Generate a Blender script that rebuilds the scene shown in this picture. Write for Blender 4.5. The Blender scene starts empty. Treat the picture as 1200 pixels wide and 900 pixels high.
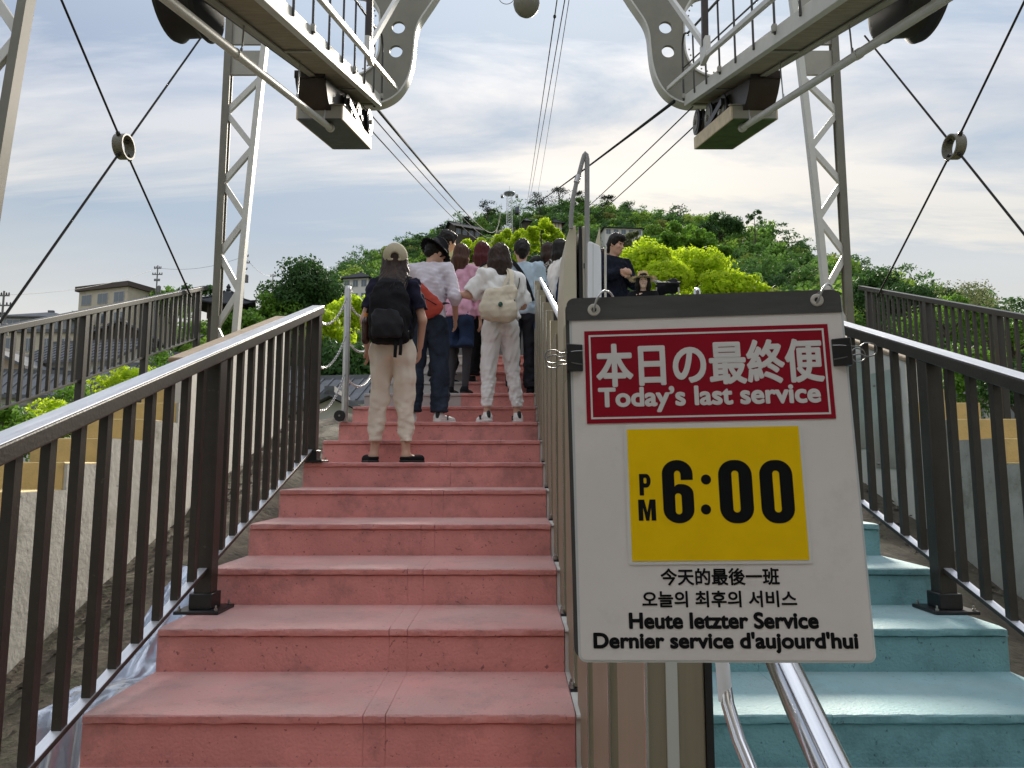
import bpy, math, random
import numpy as np
from mathutils import Vector, Matrix, noise as mnoise

# ------------------------------------------------------------------ camera, world, sun, exposure
SC = bpy.context.scene
COL = SC.collection
E = 1.6                                   # eye height above the foot of the stairs
PITCH = math.radians(6.5)
F = 832.0 / 1200.0
cam_d = bpy.data.cameras.new('camera')
cam_d.sensor_width = 36.0
cam_d.lens = 36.0 * F
cam_d.clip_start = 0.02
cam_d.clip_end = 3000.0
cam = bpy.data.objects.new('camera', cam_d)
COL.objects.link(cam)
cam.location = (0, 0, E)
cam.rotation_euler = (math.pi / 2 + PITCH, 0, 0)
SC.camera = cam

SUN_EL, SUN_AZ = math.radians(26), math.radians(10)      # azimuth measured from +Y towards +X
world = bpy.data.worlds.new('World')
SC.world = world
world.use_nodes = True
def build_world():
    nt = world.node_tree; N = nt.nodes; L = nt.links
    N.clear()
    out = N.new('ShaderNodeOutputWorld')
    bg = N.new('ShaderNodeBackground')
    L.new(bg.outputs[0], out.inputs[0])
    bg.inputs[1].default_value = 0.1
    sky = N.new('ShaderNodeTexSky')
    sky.sky_type = 'NISHITA'
    sky.sun_disc = False
    sky.sun_elevation = SUN_EL
    sky.sun_rotation = SUN_AZ
    sky.air_density = 1.3
    sky.dust_density = 1.6
    sky.ozone_density = 2.0
    tc = N.new('ShaderNodeTexCoord')
    sep = N.new('ShaderNodeSeparateXYZ')
    L.new(tc.outputs['Generated'], sep.inputs[0])
    # project the view direction on to a flat cloud layer
    def math_(op, a, b=None, clamp=False):
        n = N.new('ShaderNodeMath'); n.operation = op; n.use_clamp = clamp
        for i, v in enumerate((a, b)):
            if v is None: continue
            if isinstance(v, (int, float)): n.inputs[i].default_value = v
            else: L.new(v, n.inputs[i])
        return n.outputs[0]
    zc = math_('MAXIMUM', sep.outputs[2], 0.0)
    den = math_('ADD', zc, 0.22)
    u = math_('DIVIDE', sep.outputs[0], den)
    v = math_('DIVIDE', sep.outputs[1], den)
    cmb = N.new('ShaderNodeCombineXYZ')
    L.new(u, cmb.inputs[0]); L.new(v, cmb.inputs[1])
    mp = N.new('ShaderNodeMapping')
    mp.inputs['Rotation'].default_value = (0, 0, math.radians(35))
    mp.inputs['Scale'].default_value = (0.6, 2.2, 1)
    mp.inputs['Location'].default_value = (1.2, 4.4, 0)
    L.new(cmb.outputs[0], mp.inputs[0])
    n1 = N.new('ShaderNodeTexNoise')
    n1.inputs['Scale'].default_value = 0.95
    n1.inputs['Detail'].default_value = 10
    n1.inputs['Roughness'].default_value = 0.62
    n1.inputs['Distortion'].default_value = 0.5
    L.new(mp.outputs[0], n1.inputs['Vector'])
    r1 = N.new('ShaderNodeValToRGB')
    r1.color_ramp.elements[0].position = 0.44
    r1.color_ramp.elements[0].color = (0.40, 0.40, 0.40, 1)
    r1.color_ramp.elements[1].position = 0.585
    r1.color_ramp.elements[1].color = (0.97, 0.97, 0.97, 1)
    L.new(n1.outputs[0], r1.inputs[0])
    n2 = N.new('ShaderNodeTexNoise')
    n2.inputs['Scale'].default_value = 1.7
    n2.inputs['Detail'].default_value = 6
    L.new(mp.outputs[0], n2.inputs['Vector'])
    # direction towards the sun: a cloud veil lights up round it
    sd = (math.sin(SUN_AZ) * math.cos(SUN_EL), math.cos(SUN_AZ) * math.cos(SUN_EL), math.sin(SUN_EL))
    dot = N.new('ShaderNodeVectorMath'); dot.operation = 'DOT_PRODUCT'
    L.new(tc.outputs['Generated'], dot.inputs[0]); dot.inputs[1].default_value = sd
    glow = math_('POWER', math_('MAXIMUM', dot.outputs['Value'], 0.0), 16.0)
    tone = N.new('ShaderNodeMix'); tone.data_type = 'RGBA'
    tone.inputs['A'].default_value = (4.15, 4.42, 4.95, 1)
    tone.inputs['B'].default_value = (6.2, 6.3, 6.55, 1)
    L.new(n2.outputs[0], tone.inputs['Factor'])
    # thick veil: brighter overhead than at the horizon, warmer low down
    zen = N.new('ShaderNodeMix'); zen.data_type = 'RGBA'; zen.blend_type = 'MULTIPLY'
    zen.inputs['Factor'].default_value = 1.0
    zr = N.new('ShaderNodeValToRGB')
    zr.color_ramp.elements[0].position = 0.0
    zr.color_ramp.elements[0].color = (0.275, 0.254, 0.215, 1)
    zr.color_ramp.elements[1].position = 1.0
    zr.color_ramp.elements[1].color = (0.8, 0.8, 0.8, 1)
    e2 = zr.color_ramp.elements.new(0.44); e2.color = (0.255, 0.256, 0.260, 1)
    e4 = zr.color_ramp.elements.new(0.27); e4.color = (0.275, 0.262, 0.234, 1)
    e3 = zr.color_ramp.elements.new(0.66); e3.color = (0.42, 0.42, 0.425, 1)
    L.new(zc, zr.inputs[0])
    L.new(tone.outputs['Result'], zen.inputs['A'])
    vs = N.new('ShaderNodeVectorMath'); vs.operation = 'SCALE'; vs.inputs['Scale'].default_value = 2.05
    L.new(zr.outputs[0], vs.inputs[0])
    L.new(vs.outputs[0], zen.inputs['B'])
    gl = N.new('ShaderNodeMix'); gl.data_type = 'RGBA'; gl.blend_type = 'ADD'
    gl.inputs['B'].default_value = (3.4, 2.5, 1.15, 1)
    gf = math_('MULTIPLY', glow, 0.36)
    L.new(gf, gl.inputs['Factor'])
    L.new(zen.outputs['Result'], gl.inputs['A'])
    skyd = N.new('ShaderNodeMix'); skyd.data_type = 'RGBA'; skyd.blend_type = 'MULTIPLY'
    skyd.inputs['Factor'].default_value = 1.0
    skyd.inputs['B'].default_value = (0.22, 0.28, 0.335, 1)
    dim = N.new('ShaderNodeVectorMath'); dim.operation = 'MINIMUM'      # the veil keeps the sun's surroundings from glaring
    L.new(sky.outputs[0], dim.inputs[0]); dim.inputs[1].default_value = (4.6, 5.6, 6.8)
    L.new(dim.outputs[0], skyd.inputs['A'])
    mix = N.new('ShaderNodeMix'); mix.data_type = 'RGBA'
    hz = N.new('ShaderNodeMapRange'); hz.interpolation_type = 'SMOOTHSTEP'       # seen low down the veil closes up
    hz.inputs['From Min'].default_value = 0.14; hz.inputs['From Max'].default_value = 0.46
    hz.inputs['To Min'].default_value = 0.85; hz.inputs['To Max'].default_value = 0.0
    L.new(zc, hz.inputs[0])
    L.new(math_('MAXIMUM', r1.outputs[0], hz.outputs[0]), mix.inputs['Factor'])
    L.new(skyd.outputs['Result'], mix.inputs['A'])
    L.new(gl.outputs['Result'], mix.inputs['B'])
    L.new(mix.outputs['Result'], bg.inputs[0])
build_world()

sun_d = bpy.data.lights.new('sun', 'SUN')
sun_d.energy = 3.4
sun_d.angle = math.radians(12)
sun_d.color = (1.0, 0.92, 0.79)
sun = bpy.data.objects.new('sun', sun_d)
COL.objects.link(sun)
sun.rotation_euler = (math.pi / 2 - SUN_EL, 0, math.pi - SUN_AZ)
sun.location = (20, 60, 60)

vs = SC.view_settings
vs.view_transform = 'Standard'
vs.look = 'None'
vs.exposure = 1.45
vs.gamma = 1.0
vs.use_curve_mapping = False
SC.cycles.use_denoising = True
SC.cycles.max_bounces = 6
SC.cycles.transparent_max_bounces = 8

# ------------------------------------------------------------------ measuring
CP, SP = math.cos(PITCH), math.sin(PITCH)
def at(px, py, Y):
    """world point at distance Y along the stairs that stands at a place measured in the photograph"""
    dx = (px - 600.0) / 832.0
    dy = -(py - 450.0) / 832.0
    k = Y / (CP - dy * SP)
    return Vector((dx * k, Y, E + (SP + dy * CP) * k))

TAN = 0.17 / 0.49                         # pitch of the stairs and of the cableway
def nose(Y):                              # height of the line through the step edges
    return E - 1.697 + TAN * Y
CX = 0.2875                               # the middle line of the station
def mx(x, s):                             # s=-1: the pink side; s=+1: its mirror image on the blue side
    return x if s < 0 else 2 * CX - x

# ------------------------------------------------------------------ materials
MATS = {}
def mat(name, col, rough=0.6, metal=0.0, var=0.0, vscale=6.0, bump=0.0, bscale=40.0, spec=0.5, stain=None, sscale=2.0,
        sfrom=0.5, sto=0.75, trans=0.0, coat=0.0, stretch=None, rvar=0.0, obj=True, dust_sheen=None, speck=None):
    if name in MATS: return MATS[name]
    m = bpy.data.materials.new(name); m.use_nodes = True
    nt = m.node_tree; N = nt.nodes; L = nt.links
    b = N['Principled BSDF']; out = N['Material Output']
    b.inputs['Base Color'].default_value = (*col, 1)
    b.inputs['Roughness'].default_value = rough
    b.inputs['Metallic'].default_value = metal
    b.inputs['Specular IOR Level'].default_value = spec
    if coat:
        b.inputs['Coat Weight'].default_value = coat
        b.inputs['Coat Roughness'].default_value = 0.12
    tc = N.new('ShaderNodeTexCoord')
    vec = tc.outputs['Object']
    if not obj:
        geo = N.new('ShaderNodeNewGeometry'); vec = geo.outputs['Position']
    if stretch:
        mp = N.new('ShaderNodeMapping'); mp.inputs['Scale'].default_value = stretch
        L.new(vec, mp.inputs[0]); vec = mp.outputs[0]
    csock = None
    if var:
        n = N.new('ShaderNodeTexNoise'); n.inputs['Scale'].default_value = vscale
        n.inputs['Detail'].default_value = 8; n.inputs['Roughness'].default_value = 0.65
        L.new(vec, n.inputs['Vector'])
        mr = N.new('ShaderNodeMapRange')
        mr.inputs['From Min'].default_value = 0.3; mr.inputs['From Max'].default_value = 0.7
        mr.inputs['To Min'].default_value = 1 - var; mr.inputs['To Max'].default_value = 1 + var
        L.new(n.outputs[0], mr.inputs[0])
        vm = N.new('ShaderNodeVectorMath'); vm.operation = 'SCALE'
        vm.inputs[0].default_value = col
        L.new(mr.outputs[0], vm.inputs['Scale'])
        csock = vm.outputs[0]
        if rvar:
            mr2 = N.new('ShaderNodeMapRange')
            mr2.inputs['From Min'].default_value = 0.3; mr2.inputs['From Max'].default_value = 0.7
            mr2.inputs['To Min'].default_value = max(0.02, rough - rvar); mr2.inputs['To Max'].default_value = rough + rvar
            L.new(n.outputs[0], mr2.inputs[0]); L.new(mr2.outputs[0], b.inputs['Roughness'])
    if stain:
        n2 = N.new('ShaderNodeTexNoise'); n2.inputs['Scale'].default_value = sscale
        n2.inputs['Detail'].default_value = 10; n2.inputs['Roughness'].default_value = 0.72
        L.new(vec, n2.inputs['Vector'])
        mr = N.new('ShaderNodeMapRange')
        mr.inputs['From Min'].default_value = sfrom; mr.inputs['From Max'].default_value = sto
        L.new(n2.outputs[0], mr.inputs[0])
        mx_ = N.new('ShaderNodeMix'); mx_.data_type = 'RGBA'
        mx_.inputs['A'].default_value = (*col, 1); mx_.inputs['B'].default_value = (*stain, 1)
        if csock is not None: L.new(csock, mx_.inputs['A'])
        L.new(mr.outputs[0], mx_.inputs['Factor'])
        csock = mx_.outputs['Result']
    if speck:                                            # chips and grit
        scol, ssc, sfr, sto_ = speck
        n6 = N.new('ShaderNodeTexNoise'); n6.inputs['Scale'].default_value = ssc; n6.inputs['Detail'].default_value = 4; n6.inputs['Roughness'].default_value = 0.6
        L.new(vec, n6.inputs['Vector'])
        m7 = N.new('ShaderNodeMapRange'); m7.inputs['From Min'].default_value = sfr; m7.inputs['From Max'].default_value = sto_; m7.inputs['To Max'].default_value = 0.8
        L.new(n6.outputs[0], m7.inputs[0])
        mx3 = N.new('ShaderNodeMix'); mx3.data_type = 'RGBA'; mx3.inputs['B'].default_value = (*scol, 1); mx3.inputs['A'].default_value = (*col, 1)
        L.new(m7.outputs[0], mx3.inputs['Factor'])
        if csock is not None: L.new(csock, mx3.inputs['A'])
        csock = mx3.outputs['Result']
    if dust_sheen:                                             # Dust plus sky sheen, both put into the colour of what faces up
        dcol, damt = dust_sheen
        gn = N.new('ShaderNodeNewGeometry'); sp_ = N.new('ShaderNodeSeparateXYZ'); L.new(gn.outputs['Normal'], sp_.inputs[0])
        n4 = N.new('ShaderNodeTexNoise'); n4.inputs['Scale'].default_value = 2.2; n4.inputs['Detail'].default_value = 9; n4.inputs['Roughness'].default_value = 0.7
        L.new(vec, n4.inputs['Vector'])
        m5 = N.new('ShaderNodeMapRange'); m5.inputs['From Min'].default_value = 0.32; m5.inputs['From Max'].default_value = 0.68
        m5.inputs['To Min'].default_value = damt * 0.35; m5.inputs['To Max'].default_value = damt
        L.new(n4.outputs[0], m5.inputs[0])
        m6 = N.new('ShaderNodeMath'); m6.operation = 'MULTIPLY'; m6.use_clamp = True
        L.new(sp_.outputs[2], m6.inputs[0]); L.new(m5.outputs[0], m6.inputs[1])
        mx2 = N.new('ShaderNodeMix'); mx2.data_type = 'RGBA'; mx2.inputs['B'].default_value = (*dcol, 1); mx2.inputs['A'].default_value = (*col, 1)
        L.new(m6.outputs[0], mx2.inputs['Factor'])
        if csock is not None: L.new(csock, mx2.inputs['A'])
        csock = mx2.outputs['Result']
    if csock is not None: L.new(csock, b.inputs['Base Color'])
    if bump:
        n3 = N.new('ShaderNodeTexNoise'); n3.inputs['Scale'].default_value = bscale
        n3.inputs['Detail'].default_value = 8
        L.new(vec, n3.inputs['Vector'])
        bp = N.new('ShaderNodeBump'); bp.inputs['Strength'].default_value = bump
        bp.inputs['Distance'].default_value = 0.01
        L.new(n3.outputs[0], bp.inputs['Height']); L.new(bp.outputs[0], b.inputs['Normal'])
    if trans:
        tr = N.new('ShaderNodeBsdfTranslucent'); tr.inputs[0].default_value = (*col, 1)
        if csock is not None: L.new(csock, tr.inputs[0])
        ms = N.new('ShaderNodeMixShader'); ms.inputs[0].default_value = trans
        L.new(b.outputs[0], ms.inputs[1]); L.new(tr.outputs[0], ms.inputs[2]); L.new(ms.outputs[0], out.inputs[0])
    MATS[name] = m
    return m

def leaf_mat(name, cols, trans=0.35):
    """foliage: every tree (attribute 'tint') takes its own green out of the list"""
    m = bpy.data.materials.new(name); m.use_nodes = True
    nt = m.node_tree; N = nt.nodes; L = nt.links
    b = N['Principled BSDF']; out = N['Material Output']
    at_ = N.new('ShaderNodeAttribute'); at_.attribute_name = 'tint'
    rp = N.new('ShaderNodeValToRGB')
    el = rp.color_ramp.elements
    while len(el) < len(cols): el.new(0.5)
    for i, c in enumerate(cols):
        el[i].position = i / max(1, len(cols) - 1); el[i].color = (*c, 1)
    L.new(at_.outputs['Fac'], rp.inputs[0])
    geo = N.new('ShaderNodeNewGeometry')
    n = N.new('ShaderNodeTexNoise'); n.inputs['Scale'].default_value = 1.3; n.inputs['Detail'].default_value = 6
    L.new(geo.outputs['Position'], n.inputs['Vector'])
    mr = N.new('ShaderNodeMapRange'); mr.inputs['From Min'].default_value = 0.3; mr.inputs['From Max'].default_value = 0.7
    mr.inputs['To Min'].default_value = 0.7; mr.inputs['To Max'].default_value = 1.3
    L.new(n.outputs[0], mr.inputs[0])
    vm = N.new('ShaderNodeVectorMath'); vm.operation = 'SCALE'
    L.new(rp.outputs[0], vm.inputs[0]); L.new(mr.outputs[0], vm.inputs['Scale'])
    L.new(vm.outputs[0], b.inputs['Base Color'])
    b.inputs['Roughness'].default_value = 0.6
    b.inputs['Specular IOR Level'].default_value = 0.25
    tr = N.new('ShaderNodeBsdfTranslucent'); L.new(vm.outputs[0], tr.inputs[0])
    ms = N.new('ShaderNodeMixShader'); ms.inputs[0].default_value = trans
    L.new(b.outputs[0], ms.inputs[1]); L.new(tr.outputs[0], ms.inputs[2]); L.new(ms.outputs[0], out.inputs[0])
    MATS[name] = m
    return m

# ------------------------------------------------------------------ mesh helpers
def props(o, label=None, cat=None, group=None, kind=None):
    if label: o['label'] = label
    if cat: o['category'] = cat
    if group: o['group'] = group
    if kind: o['kind'] = kind
    return o
def empty(name, loc=(0, 0, 0), label=None, cat=None, group=None, rz=0.0):
    o = bpy.data.objects.new(name, None)
    COL.objects.link(o)
    o.location = loc; o.rotation_euler = (0, 0, rz)
    o.empty_display_size = 0.1
    return props(o, label, cat, group)
def link(name, me, parent=None, loc=None):
    o = bpy.data.objects.new(name, me)
    COL.objects.link(o)
    if parent is not None: o.parent = parent
    if loc is not None: o.location = loc
    return o
def ploc(o):
    """where an unrotated parent stands in the world"""
    p = Vector((0, 0, 0))
    while o is not None: p += o.location; o = o.parent
    return p
def put(name, me, parent, loc):
    """a piece with shared mesh data at a world place under an unrotated parent"""
    return link(name, me, parent, Vector(loc) - ploc(parent))

class MB:
    def __init__(s): s.v = []; s.f = []
    def add(s, vs, fs):
        k = len(s.v); s.v += [tuple(p) for p in vs]; s.f += [tuple(i + k for i in q) for q in fs]; return s
    def box(s, x0, x1, y0, y1, z0, z1):
        return s.add([(x0,y0,z0),(x1,y0,z0),(x1,y1,z0),(x0,y1,z0),(x0,y0,z1),(x1,y0,z1),(x1,y1,z1),(x0,y1,z1)],
                     [(0,3,2,1),(4,5,6,7),(0,1,5,4),(1,2,6,5),(2,3,7,6),(3,0,4,7)])
    def bar(s, a, b, w, h, up=(0, 0, 1)):
        a, b = Vector(a), Vector(b); d = (b - a).normalized(); up = Vector(up)
        if abs(d.dot(up)) > 0.999: up = Vector((0, 1, 0))
        sx = d.cross(up).normalized(); sz = sx.cross(d).normalized()
        vs = []
        for p in (a, b):
            for i, j in ((-1,-1),(1,-1),(1,1),(-1,1)): vs.append(p + sx * (i * w / 2) + sz * (j * h / 2))
        return s.add(vs, [(0,1,2,3),(7,6,5,4),(0,4,5,1),(1,5,6,2),(2,6,7,3),(3,7,4,0)])
    def tube(s, pts, r, n=10, caps=True, radii=None):
        pts = [Vector(p) for p in pts]; m = len(pts)
        tan = []
        for i in range(m):
            a = pts[max(0, i - 1)]; b = pts[min(m - 1, i + 1)]
            tan.append((b - a).normalized())
        t0 = tan[0]; ref = Vector((0, 0, 1)) if abs(t0.z) < 0.9 else Vector((1, 0, 0))
        nx = t0.cross(ref).normalized(); vs = []
        for i in range(m):
            nx = (nx - tan[i] * nx.dot(tan[i])).normalized(); ny = tan[i].cross(nx)
            rr = radii[i] if radii else r
            for k in range(n):
                a = 2 * math.pi * k / n
                vs.append(pts[i] + (nx * math.cos(a) + ny * math.sin(a)) * rr)
        fs = [(i*n+k, i*n+(k+1)%n, (i+1)*n+(k+1)%n, (i+1)*n+k) for i in range(m-1) for k in range(n)]
        if caps: fs += [tuple(range(n-1, -1, -1)), tuple((m-1)*n+k for k in range(n))]
        return s.add(vs, fs)
    def lathe(s, prof, c=(0, 0, 0), axis='z', n=20, M=None):
        vs = []
        for r, z in prof:
            for k in range(n):
                a = 2 * math.pi * k / n; x, y = r * math.cos(a), r * math.sin(a)
                p = Vector((x, y, z)) if axis == 'z' else Vector((z, x, y)) if axis == 'x' else Vector((y, z, x))
                if M is not None: p = M @ p
                vs.append(p + Vector(c))
        m = len(prof)
        fs = [(i*n+k, i*n+(k+1)%n, (i+1)*n+(k+1)%n, (i+1)*n+k) for i in range(m-1) for k in range(n)]
        fs += [tuple(range(n-1, -1, -1)), tuple((m-1)*n+k for k in range(n))]
        return s.add(vs, fs)
    def prism(s, poly, fn0, fn1):
        """a flat outline (list of 2-tuples) set out by fn0 and fn1 on its two faces"""
        n = len(poly)
        vs = [fn0(*p) for p in poly] + [fn1(*p) for p in poly]
        fs = [tuple(range(n)), tuple(range(2*n-1, n-1, -1))] + [(i, n+i, n+(i+1)%n, (i+1)%n) for i in range(n)]
        return s.add(vs, fs)
    def sheet(s, grid):
        """grid[i][j] of points"""
        m, n = len(grid), len(grid[0])
        return s.add([p for r in grid for p in r], [(i*n+j, i*n+j+1, (i+1)*n+j+1, (i+1)*n+j) for i in range(m-1) for j in range(n-1)])
    def mesh(s, name, m, smooth=None, fix=True):
        me = bpy.data.meshes.new(name); me.from_pydata(s.v, [], s.f)
        if fix:
            import bmesh
            bm = bmesh.new(); bm.from_mesh(me); bmesh.ops.recalc_face_normals(bm, faces=bm.faces); bm.to_mesh(me); bm.free()
        if m is not None: me.materials.append(m)
        if smooth is not None:
            me.polygons.foreach_set('use_smooth', [True] * len(me.polygons))
            if smooth < 180: me.set_sharp_from_angle(angle=math.radians(smooth))
        me.update()
        return me
    def build(s, name, m, parent=None, smooth=None, bevel=0.0, seg=1, fix=True, local=False):
        if parent is not None and not local:
            p = ploc(parent); s.v = [(a - p.x, b - p.y, c - p.z) for a, b, c in s.v]
        o = link(name, s.mesh(name, m, smooth, fix), parent)
        if bevel:
            b = o.modifiers.new('bevel', 'BEVEL'); b.width = bevel; b.segments = seg; b.limit_method = 'ANGLE'
            b.harden_normals = False
        return o
def curve_pts(ctrl, n=8):
    """Catmull-Rom through the control points"""
    P = [Vector(p) for p in ctrl]; P = [P[0] * 2 - P[1]] + P + [P[-1] * 2 - P[-2]]
    out = []
    for i in range(1, len(P) - 2):
        for k in range(n):
            t = k / n; a, b, c, d = P[i-1], P[i], P[i+1], P[i+2]
            out.append(0.5 * ((2*b) + (c-a)*t + (2*a-5*b+4*c-d)*t*t + (3*b-a-3*c+d)*t**3))
    out.append(P[-2].copy())
    return out
R = random.Random(7)
# ------------------------------------------------------------------ surface materials
PINK = mat('pink painted concrete', (0.68, 0.285, 0.258), 0.62, var=0.15, vscale=3.0, speck=((0.17, 0.08, 0.07), 48, 0.63, 0.70), bump=0.45, bscale=90, stain=(0.22, 0.12, 0.11), sscale=4, sfrom=0.50, sto=0.80, obj=False, rvar=0.08, dust_sheen=((0.46, 0.37, 0.345), 0.68))
BLUE = mat('turquoise painted concrete', (0.20, 0.40, 0.425), 0.75, var=0.15, vscale=3.0, speck=((0.05, 0.10, 0.11), 48, 0.63, 0.70), bump=0.45, bscale=90, stain=(0.07, 0.15, 0.165), sscale=4, sfrom=0.50, sto=0.80, obj=False, rvar=0.08, dust_sheen=((0.36, 0.42, 0.43), 0.6))
GREYP = mat('grey painted concrete', (0.42, 0.40, 0.39), 0.65, var=0.12, bump=0.2, bscale=100, obj=False)
WHITEP = mat('off white painted concrete', (0.58, 0.57, 0.53), 0.65, var=0.10, bump=0.2, bscale=80, stain=(0.28, 0.24, 0.2), sscale=9, sfrom=0.62, sto=0.85, obj=False)
YELLOWP = mat('ochre painted concrete', (0.60, 0.44, 0.18), 0.7, var=0.14, bump=0.3, bscale=70, stain=(0.30, 0.22, 0.12), sscale=4, sfrom=0.58, sto=0.82, obj=False)
CONC = mat('weathered concrete', (0.42, 0.415, 0.375), 0.85, var=0.18, vscale=2.5, bump=0.35, bscale=30, stain=(0.15, 0.145, 0.11), sscale=2.6, sfrom=0.50, sto=0.74, obj=False, speck=((0.12, 0.11, 0.09), 26, 0.64, 0.72))
CONCW = mat('pale rendered concrete', (0.60, 0.58, 0.53), 0.8, var=0.10, vscale=2.5, bump=0.2, bscale=30, stain=(0.28, 0.25, 0.19), sscale=2.6, sfrom=0.56, sto=0.82, obj=False)
CAPM = mat('brown mortar capping', (0.33, 0.25, 0.17), 0.8, var=0.2, bump=0.4, obj=False)
BROWN = mat('dark brown painted steel', (0.032, 0.027, 0.021), 0.42, var=0.22, vscale=9, bump=0.10, bscale=90, speck=((0.09, 0.075, 0.06), 42, 0.68, 0.75), obj=False, spec=0.5)
BROWN2 = mat('grey brown painted steel', (0.034, 0.030, 0.026), 0.42, var=0.15, vscale=12, obj=False)
CAPST = mat('sky glare rail top', (0.74, 0.75, 0.77), 0.42, metal=0.9, var=0.12, vscale=6, rvar=0.08, obj=False, stretch=(6, 0.6, 0.6))  # bright metal on the brown rails' tops stands in for sky glare
STEEL = mat('brushed stainless steel', (0.30, 0.265, 0.18), 0.5, metal=0.2, var=0.14, vscale=5, rvar=0.06, obj=False, stretch=(8, 8, 0.25))
CHROME = mat('polished steel tube', (0.68, 0.69, 0.71), 0.16, metal=1.0, var=0.04, obj=False)
GALV = mat('satin steel', (0.50, 0.50, 0.49), 0.38, metal=0.85, var=0.15, obj=False)
BLACKM = mat('black coated steel', (0.014, 0.014, 0.015), 0.4, var=0.2, obj=False)
CREAM = mat('cream enamel', (0.50, 0.46, 0.34), 0.4, var=0.05, obj=False)
WHITEE = mat('white enamel', (0.78, 0.80, 0.82), 0.3, var=0.03, obj=False)
RUBBER = mat('black rubber', (0.012, 0.012, 0.012), 0.6)
DIRT = mat('dry dirt', (0.085, 0.070, 0.050), 0.95, var=0.45, vscale=5, bump=1.0, bscale=22, stain=(0.055, 0.06, 0.03), sscale=3, sfrom=0.5, sto=0.7, obj=False)
BOLT = mat('zinc bolt', (0.38, 0.37, 0.34), 0.35, metal=0.9)

# ------------------------------------------------------------------ staircases
def step_y(n): return 2.49 + 0.49 * n
def step_z(n): return E - 0.833 + 0.17 * n
def step_block(x0, x1, n, back, depth, m, name, parent, rr, lip=0.028):
    Y, Z = step_y(n), step_z(n)
    prof = [(Y + back + 0.012, Z - depth), (Y + 0.012, Z - depth), (Y + 0.012, Z - lip - 0.006), (Y + 0.018, Z - lip - 0.004), (Y + 0.018, Z - lip), (Y + 0.002, Z - lip),
            (Y, Z - lip + 0.004), (Y, Z - 0.005), (Y + 0.004, Z), (Y + 0.06, Z + 0.0005), (Y + back + 0.012, Z)]
    k = max(2, int((x1 - x0) / 0.035)); b = MB(); vs = []
    for i in range(k + 1):
        x = x0 + (x1 - x0) * i / k
        for j, (y, z) in enumerate(prof):
            w = 0.0018 if j in (5, 6, 7, 8) else 0.0008 if j in (2, 9) else 0
            end = 0.0035 if ((i == 0 and x0 < -1.4) or (i == k and x1 > 2.0)) and j in (6, 7, 8) else 0.0008 if i in (0, k) and j in (6, 7, 8) else 0
            vs.append((x + (end if i == 0 else -end if i == k else 0), y + rr.uniform(-w, w) + end, z + rr.uniform(-w, w) * 0.8 - end))
    p = len(prof)
    fs = [(i*p+j, i*p+(j+1) % p, (i+1)*p+(j+1) % p, (i+1)*p+j) for i in range(k) for j in range(p)]
    fs += [tuple(range(p)), tuple(k*p+j for j in range(p-1, -1, -1))]
    b.add(vs, fs)
    return b.build(name, m, parent, smooth=30)
def staircase(name, cuts, m, label, grey):
    x0 = cuts[0]
    root = empty(name, (x0, step_y(-5), step_z(-5) - 0.17), label, 'staircase')
    rr = random.Random(3)
    for n in range(-5, 14):
        back = 0.49 if n < 13 else 1.45
        for i, (xa, xb) in enumerate(zip(cuts, cuts[1:])):
            step_block(xa + (0.0005 if i else 0), xb - (0.0005 if i < len(cuts) - 2 else 0), n, back, 1.1 if n > -4 else 0.5, GREYP if (grey and n >= 9 and i == 0) else m, 'step', root, rr)
    return root
staircase('pink_staircase', (-1.445, -0.50, -0.425, 0.213), PINK, 'long pink painted concrete staircase the queue is standing on', True)
staircase('blue_staircase', (0.362, 1.0, 1.075, 2.02), BLUE, 'turquoise painted concrete staircase behind and beside the hanging notice', False)

# end barrier of the upper landing
rt = empty('platform_barrier', (CX, 10.25, step_z(13)), 'dark grey metal barrier closing the top landing behind the queue', 'barrier')
DG = mat('dark grey sheet metal', (0.10, 0.10, 0.10), 0.5, var=0.1, obj=False)
for i in range(4):
    xa = -1.42 + i * 0.86
    MB().box(xa, xa + 0.85, 10.24, 10.27, step_z(13) + 0.06, step_z(13) + 0.72).build('panel', DG, rt, bevel=0.004)
for i in range(5):
    xa = -1.43 + i * 0.86
    MB().box(xa - 0.02, xa + 0.02, 10.275, 10.315, step_z(13) + 0.001, step_z(13) + 0.78).build('post', BLACKM, rt)

# ------------------------------------------------------------------ centre partition: one steel panel for each step
part = empty('gate_partition', (CX, step_y(-3), step_z(-3)), 'row of brushed steel panels stepping up between the pink and turquoise stairs', 'partition')
rr = random.Random(5)
pan = MB().box(-0.057, 0.045, -0.012, 0.33, 0.012, 1.19).mesh('panel', STEEL)
glint = MB().box(-0.0595, -0.0545, -0.02, -0.0125, 0.03, 1.188).mesh('edge_glint', mat('bright edge glint', (0.72, 0.71, 0.66), 0.25, metal=0.9))  # bright strip stands in for the glint along a panel's edge
slot = MB()
pl = [(-0.012 + 0.010 * math.cos(a), 0.62 + 0.010 * math.sin(a)) for a in [math.pi + i * math.pi / 8 for i in range(9)]] + [(-0.002, 1.1), (-0.022, 1.1)]
slot.prism(pl, lambda x, z: (x, -0.0155, z), lambda x, z: (x, -0.0125, z))
slot = slot.mesh('slot_cover', mat('pale grey slot cover', (0.55, 0.56, 0.52), 0.4))
gask = MB().box(0.0455, 0.058, -0.016, 0.20, 0.014, 1.185).mesh('gasket', RUBBER)
foot = MB().box(-0.072, 0.05, -0.03, 0.04, 0.0008, 0.0118).mesh('foot_plate', BLACKM)
bolt = MB().lathe([(0.0085, 0.0), (0.0085, 0.009), (0.0045, 0.009), (0.0045, 0.02), (0.003, 0.022)], n=6).mesh('bolt', BOLT)
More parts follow.
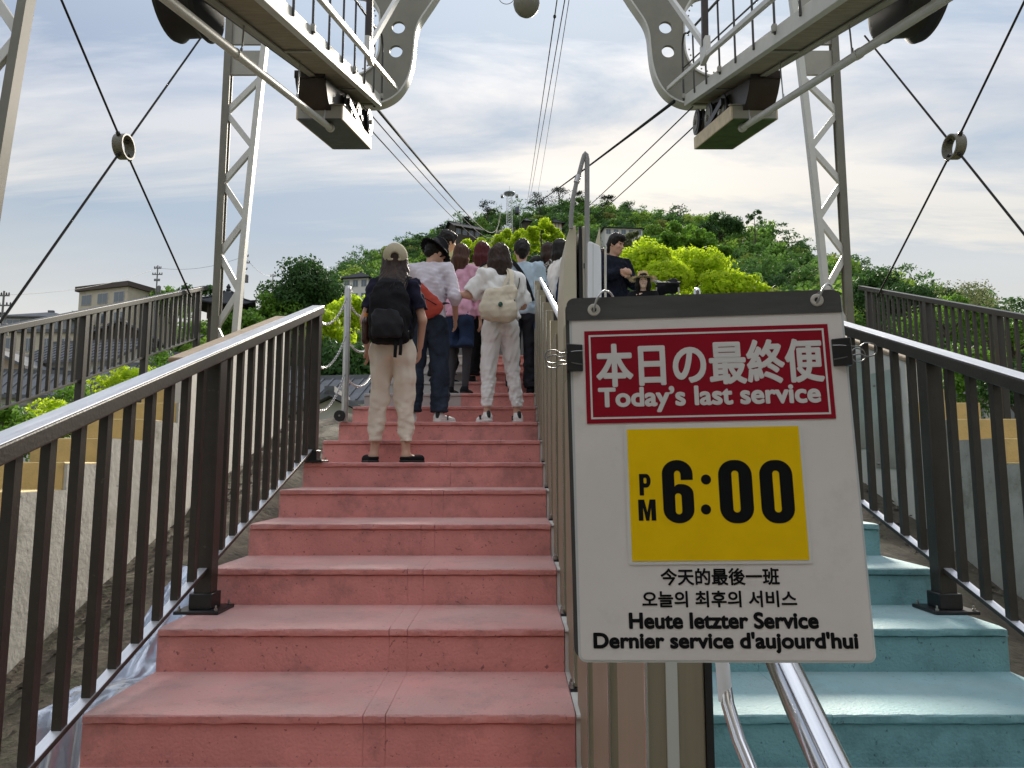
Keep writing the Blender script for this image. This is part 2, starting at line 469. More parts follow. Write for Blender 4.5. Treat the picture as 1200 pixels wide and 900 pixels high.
for n in range(-4, 12):
    step_block(0.216, 0.359, n, 0.49, 0.9, WHITEP, 'plinth', part, rr, lip=0.012)
    if n < -3: continue
    y = step_y(n) + 0.27; z = step_z(n); o = put('panel', pan, part, (CX, y, z))
    bv = o.modifiers.new('bevel', 'BEVEL'); bv.width = 0.003; bv.segments = 2
    for nm, me in (('edge_glint', glint), ('slot_cover', slot), ('gasket', gask), ('foot_plate', foot)):
        put(nm, me, o, (CX, y, z))
    for q in (0.0, 0.028):
        put('bolt', bolt, o, (CX - 0.065, y - 0.022 + q * 1.6, z + 0.0122))
# white hand rail over the panels
rail = empty('partition_handrail', (0.265, 3.0, nose(3.0) + 1.1), 'slim white handrail on top of the steel panels beside the queue', 'handrail')
def rp(Y, dx=0.0, dz=0.0): return (0.268 + dx, Y, nose(Y) + 1.165 + dz)
MB().tube([rp(2.9), rp(4.5), rp(6.6)], 0.017, 12).build('tube', WHITEE, rail, smooth=60)
for Y in (3.3, 4.28, 5.26, 6.24):
    MB().box(0.255, 0.281, Y - 0.02, Y + 0.02, nose(Y) + 1.06, nose(Y) + 1.15).build('bracket', BLACKM, rail, bevel=0.003)
MB().box(0.243, 0.30, 3.21, 3.31, nose(3.26) + 1.09, nose(3.26) + 1.21).build('joint', STEEL, rail, bevel=0.006)

# cream gate housing with the bent guard tube over it
gy = 3.32
g = empty('gate_housing', (0.31, gy, step_z(1)), 'tall cream gate housing with black seam and bent steel guard tube', 'gate')
top = at(676, 264, gy).z
pr = [(at(660, 350, gy).x, step_z(1) + 0.9), (at(660, 350, gy).x, at(660, 330, gy).z), (at(663, 275, gy).x, at(663, 282, gy).z), (at(668, 268, gy).x, top - 0.01), (at(674, 266, gy).x, top), (at(675, 266, gy).x, top), (at(675, 266, gy).x, step_z(1) + 0.9)]
MB().prism(pr, lambda x, z: (x, gy, z), lambda x, z: (x, gy + 0.42, z)).build('left_shell', CREAM, g, bevel=0.006, seg=2)
MB().box(at(675.3, 0, gy).x, at(678.8, 0, gy).x, gy + 0.004, gy + 0.40, step_z(1) + 0.9, top - 0.004).build('seam', RUBBER, g)
MB().box(at(679.2, 0, gy).x, at(687.5, 0, gy).x, gy + 0.002, gy + 0.42, step_z(1) + 0.9, top - 0.002).build('right_shell', mat('greyed cream enamel', (0.50, 0.48, 0.38), 0.4), g, bevel=0.005)
MB().box(at(680, 0, gy).x, at(686, 0, gy).x, gy - 0.012, gy - 0.001, at(0, 315, gy).z, at(0, 309, gy).z).build('latch', BLACKM, g, bevel=0.002)
pw = [(689, 360), (689, 284), (692, 282.5), (703, 288), (704.5, 296), (705, 360)]
MB().prism([(at(a, b, gy - .06).x, at(a, b, gy - .06).z) for a, b in pw], lambda x, z: (x, gy - 0.06, z), lambda x, z: (x, gy - 0.045, z)).build('guard_plate', WHITEE, g, bevel=0.003)
MB().tube([at(695, 284.6, gy - .07) , at(695, 360, gy - .07)], 0.0016, 6).build('plate_seam', GALV, g)
pw = [(697, 289), (703, 266), (704, 290)]
MB().prism([(at(a, b, gy + .1).x, at(a, b, gy + .1).z) for a, b in pw], lambda x, z: (x, gy + 0.1, z), lambda x, z: (x, gy + 0.13, z)).build('fin', CREAM, g)
MB().tube([at(709.5, 291, gy + .2), at(709.5, 355, gy + .2)], 0.006, 8).build('rod', GALV, g, smooth=60)
TUBEM = mat('dull grey tube paint', (0.26, 0.26, 0.25), 0.5)
tp = [at(x, y, gy - 0.02) for x, y in ((688, 352), (688, 250), (688, 196), (688, 186), (687.3, 181.5), (686, 179.5), (684.6, 182), (683, 187), (678, 206), (675.5, 214), (672, 230), (669.5, 250), (669, 268))]
MB().tube(tp[:4], 0.0120, 14).build('guard_tube', TUBEM, g, smooth=60)
MB().tube(tp[3:], 0.0108, 14).build('guard_tube', TUBEM, g, smooth=60)
MB().tube([tp[8], tp[9]], 0.0145, 14).build('sleeve', GALV, g, smooth=60)
# posts carrying the housing down to the stairs
MB().box(0.245, 0.335, gy + 0.05, gy + 0.30, step_z(1) + 0.003, step_z(1) + 0.9).build('pedestal', STEEL, g)

# chrome hand rail of the blue stairs beside the notice
hr = empty('chrome_handrail', (0.40, 1.2, step_z(-4)), 'polished steel handrail tube coming out under the notice', 'handrail')
def hp(Y, dz=0.0): return Vector((0.405 - (1.15 - Y) * 0.10, Y, E - 0.668 + TAN * Y + dz))
MB().tube([hp(0.45), hp(0.7), hp(1.0), hp(1.5), hp(2.05)], 0.0235, 24).build('tube', CHROME, hr, smooth=60)
MB().tube([(0.41, 2.05, E - 1.65), (0.41, 2.05, E - 0.668 + TAN * 2.05)], 0.02, 16).build('post', CHROME, hr, smooth=60)
lp = [at(847, 770, 1.05), at(849, 800, 1.045), at(853, 826, 1.035), at(866, 868, 1.0), at(884, 912, 0.97), at(900, 960, 0.93)]
MB().tube(lp, 0.0092, 16).build('lower_tube', CHROME, hr, smooth=60)
MB().tube([at(846, 770, 1.05), at(850.5, 822, 1.04)], 0.0100, 16).build('sleeve', WHITEE, hr, smooth=60)

# station hall added out of view, behind the viewpoint, to shade the lowest steps
st = empty('added_station_hall', (CX, -1.3, -0.1), 'low white station hall added unseen behind the viewpoint to shade the lowest steps', 'building')
SW = mat('added hall wall', (0.66, 0.65, 0.62), 0.8, var=0.05, obj=False)
MB().box(-6.5, 7.0, -9.0, -1.3, E + 2.55, E + 2.85).build('roof', SW, st)
MB().box(-6.5, 7.0, -9.0, -8.8, -0.099, E + 2.549).build('rear_wall', SW, st)
for xs_ in (-6.5, 6.8):
    MB().box(xs_, xs_ + 0.2, -8.799, -4.5, -0.099, E + 2.549).build('side_wall', SW, st)
for xs_ in (-6.4, -2.6, 3.1, 6.75):
    MB().box(xs_, xs_ + 0.16, -1.7, -1.54, -0.099, E + 2.549).build('column', SW, st)
# ------------------------------------------------------------------ side railings
def railing(name, label, s, X, H, h0, y0, y1, posts, spacing, colm, pw, bw, capm, feet):
    """H: top rail height over the stair line, h0: bottom rail height; all pieces plumb"""
    x = mx(X, s)
    base = lambda Y: nose(Y)
    root = empty(name, (x, y1, base(y1)), label, 'railing')
    rw = 0.092 if capm else 0.068
    hr_ = MB().bar((x, y0, base(y0) + H - 0.029), (x, y1, base(y1) + H - 0.029), rw, 0.055)
    o = hr_.build('handrail', colm, root, bevel=0.006, seg=2)
    if capm: MB().bar((x, y0, base(y0) + H + 0.0015), (x, y1, base(y1) + H + 0.0015), rw - 0.006, 0.004).build('rail_top', capm, o, bevel=0.0015)
    MB().bar((x, y0, base(y0) + h0), (x, y1, base(y1) + h0), 0.042, 0.018).build('bottom_rail', colm, root, bevel=0.002)
    MB().bar((x, y0, base(y0) + h0 + 0.0102), (x, y1, base(y1) + h0 + 0.0102), 0.038, 0.002).build('rail_top', CAPST if capm else colm, root)
    sl = TAN * bw / 2
    L_ = H - 0.055 - h0
    b = MB().add([(-bw/2, -bw/2, -sl), (bw/2, -bw/2, -sl), (bw/2, bw/2, sl), (-bw/2, bw/2, sl), (-bw/2, -bw/2, L_ - sl), (bw/2, -bw/2, L_ - sl), (bw/2, bw/2, L_ + sl), (-bw/2, bw/2, L_ + sl)],
             [(0,3,2,1),(4,5,6,7),(0,1,5,4),(1,2,6,5),(2,3,7,6),(3,0,4,7)]).mesh('baluster', colm)
    Y = posts[0]
    allp = sorted(posts)
    for a, c in zip(allp, allp[1:]):
        k = int(round((c - a) / spacing))
        for i in range(1, k):
            yy = a + (c - a) * i / k
            if yy < y0 + 0.05: continue
            put('baluster', b, root, (x, yy, base(yy) + h0 + 0.0095))
    for Y in allp:
        if Y < y0: continue
        zb = feet(Y)
        sp_ = TAN * pw / 2
        p = MB().add([(x-pw/2, Y-pw/2, zb), (x+pw/2, Y-pw/2, zb), (x+pw/2, Y+pw/2, zb), (x-pw/2, Y+pw/2, zb)] +
                     [(x-pw/2, Y-pw/2, base(Y) + H - 0.057 - sp_), (x+pw/2, Y-pw/2, base(Y) + H - 0.057 - sp_), (x+pw/2, Y+pw/2, base(Y) + H - 0.057 + sp_), (x-pw/2, Y+pw/2, base(Y) + H - 0.057 + sp_)],
                     [(0,3,2,1),(4,5,6,7),(0,1,5,4),(1,2,6,5),(2,3,7,6),(3,0,4,7)]).build('post', colm, root, bevel=0.004)
        if pw > 0.072:
            MB().box(x - 0.10, x + 0.10, Y - 0.095, Y + 0.095, zb + 0.001, zb + 0.016).build('base_plate', BLACKM, p, bevel=0.002)
            MB().box(x - 0.052, x + 0.052, Y - 0.052, Y + 0.052, zb + 0.0165, zb + 0.085).build('collar', BLACKM, p, bevel=0.003)
            for i in (-1, 1):
                for j in (-1, 1):
                    put('bolt', bolt, p, (x + i * 0.082, Y + j * 0.076, zb + 0.0165))
    return root
def tread_at(Y):
    return step_z(math.floor((Y - 0.05 - 2.49) / 0.49))
railing('inner_railing', 'dark brown steel railing along the pink stairs with sloping handrail', -1, -1.405, 1.09, 0.075, 0.15, 5.06, [0.10, 1.72, 3.34, 4.99], 0.15, BROWN, 0.078, 0.031, CAPST, tread_at)
railing('inner_railing', 'dark brown steel railing along the turquoise stairs, partly behind the notice', 1, -1.405, 1.09, 0.075, 0.15, 5.06, [0.10, 1.72, 3.34, 4.99], 0.15, BROWN, 0.078, 0.031, CAPST, tread_at)
railing('outer_railing', 'grey brown baluster railing far left, in front of the town houses', -1, -4.2, 0.837, 0.14, 2.2, 9.52, [2.1, 3.3, 4.5, 5.66, 6.86, 8.02, 9.32], 0.115, BROWN2, 0.068, 0.028, None, lambda Y: nose(Y) - 1.3)
railing('outer_railing', 'grey brown baluster railing far right, in front of the wooded slope', 1, -4.2, 0.837, 0.14, 2.2, 9.52, [2.1, 3.3, 4.5, 5.66, 6.86, 8.02, 9.32], 0.115, BROWN2, 0.068, 0.028, None, lambda Y: nose(Y) - 1.3)

# ------------------------------------------------------------------ ochre side stairs with concrete flanks, parapets
def side_stairs(s, label, wlabel):
    xi, xo = mx(-2.85, s), mx(-3.45, s)
    x0, x1 = min(xi, xo), max(xi, xo)
    root = empty('side_staircase', ((x0 + x1) / 2, 0.2, E - 2.6), label, 'staircase', 'ochre side staircases')
    rq = random.Random(11)
    for k in range(0, 18):
        Y = 0.17 + 0.49 * k; Z = E - 1.57 + TAN * Y
        MB().box(x0 + 0.02, x1 - 0.02, Y, Y + 0.489, Z - 0.30, Z).build('step', YELLOWP, root, bevel=0.006)
        # concrete flank block carrying this step; its edge is broken here and there
        f0, f1 = (x1 - 0.019, x1) if s < 0 else (x0, x0 + 0.019)
        MB().box(f0, f1, Y + 0.004, Y + 0.492, Z - 2.3, Z - rq.uniform(0.0, 0.015)).build('flank', CONC, root)
    return root
side_stairs(-1, 'ochre side steps with grey concrete flank beyond the left brown railing', '')
side_stairs(1, 'ochre side steps with grey concrete flank beyond the right brown railing', '')
for s, lab in ((-1, 'pale concrete parapet with sloping brown capping at the foot of the left lattice column'), (1, 'pale concrete parapet at the foot of the right lattice column')):
    xa, xb = sorted((mx(-2.846, s), mx(-2.97, s)))
    y0, y1 = 6.12, 8.78
    root = empty('parapet_wall', ((xa + xb) / 2, y0, nose(y0)), lab, 'wall')
    zt = lambda Y: E - 1.57 + TAN * Y + 0.34
    b = MB().add([(xa, y0, E - 1.0), (xb, y0, E - 1.0), (xb, y1, E - 0.6), (xa, y1, E - 0.6), (xa, y0, zt(y0)), (xb, y0, zt(y0)), (xb, y1, zt(y1)), (xa, y1, zt(y1))],
             [(0,3,2,1),(4,5,6,7),(0,1,5,4),(1,2,6,5),(2,3,7,6),(3,0,4,7)])
    b.build('wall', CONCW, root, bevel=0.012, seg=2)
    xm = (xa + xb) / 2
    MB().bar((xm, y0 - 0.03, zt(y0 - 0.03) + 0.022), (xm, y1 + 0.03, zt(y1 + 0.03) + 0.022), xb - xa + 0.03, 0.04).build('capping', CAPM, root, bevel=0.008)
    if s > 0:
        for i, yy in enumerate((6.2, 6.75, 7.3)):
            o = MB().box(xa - 0.012, xa - 0.001, yy, yy + 0.5, zt(yy) - 0.95, zt(yy) - 0.06).build('steel_panel', GALV, root, bevel=0.003)
            for q in (0.06, 0.44):
                for w in (0.12, 0.85):
                    MB().lathe([(0.012, 0), (0.012, 0.008), (0.004, 0.011)], (xa - 0.0125, yy + q, zt(yy) - 0.06 - w), 'x', 8, Matrix.Scale(-1, 3, (1, 0, 0))).build('bolt', BOLT, o)

# dirt between the stairs and the side walls
for s in (-1, 1):
    xa, xb = sorted((mx(-2.86, s), mx(-1.43, s)))
    grid = []
    for i in range(91):
        Y = -1.5 + 10.6 * i / 90
        row = []
        for j in range(25):
            x = xa + (xb - xa) * j / 24
            nz = mnoise.fractal(Vector((x * 2.2, Y * 2.2, s)), 1.0, 2.0, 5) * 0.055
            row.append((x, Y, E - 2.6 + TAN * Y + nz + 0.10 * (1 - abs(j / 12 - 1)) ** 2))
        grid.append(row)
    o = MB().sheet(grid).build('dirt_slope', DIRT, smooth=180); props(o, kind='structure')
    # loose stones: nobody could count them
    b = MB(); rs = random.Random(21 + s)
    for k in range(2600):
        x = rs.uniform(xa + 0.05, xb - 0.05); Y = rs.uniform(0.2, 8.6); q = rs.choice((0.008, 0.012, 0.018, 0.03)) * rs.uniform(0.6, 1.3)
        z = E - 2.6 + TAN * Y + mnoise.fractal(Vector((x * 2.2, Y * 2.2, s)), 1.0, 2.0, 5) * 0.055 + 0.02
        d = [Vector((rs.uniform(-1, 1), rs.uniform(-1, 1), rs.uniform(-.6, .9))).normalized() * q * rs.uniform(.7, 1.2) for _ in range(4)]
        b.add([Vector((x, Y, z)) + v for v in (Vector((q, 0, 0)), Vector((-q*.5, q*.9, 0)), Vector((-q*.5, -q*.9, 0)), Vector((d[0].x*.3, d[0].y*.3, q*.8)))], [(0,1,3),(1,2,3),(2,0,3),(0,2,1)])
    o = b.build('gravel', mat('grit', (0.105, 0.088, 0.066), 0.95, var=0.3, obj=False), fix=False); props(o, kind='stuff')

# crumpled silver sheet lying beside the pink stairs
def tarp():
    M_ = mat('silver plastic sheet', (0.55, 0.60, 0.68), 0.22, metal=0.55, var=0.12, vscale=9, bump=0.35, bscale=16)
    grid = []
    for i in range(71):
        row = []
        for j in range(41):
            u, v = i / 70, j / 40
            Y = 2.55 + 1.5 * u; x = -1.90 + 0.445 * v
            edge = min(1, min(u, 1 - u) * 7) * min(1, v * 3.2)
            h = (0.58 + 0.10 * math.sin(u * 9)) * edge ** 0.7
            p = Vector((x * 5, Y * 4, 1.3))
            r1 = 1 - abs(mnoise.noise(p * 1.3)); r2 = 1 - abs(mnoise.noise(p * 3.1 + Vector((4, 1, 0))))
            row.append((x + 0.05 * mnoise.noise(p * 1.1), Y + 0.07 * mnoise.noise(p + Vector((9, 0, 0))) + 0.10 * mnoise.noise(Vector((v * 7, u * 3, 5))) , E - 2.58 + TAN * (Y) + h + (r1 * 0.07 + r2 * 0.03 - 0.06) * edge))
        grid.append(row)
    o = MB().sheet(grid).build('tarpaulin', M_, smooth=60)
    props(o, 'crumpled silver plastic sheet lying on the dirt beside the pink stairs', 'tarpaulin')
tarp()

# ------------------------------------------------------------------ chain posts and chains on the pink side
def chain_post(Y, label):
    n = math.floor((Y - 2.49) / 0.49); z = step_z(n); x = -1.40
    root = empty('chain_post', (x, Y, z), label, 'post')
    MB().tube([(x, Y, z + 0.001), (x, Y, z + 1.13), (x, Y, z + 1.155), (x, Y, z + 1.165)], 0.028, 16, radii=[0.028, 0.028, 0.022, 0.008]).build('tube', GALV, root, smooth=50)
    MB().lathe([(0.044, -0.006), (0.047, 0), (0.047, 0.016), (0.044, 0.022)], (x - 0.03, Y - 0.055, z + 0.048), 'y', 24).build('foot_disc', RUBBER, root, smooth=40)
    MB().lathe([(0.008, 0), (0.008, 0.01)], (x - 0.03, Y - 0.066, z + 0.048), 'y', 8).build('bolt', BOLT, root)
    for q in (1.05, 0.72, 0.40):
        MB().tube([(x, Y - 0.02, z + q), (x, Y - 0.045, z + q), (x, Y - 0.05, z + q - 0.02)], 0.005, 6).build('hook', GALV, root)
    return (x, Y, z)
LINK = None
def chain(a, b, sag, label):
    a, b = Vector(a), Vector(b); n = 60
    pts = [a.lerp(b, i / n) - Vector((0, 0, sag * 4 * (i / n) * (1 - i / n))) for i in range(n + 1)]
    L_ = [0]
    for p, q in zip(pts, pts[1:]): L_.append(L_[-1] + (q - p).length)
    k = int(L_[-1] / 0.024); mb = MB()
    for i in range(k):
        d = (i + 0.5) / k * L_[-1]
        j = max(t for t in range(n) if L_[t] <= d)
        c = pts[j].lerp(pts[j + 1], (d - L_[j]) / (L_[j + 1] - L_[j])); t = (pts[j + 1] - pts[j]).normalized()
        sd = t.cross(Vector((0, 0, 1))).normalized(); up = sd.cross(t)
        w = sd if i % 2 else up
        ring = [c + t * (0.0165 * math.cos(q)) + w * (0.0095 * math.sin(q)) for q in [2 * math.pi * e / 8 for e in range(9)]]
        mb.tube(ring, 0.0032, 5, caps=False)
    o = mb.build('chain', GALV, smooth=60)
    props(o, label, 'chain')
p1 = chain_post(5.93, 'steel chain post on the pink stairs beside the woman in a cap')
p2 = chain_post(7.35, 'steel chain post higher up the pink stairs, mostly hidden by the queue')
for i, (q, nm) in enumerate(((1.05, 'topmost'), (0.72, 'middle'), (0.40, 'lowest'))):
    chain((p1[0], p1[1] - 0.05, p1[2] + q - 0.02), (-1.405, 5.035, tread_at(5.0) + q - 0.05 + 0.02), 0.10, nm + ' of the three chains between brown railing and steel post')
    chain((p1[0], p1[1] + 0.03, p1[2] + q - 0.02), (p2[0], p2[1] - 0.05, p2[2] + q - 0.02), 0.16, nm + ' of the three chains behind the steel post, running up the stairs')
# ------------------------------------------------------------------ cableway steelwork over the stairs (two mirrored halves)
TPAINT = mat('greige steel paint', (0.30, 0.288, 0.245), 0.5, var=0.10, vscale=3, stain=(0.20, 0.16, 0.10), sscale=4, sfrom=0.62, sto=0.85, obj=False)
TPALE = mat('pale and lit steel paint', (0.54, 0.535, 0.50), 0.45, var=0.08, vscale=4, stain=(0.25, 0.20, 0.14), sscale=6, sfrom=0.64, sto=0.85, obj=False)
TDARK = mat('dark and shaded steel paint', (0.15, 0.142, 0.11), 0.5, var=0.15, vscale=3, stain=(0.13, 0.10, 0.07), sscale=4, sfrom=0.6, sto=0.85, obj=False)  # also the lattice paint in shade, put into the outer chords' colour
PLATEP = mat('olive grey plate paint', (0.20, 0.193, 0.155), 0.55, var=0.12, vscale=2.5, stain=(0.15, 0.13, 0.09), sscale=3, sfrom=0.6, sto=0.85, obj=False)
DECKM = mat('brown walkway boards', (0.30, 0.265, 0.19), 0.75, var=0.25, vscale=5, bump=0.5, bscale=60, obj=False, stretch=(1, 6, 1))
DARKST = mat('greasy black steel', (0.022, 0.021, 0.020), 0.45, var=0.3, obj=False)
RUSTY = mat('dark red brown guard', (0.032, 0.021, 0.017), 0.5, var=0.3, obj=False)
WOODT = mat('pale wooden tray edge', (0.60, 0.49, 0.34), 0.7, var=0.2, vscale=8, obj=False)
CABLE = mat('steel rope', (0.022, 0.028, 0.028), 0.95, spec=0.1)
PY = 9.55                                           # plane of the portal
def sl(x, h, Y):                                    # a point at height h over the eye where it meets the portal plane, following the cableway's pitch
    return Vector((x, Y, E + h + TAN * (Y - PY)))

def lattice(s, Y, xa, xb_top, xb_bot, z0, z1, label, wide, slot):
    """tapering lattice column: straight outer chord, sloping inner chord, zigzag bracing"""
    root = empty('lattice_column', (mx(xa, s), Y, z0), label, 'column')
    P = lambda x, z, dy=0.0: Vector((mx(x, s), Y + dy, z))
    xi = lambda z: xb_bot + (xb_top - xb_bot) * ((z - z0) / (z1 - z0)) ** 1.35
    w = 0.085
    b = MB()                                                    # H-shaped outer chord
    b.bar(P(xa, z0), P(xa, z1), w * 0.75, w, (0, 1, 0)).build('outer_chord', TDARK, root, bevel=0.006)
    for dy in (-w / 2 - 0.006, w / 2 + 0.006):
        MB().bar(P(xa, z0, dy), P(xa, z1, dy), w + 0.016, 0.010, (0, 1, 0)).build('flange', TDARK, root)
    zs = [z0 + (z1 - z0) * i / 14 for i in range(15)]
    b = MB(); g = []
    for z in zs:
        x = xi(z); g.append([P(x - 0.04, z, -0.055), P(x + 0.04, z, -0.055), P(x + 0.04, z, 0.055), P(x - 0.04, z, 0.055), P(x - 0.04, z, -0.055)])
    b.sheet(g).build('inner_chord', TPALE if Y > 8 else TDARK, root, smooth=30)  # far columns: light on the inner chord put into a paler colour
    n = wide
    for i in range(n):
        za = z0 + 0.35 + (slot - z0 - 0.35) * i / n; zb = z0 + 0.35 + (slot - z0 - 0.35) * (i + 1) / n
        a, c = ((xa, za), (xi(zb), zb)) if i % 2 else ((xi(za), za), (xa, zb))
        MB().bar(P(a[0], a[1]), P(c[0], c[1]), 0.082, 0.055, (0, 1, 0)).build('brace', TPALE, root, bevel=0.004)
    # gusset plates at the head with an open slot between them
    for za, zb in ((slot + 0.05, slot + 0.42), (slot + 0.52, z1)):
        pl = [(xa, za), (xi(za), za), (xi((za + zb) / 2), (za + zb) / 2), (xi(zb), zb), (xa, zb)]
        MB().prism(pl, lambda x, z: P(x, z, -0.02), lambda x, z: P(x, z, 0.02)).build('gusset', TPAINT, root)
    return root
def tower(s, side):
    top = at(280, -60, 9.75).z
    lattice(s, 9.75, -4.13, -3.50, -3.87, nose(9.7) - 0.65, top, 'white lattice column %s with zigzag bracing, beside the outer railing' % side, 8, at(280, 92, 9.75).z)
    lattice(s, 5.75, -4.53, -4.10, -4.46, nose(5.7) - 0.2, at(20, -160, 5.75).z, 'lattice column cut off by the %s edge of the picture' % side, 10, at(20, -60, 5.75).z)
tower(-1, 'left'); tower(1, 'right')

# tie rods crossing in a ring between the columns
def rods(s, side):
    x = -4.15
    def P(px, py, Y):
        p = at(px, py, Y); return Vector((mx(x, s), Y, p.z))
    # in the plane of the columns: distance follows from the place across
    def Q(px, py):
        Y = 8.0
        for _ in range(12):
            p = at(px, py, Y); Y *= x / p.x
        p = at(px, py, Y); return Vector((mx(p.x, s), Y, p.z))
    c = Q(145, 172)
    for k, (a, nm) in enumerate((((72, 0), 'near upper'), ((237, 42), 'column side upper'), ((0, 378), 'near lower'), ((224, 348), 'column side lower'))):
        q = Q(*a); d = (q - c).normalized()
        o = MB().tube([c + d * 0.095, q + d * 0.5 if k == 0 else q], 0.0115, 8).build('tie_rod', mat('dull dark rod paint', (0.03, 0.03, 0.028), 0.9, spec=0.1), smooth=60)
        props(o, '%s tie rod of the %s hand rod cross, running to the ring' % (nm, side), 'rod', 'tie rods of the ring crosses')
        o['label'] = {'near upper': 'steel tie rod rising from the %s ring out of the top of the picture', 'column side upper': 'steel tie rod from the %s ring up to the lattice column head',
                      'near lower': 'steel tie rod from the %s ring down to the picture edge', 'column side lower': 'steel tie rod from the %s ring down to the foot of the lattice column'}[nm] % side
    root = empty('tie_ring', c, 'steel ring where tie rods cross beside the %s lattice column' % side, 'ring')
    b = MB(); n = 36
    prof = [(0.128, -0.055), (0.134, -0.055), (0.134, 0.055), (0.128, 0.055), (0.118, 0.055), (0.118, -0.055)]
    vs = [(z, r * math.cos(2*math.pi*k/n), r * math.sin(2*math.pi*k/n)) for k in range(n) for r, z in prof]
    fs = [(k*6+j, k*6+(j+1) % 6, ((k+1) % n)*6+(j+1) % 6, ((k+1) % n)*6+j) for k in range(n) for j in range(6)]
    b.add(vs, fs).build('band', TDARK, root, smooth=40, local=True)
    for a in ((72, 0), (237, 42), (0, 378), (224, 348)):
        d = (Q(*a) - c).normalized()
        MB().tube([d * 0.085, d * 0.165], 0.024, 6).build('nut', BROWN2, root, local=True)
rods(-1, 'left'); rods(1, 'right')

# ------------------------------------------------------------------ portal: C-shaped curved plates joined over the top
def portal():
    root = empty('portal_frame', (CX, PY, E + 8.0), 'olive steel portal with curved C-shaped legs and round holes above the stairs', 'portal')
    outer = [(560, -120), (533, -42), (512, -6), (500, 12), (491, 26), (486.5, 40), (485, 56), (482.5, 76), (477, 94), (467, 109), (454, 118), (440, 122), (424, 121.5), (404, 119)]
    inner = [(402, 90), (416, 89), (428, 84.5), (437, 77), (442.5, 66), (445, 52), (445, 18), (442, 8), (435, -2), (424, -8), (400, -10), (400, -120)]
    XZ = lambda p: ((at(p[0], p[1], PY).x), at(p[0], p[1], PY).z)
    o2 = [tuple(v) for v in [(q.x, q.z) for q in curve_pts([(XZ(p)[0], 0, XZ(p)[1]) for p in outer], 4)]]
    i2 = [tuple(v) for v in [(q.x, q.z) for q in curve_pts([(XZ(p)[0], 0, XZ(p)[1]) for p in inner[:-1]], 3)]] + [XZ(inner[-1])]
    import bmesh
    for s in (-1, 1):
        loop = [(mx(x, s), z) for x, z in o2 + i2]
        holes = []
        for hx, hy in ((467, 32), (464, 60)):
            c = at(hx, hy, PY); holes.append([(mx(c.x + 0.093 * math.cos(a), s), c.z + 0.093 * math.sin(a)) for a in [2*math.pi*k/24 for k in range(24)]])
        bm = bmesh.new(); es = []
        for lp_ in [loop] + holes:
            vv = [bm.verts.new((x, 0, z)) for x, z in lp_]
            es += [bm.edges.new((vv[k], vv[(k + 1) % len(vv)])) for k in range(len(vv))]
        bmesh.ops.triangle_fill(bm, use_beauty=True, use_dissolve=False, edges=es)
        g = bmesh.ops.extrude_face_region(bm, geom=bm.faces[:])
        for v in [e for e in g['geom'] if isinstance(e, bmesh.types.BMVert)]: v.co.y += 0.05
        bmesh.ops.recalc_face_normals(bm, faces=bm.faces)
        me = bpy.data.meshes.new('web_plate'); bm.to_mesh(me); bm.free(); me.materials.append(PLATEP)
        web = link('web_plate', me, root, Vector((0, PY, 0)) - root.location)
        # flange along both edges
        for nm, line, sg in (('outer_flange', o2, 1), ('inner_flange', i2, -1)):
            pts = [Vector((x, 0, z)) for x, z in line]; g = []
            for k, p in enumerate(pts):
                t = (pts[min(k + 1, len(pts) - 1)] - pts[max(k - 1, 0)]).normalized(); nn = Vector((t.z, 0, -t.x)) * -0.012 
                g.append([Vector((mx(q.x, s), PY + dy, q.z)) for q, dy in ((p + nn, -0.025), (p - nn, -0.025), (p - nn, 0.16), (p + nn, 0.16), (p + nn, -0.025))])
            MB().sheet(g).build(nm, TPALE, web, smooth=40)  # paler than the plate: light catching the edge put into the colour
        # rivets round the opening
        b = MB()
        for k in range(0, len(i2) - 3, 2):
            x, z = i2[k]; x2, z2 = i2[k + 1]; t = Vector((x2 - x, z2 - z)).normalized()
            b.lathe([(0.014, 0), (0.012, -0.007), (0.005, -0.011)], (mx(x + t.y * -0.06, s), PY - 0.001, z + t.x * 0.06), 'y', 6)
        b.build('rivets', PLATEP, web)
    za = at(600, -118, PY).z
    MB().box(mx(at(400, 0, PY).x - 0.5, -1), mx(at(400, 0, PY).x - 0.5, 1), PY + 0.06, PY + 0.30, za - 0.02, za + 0.9).build('cross_beam', PLATEP, root)
portal()

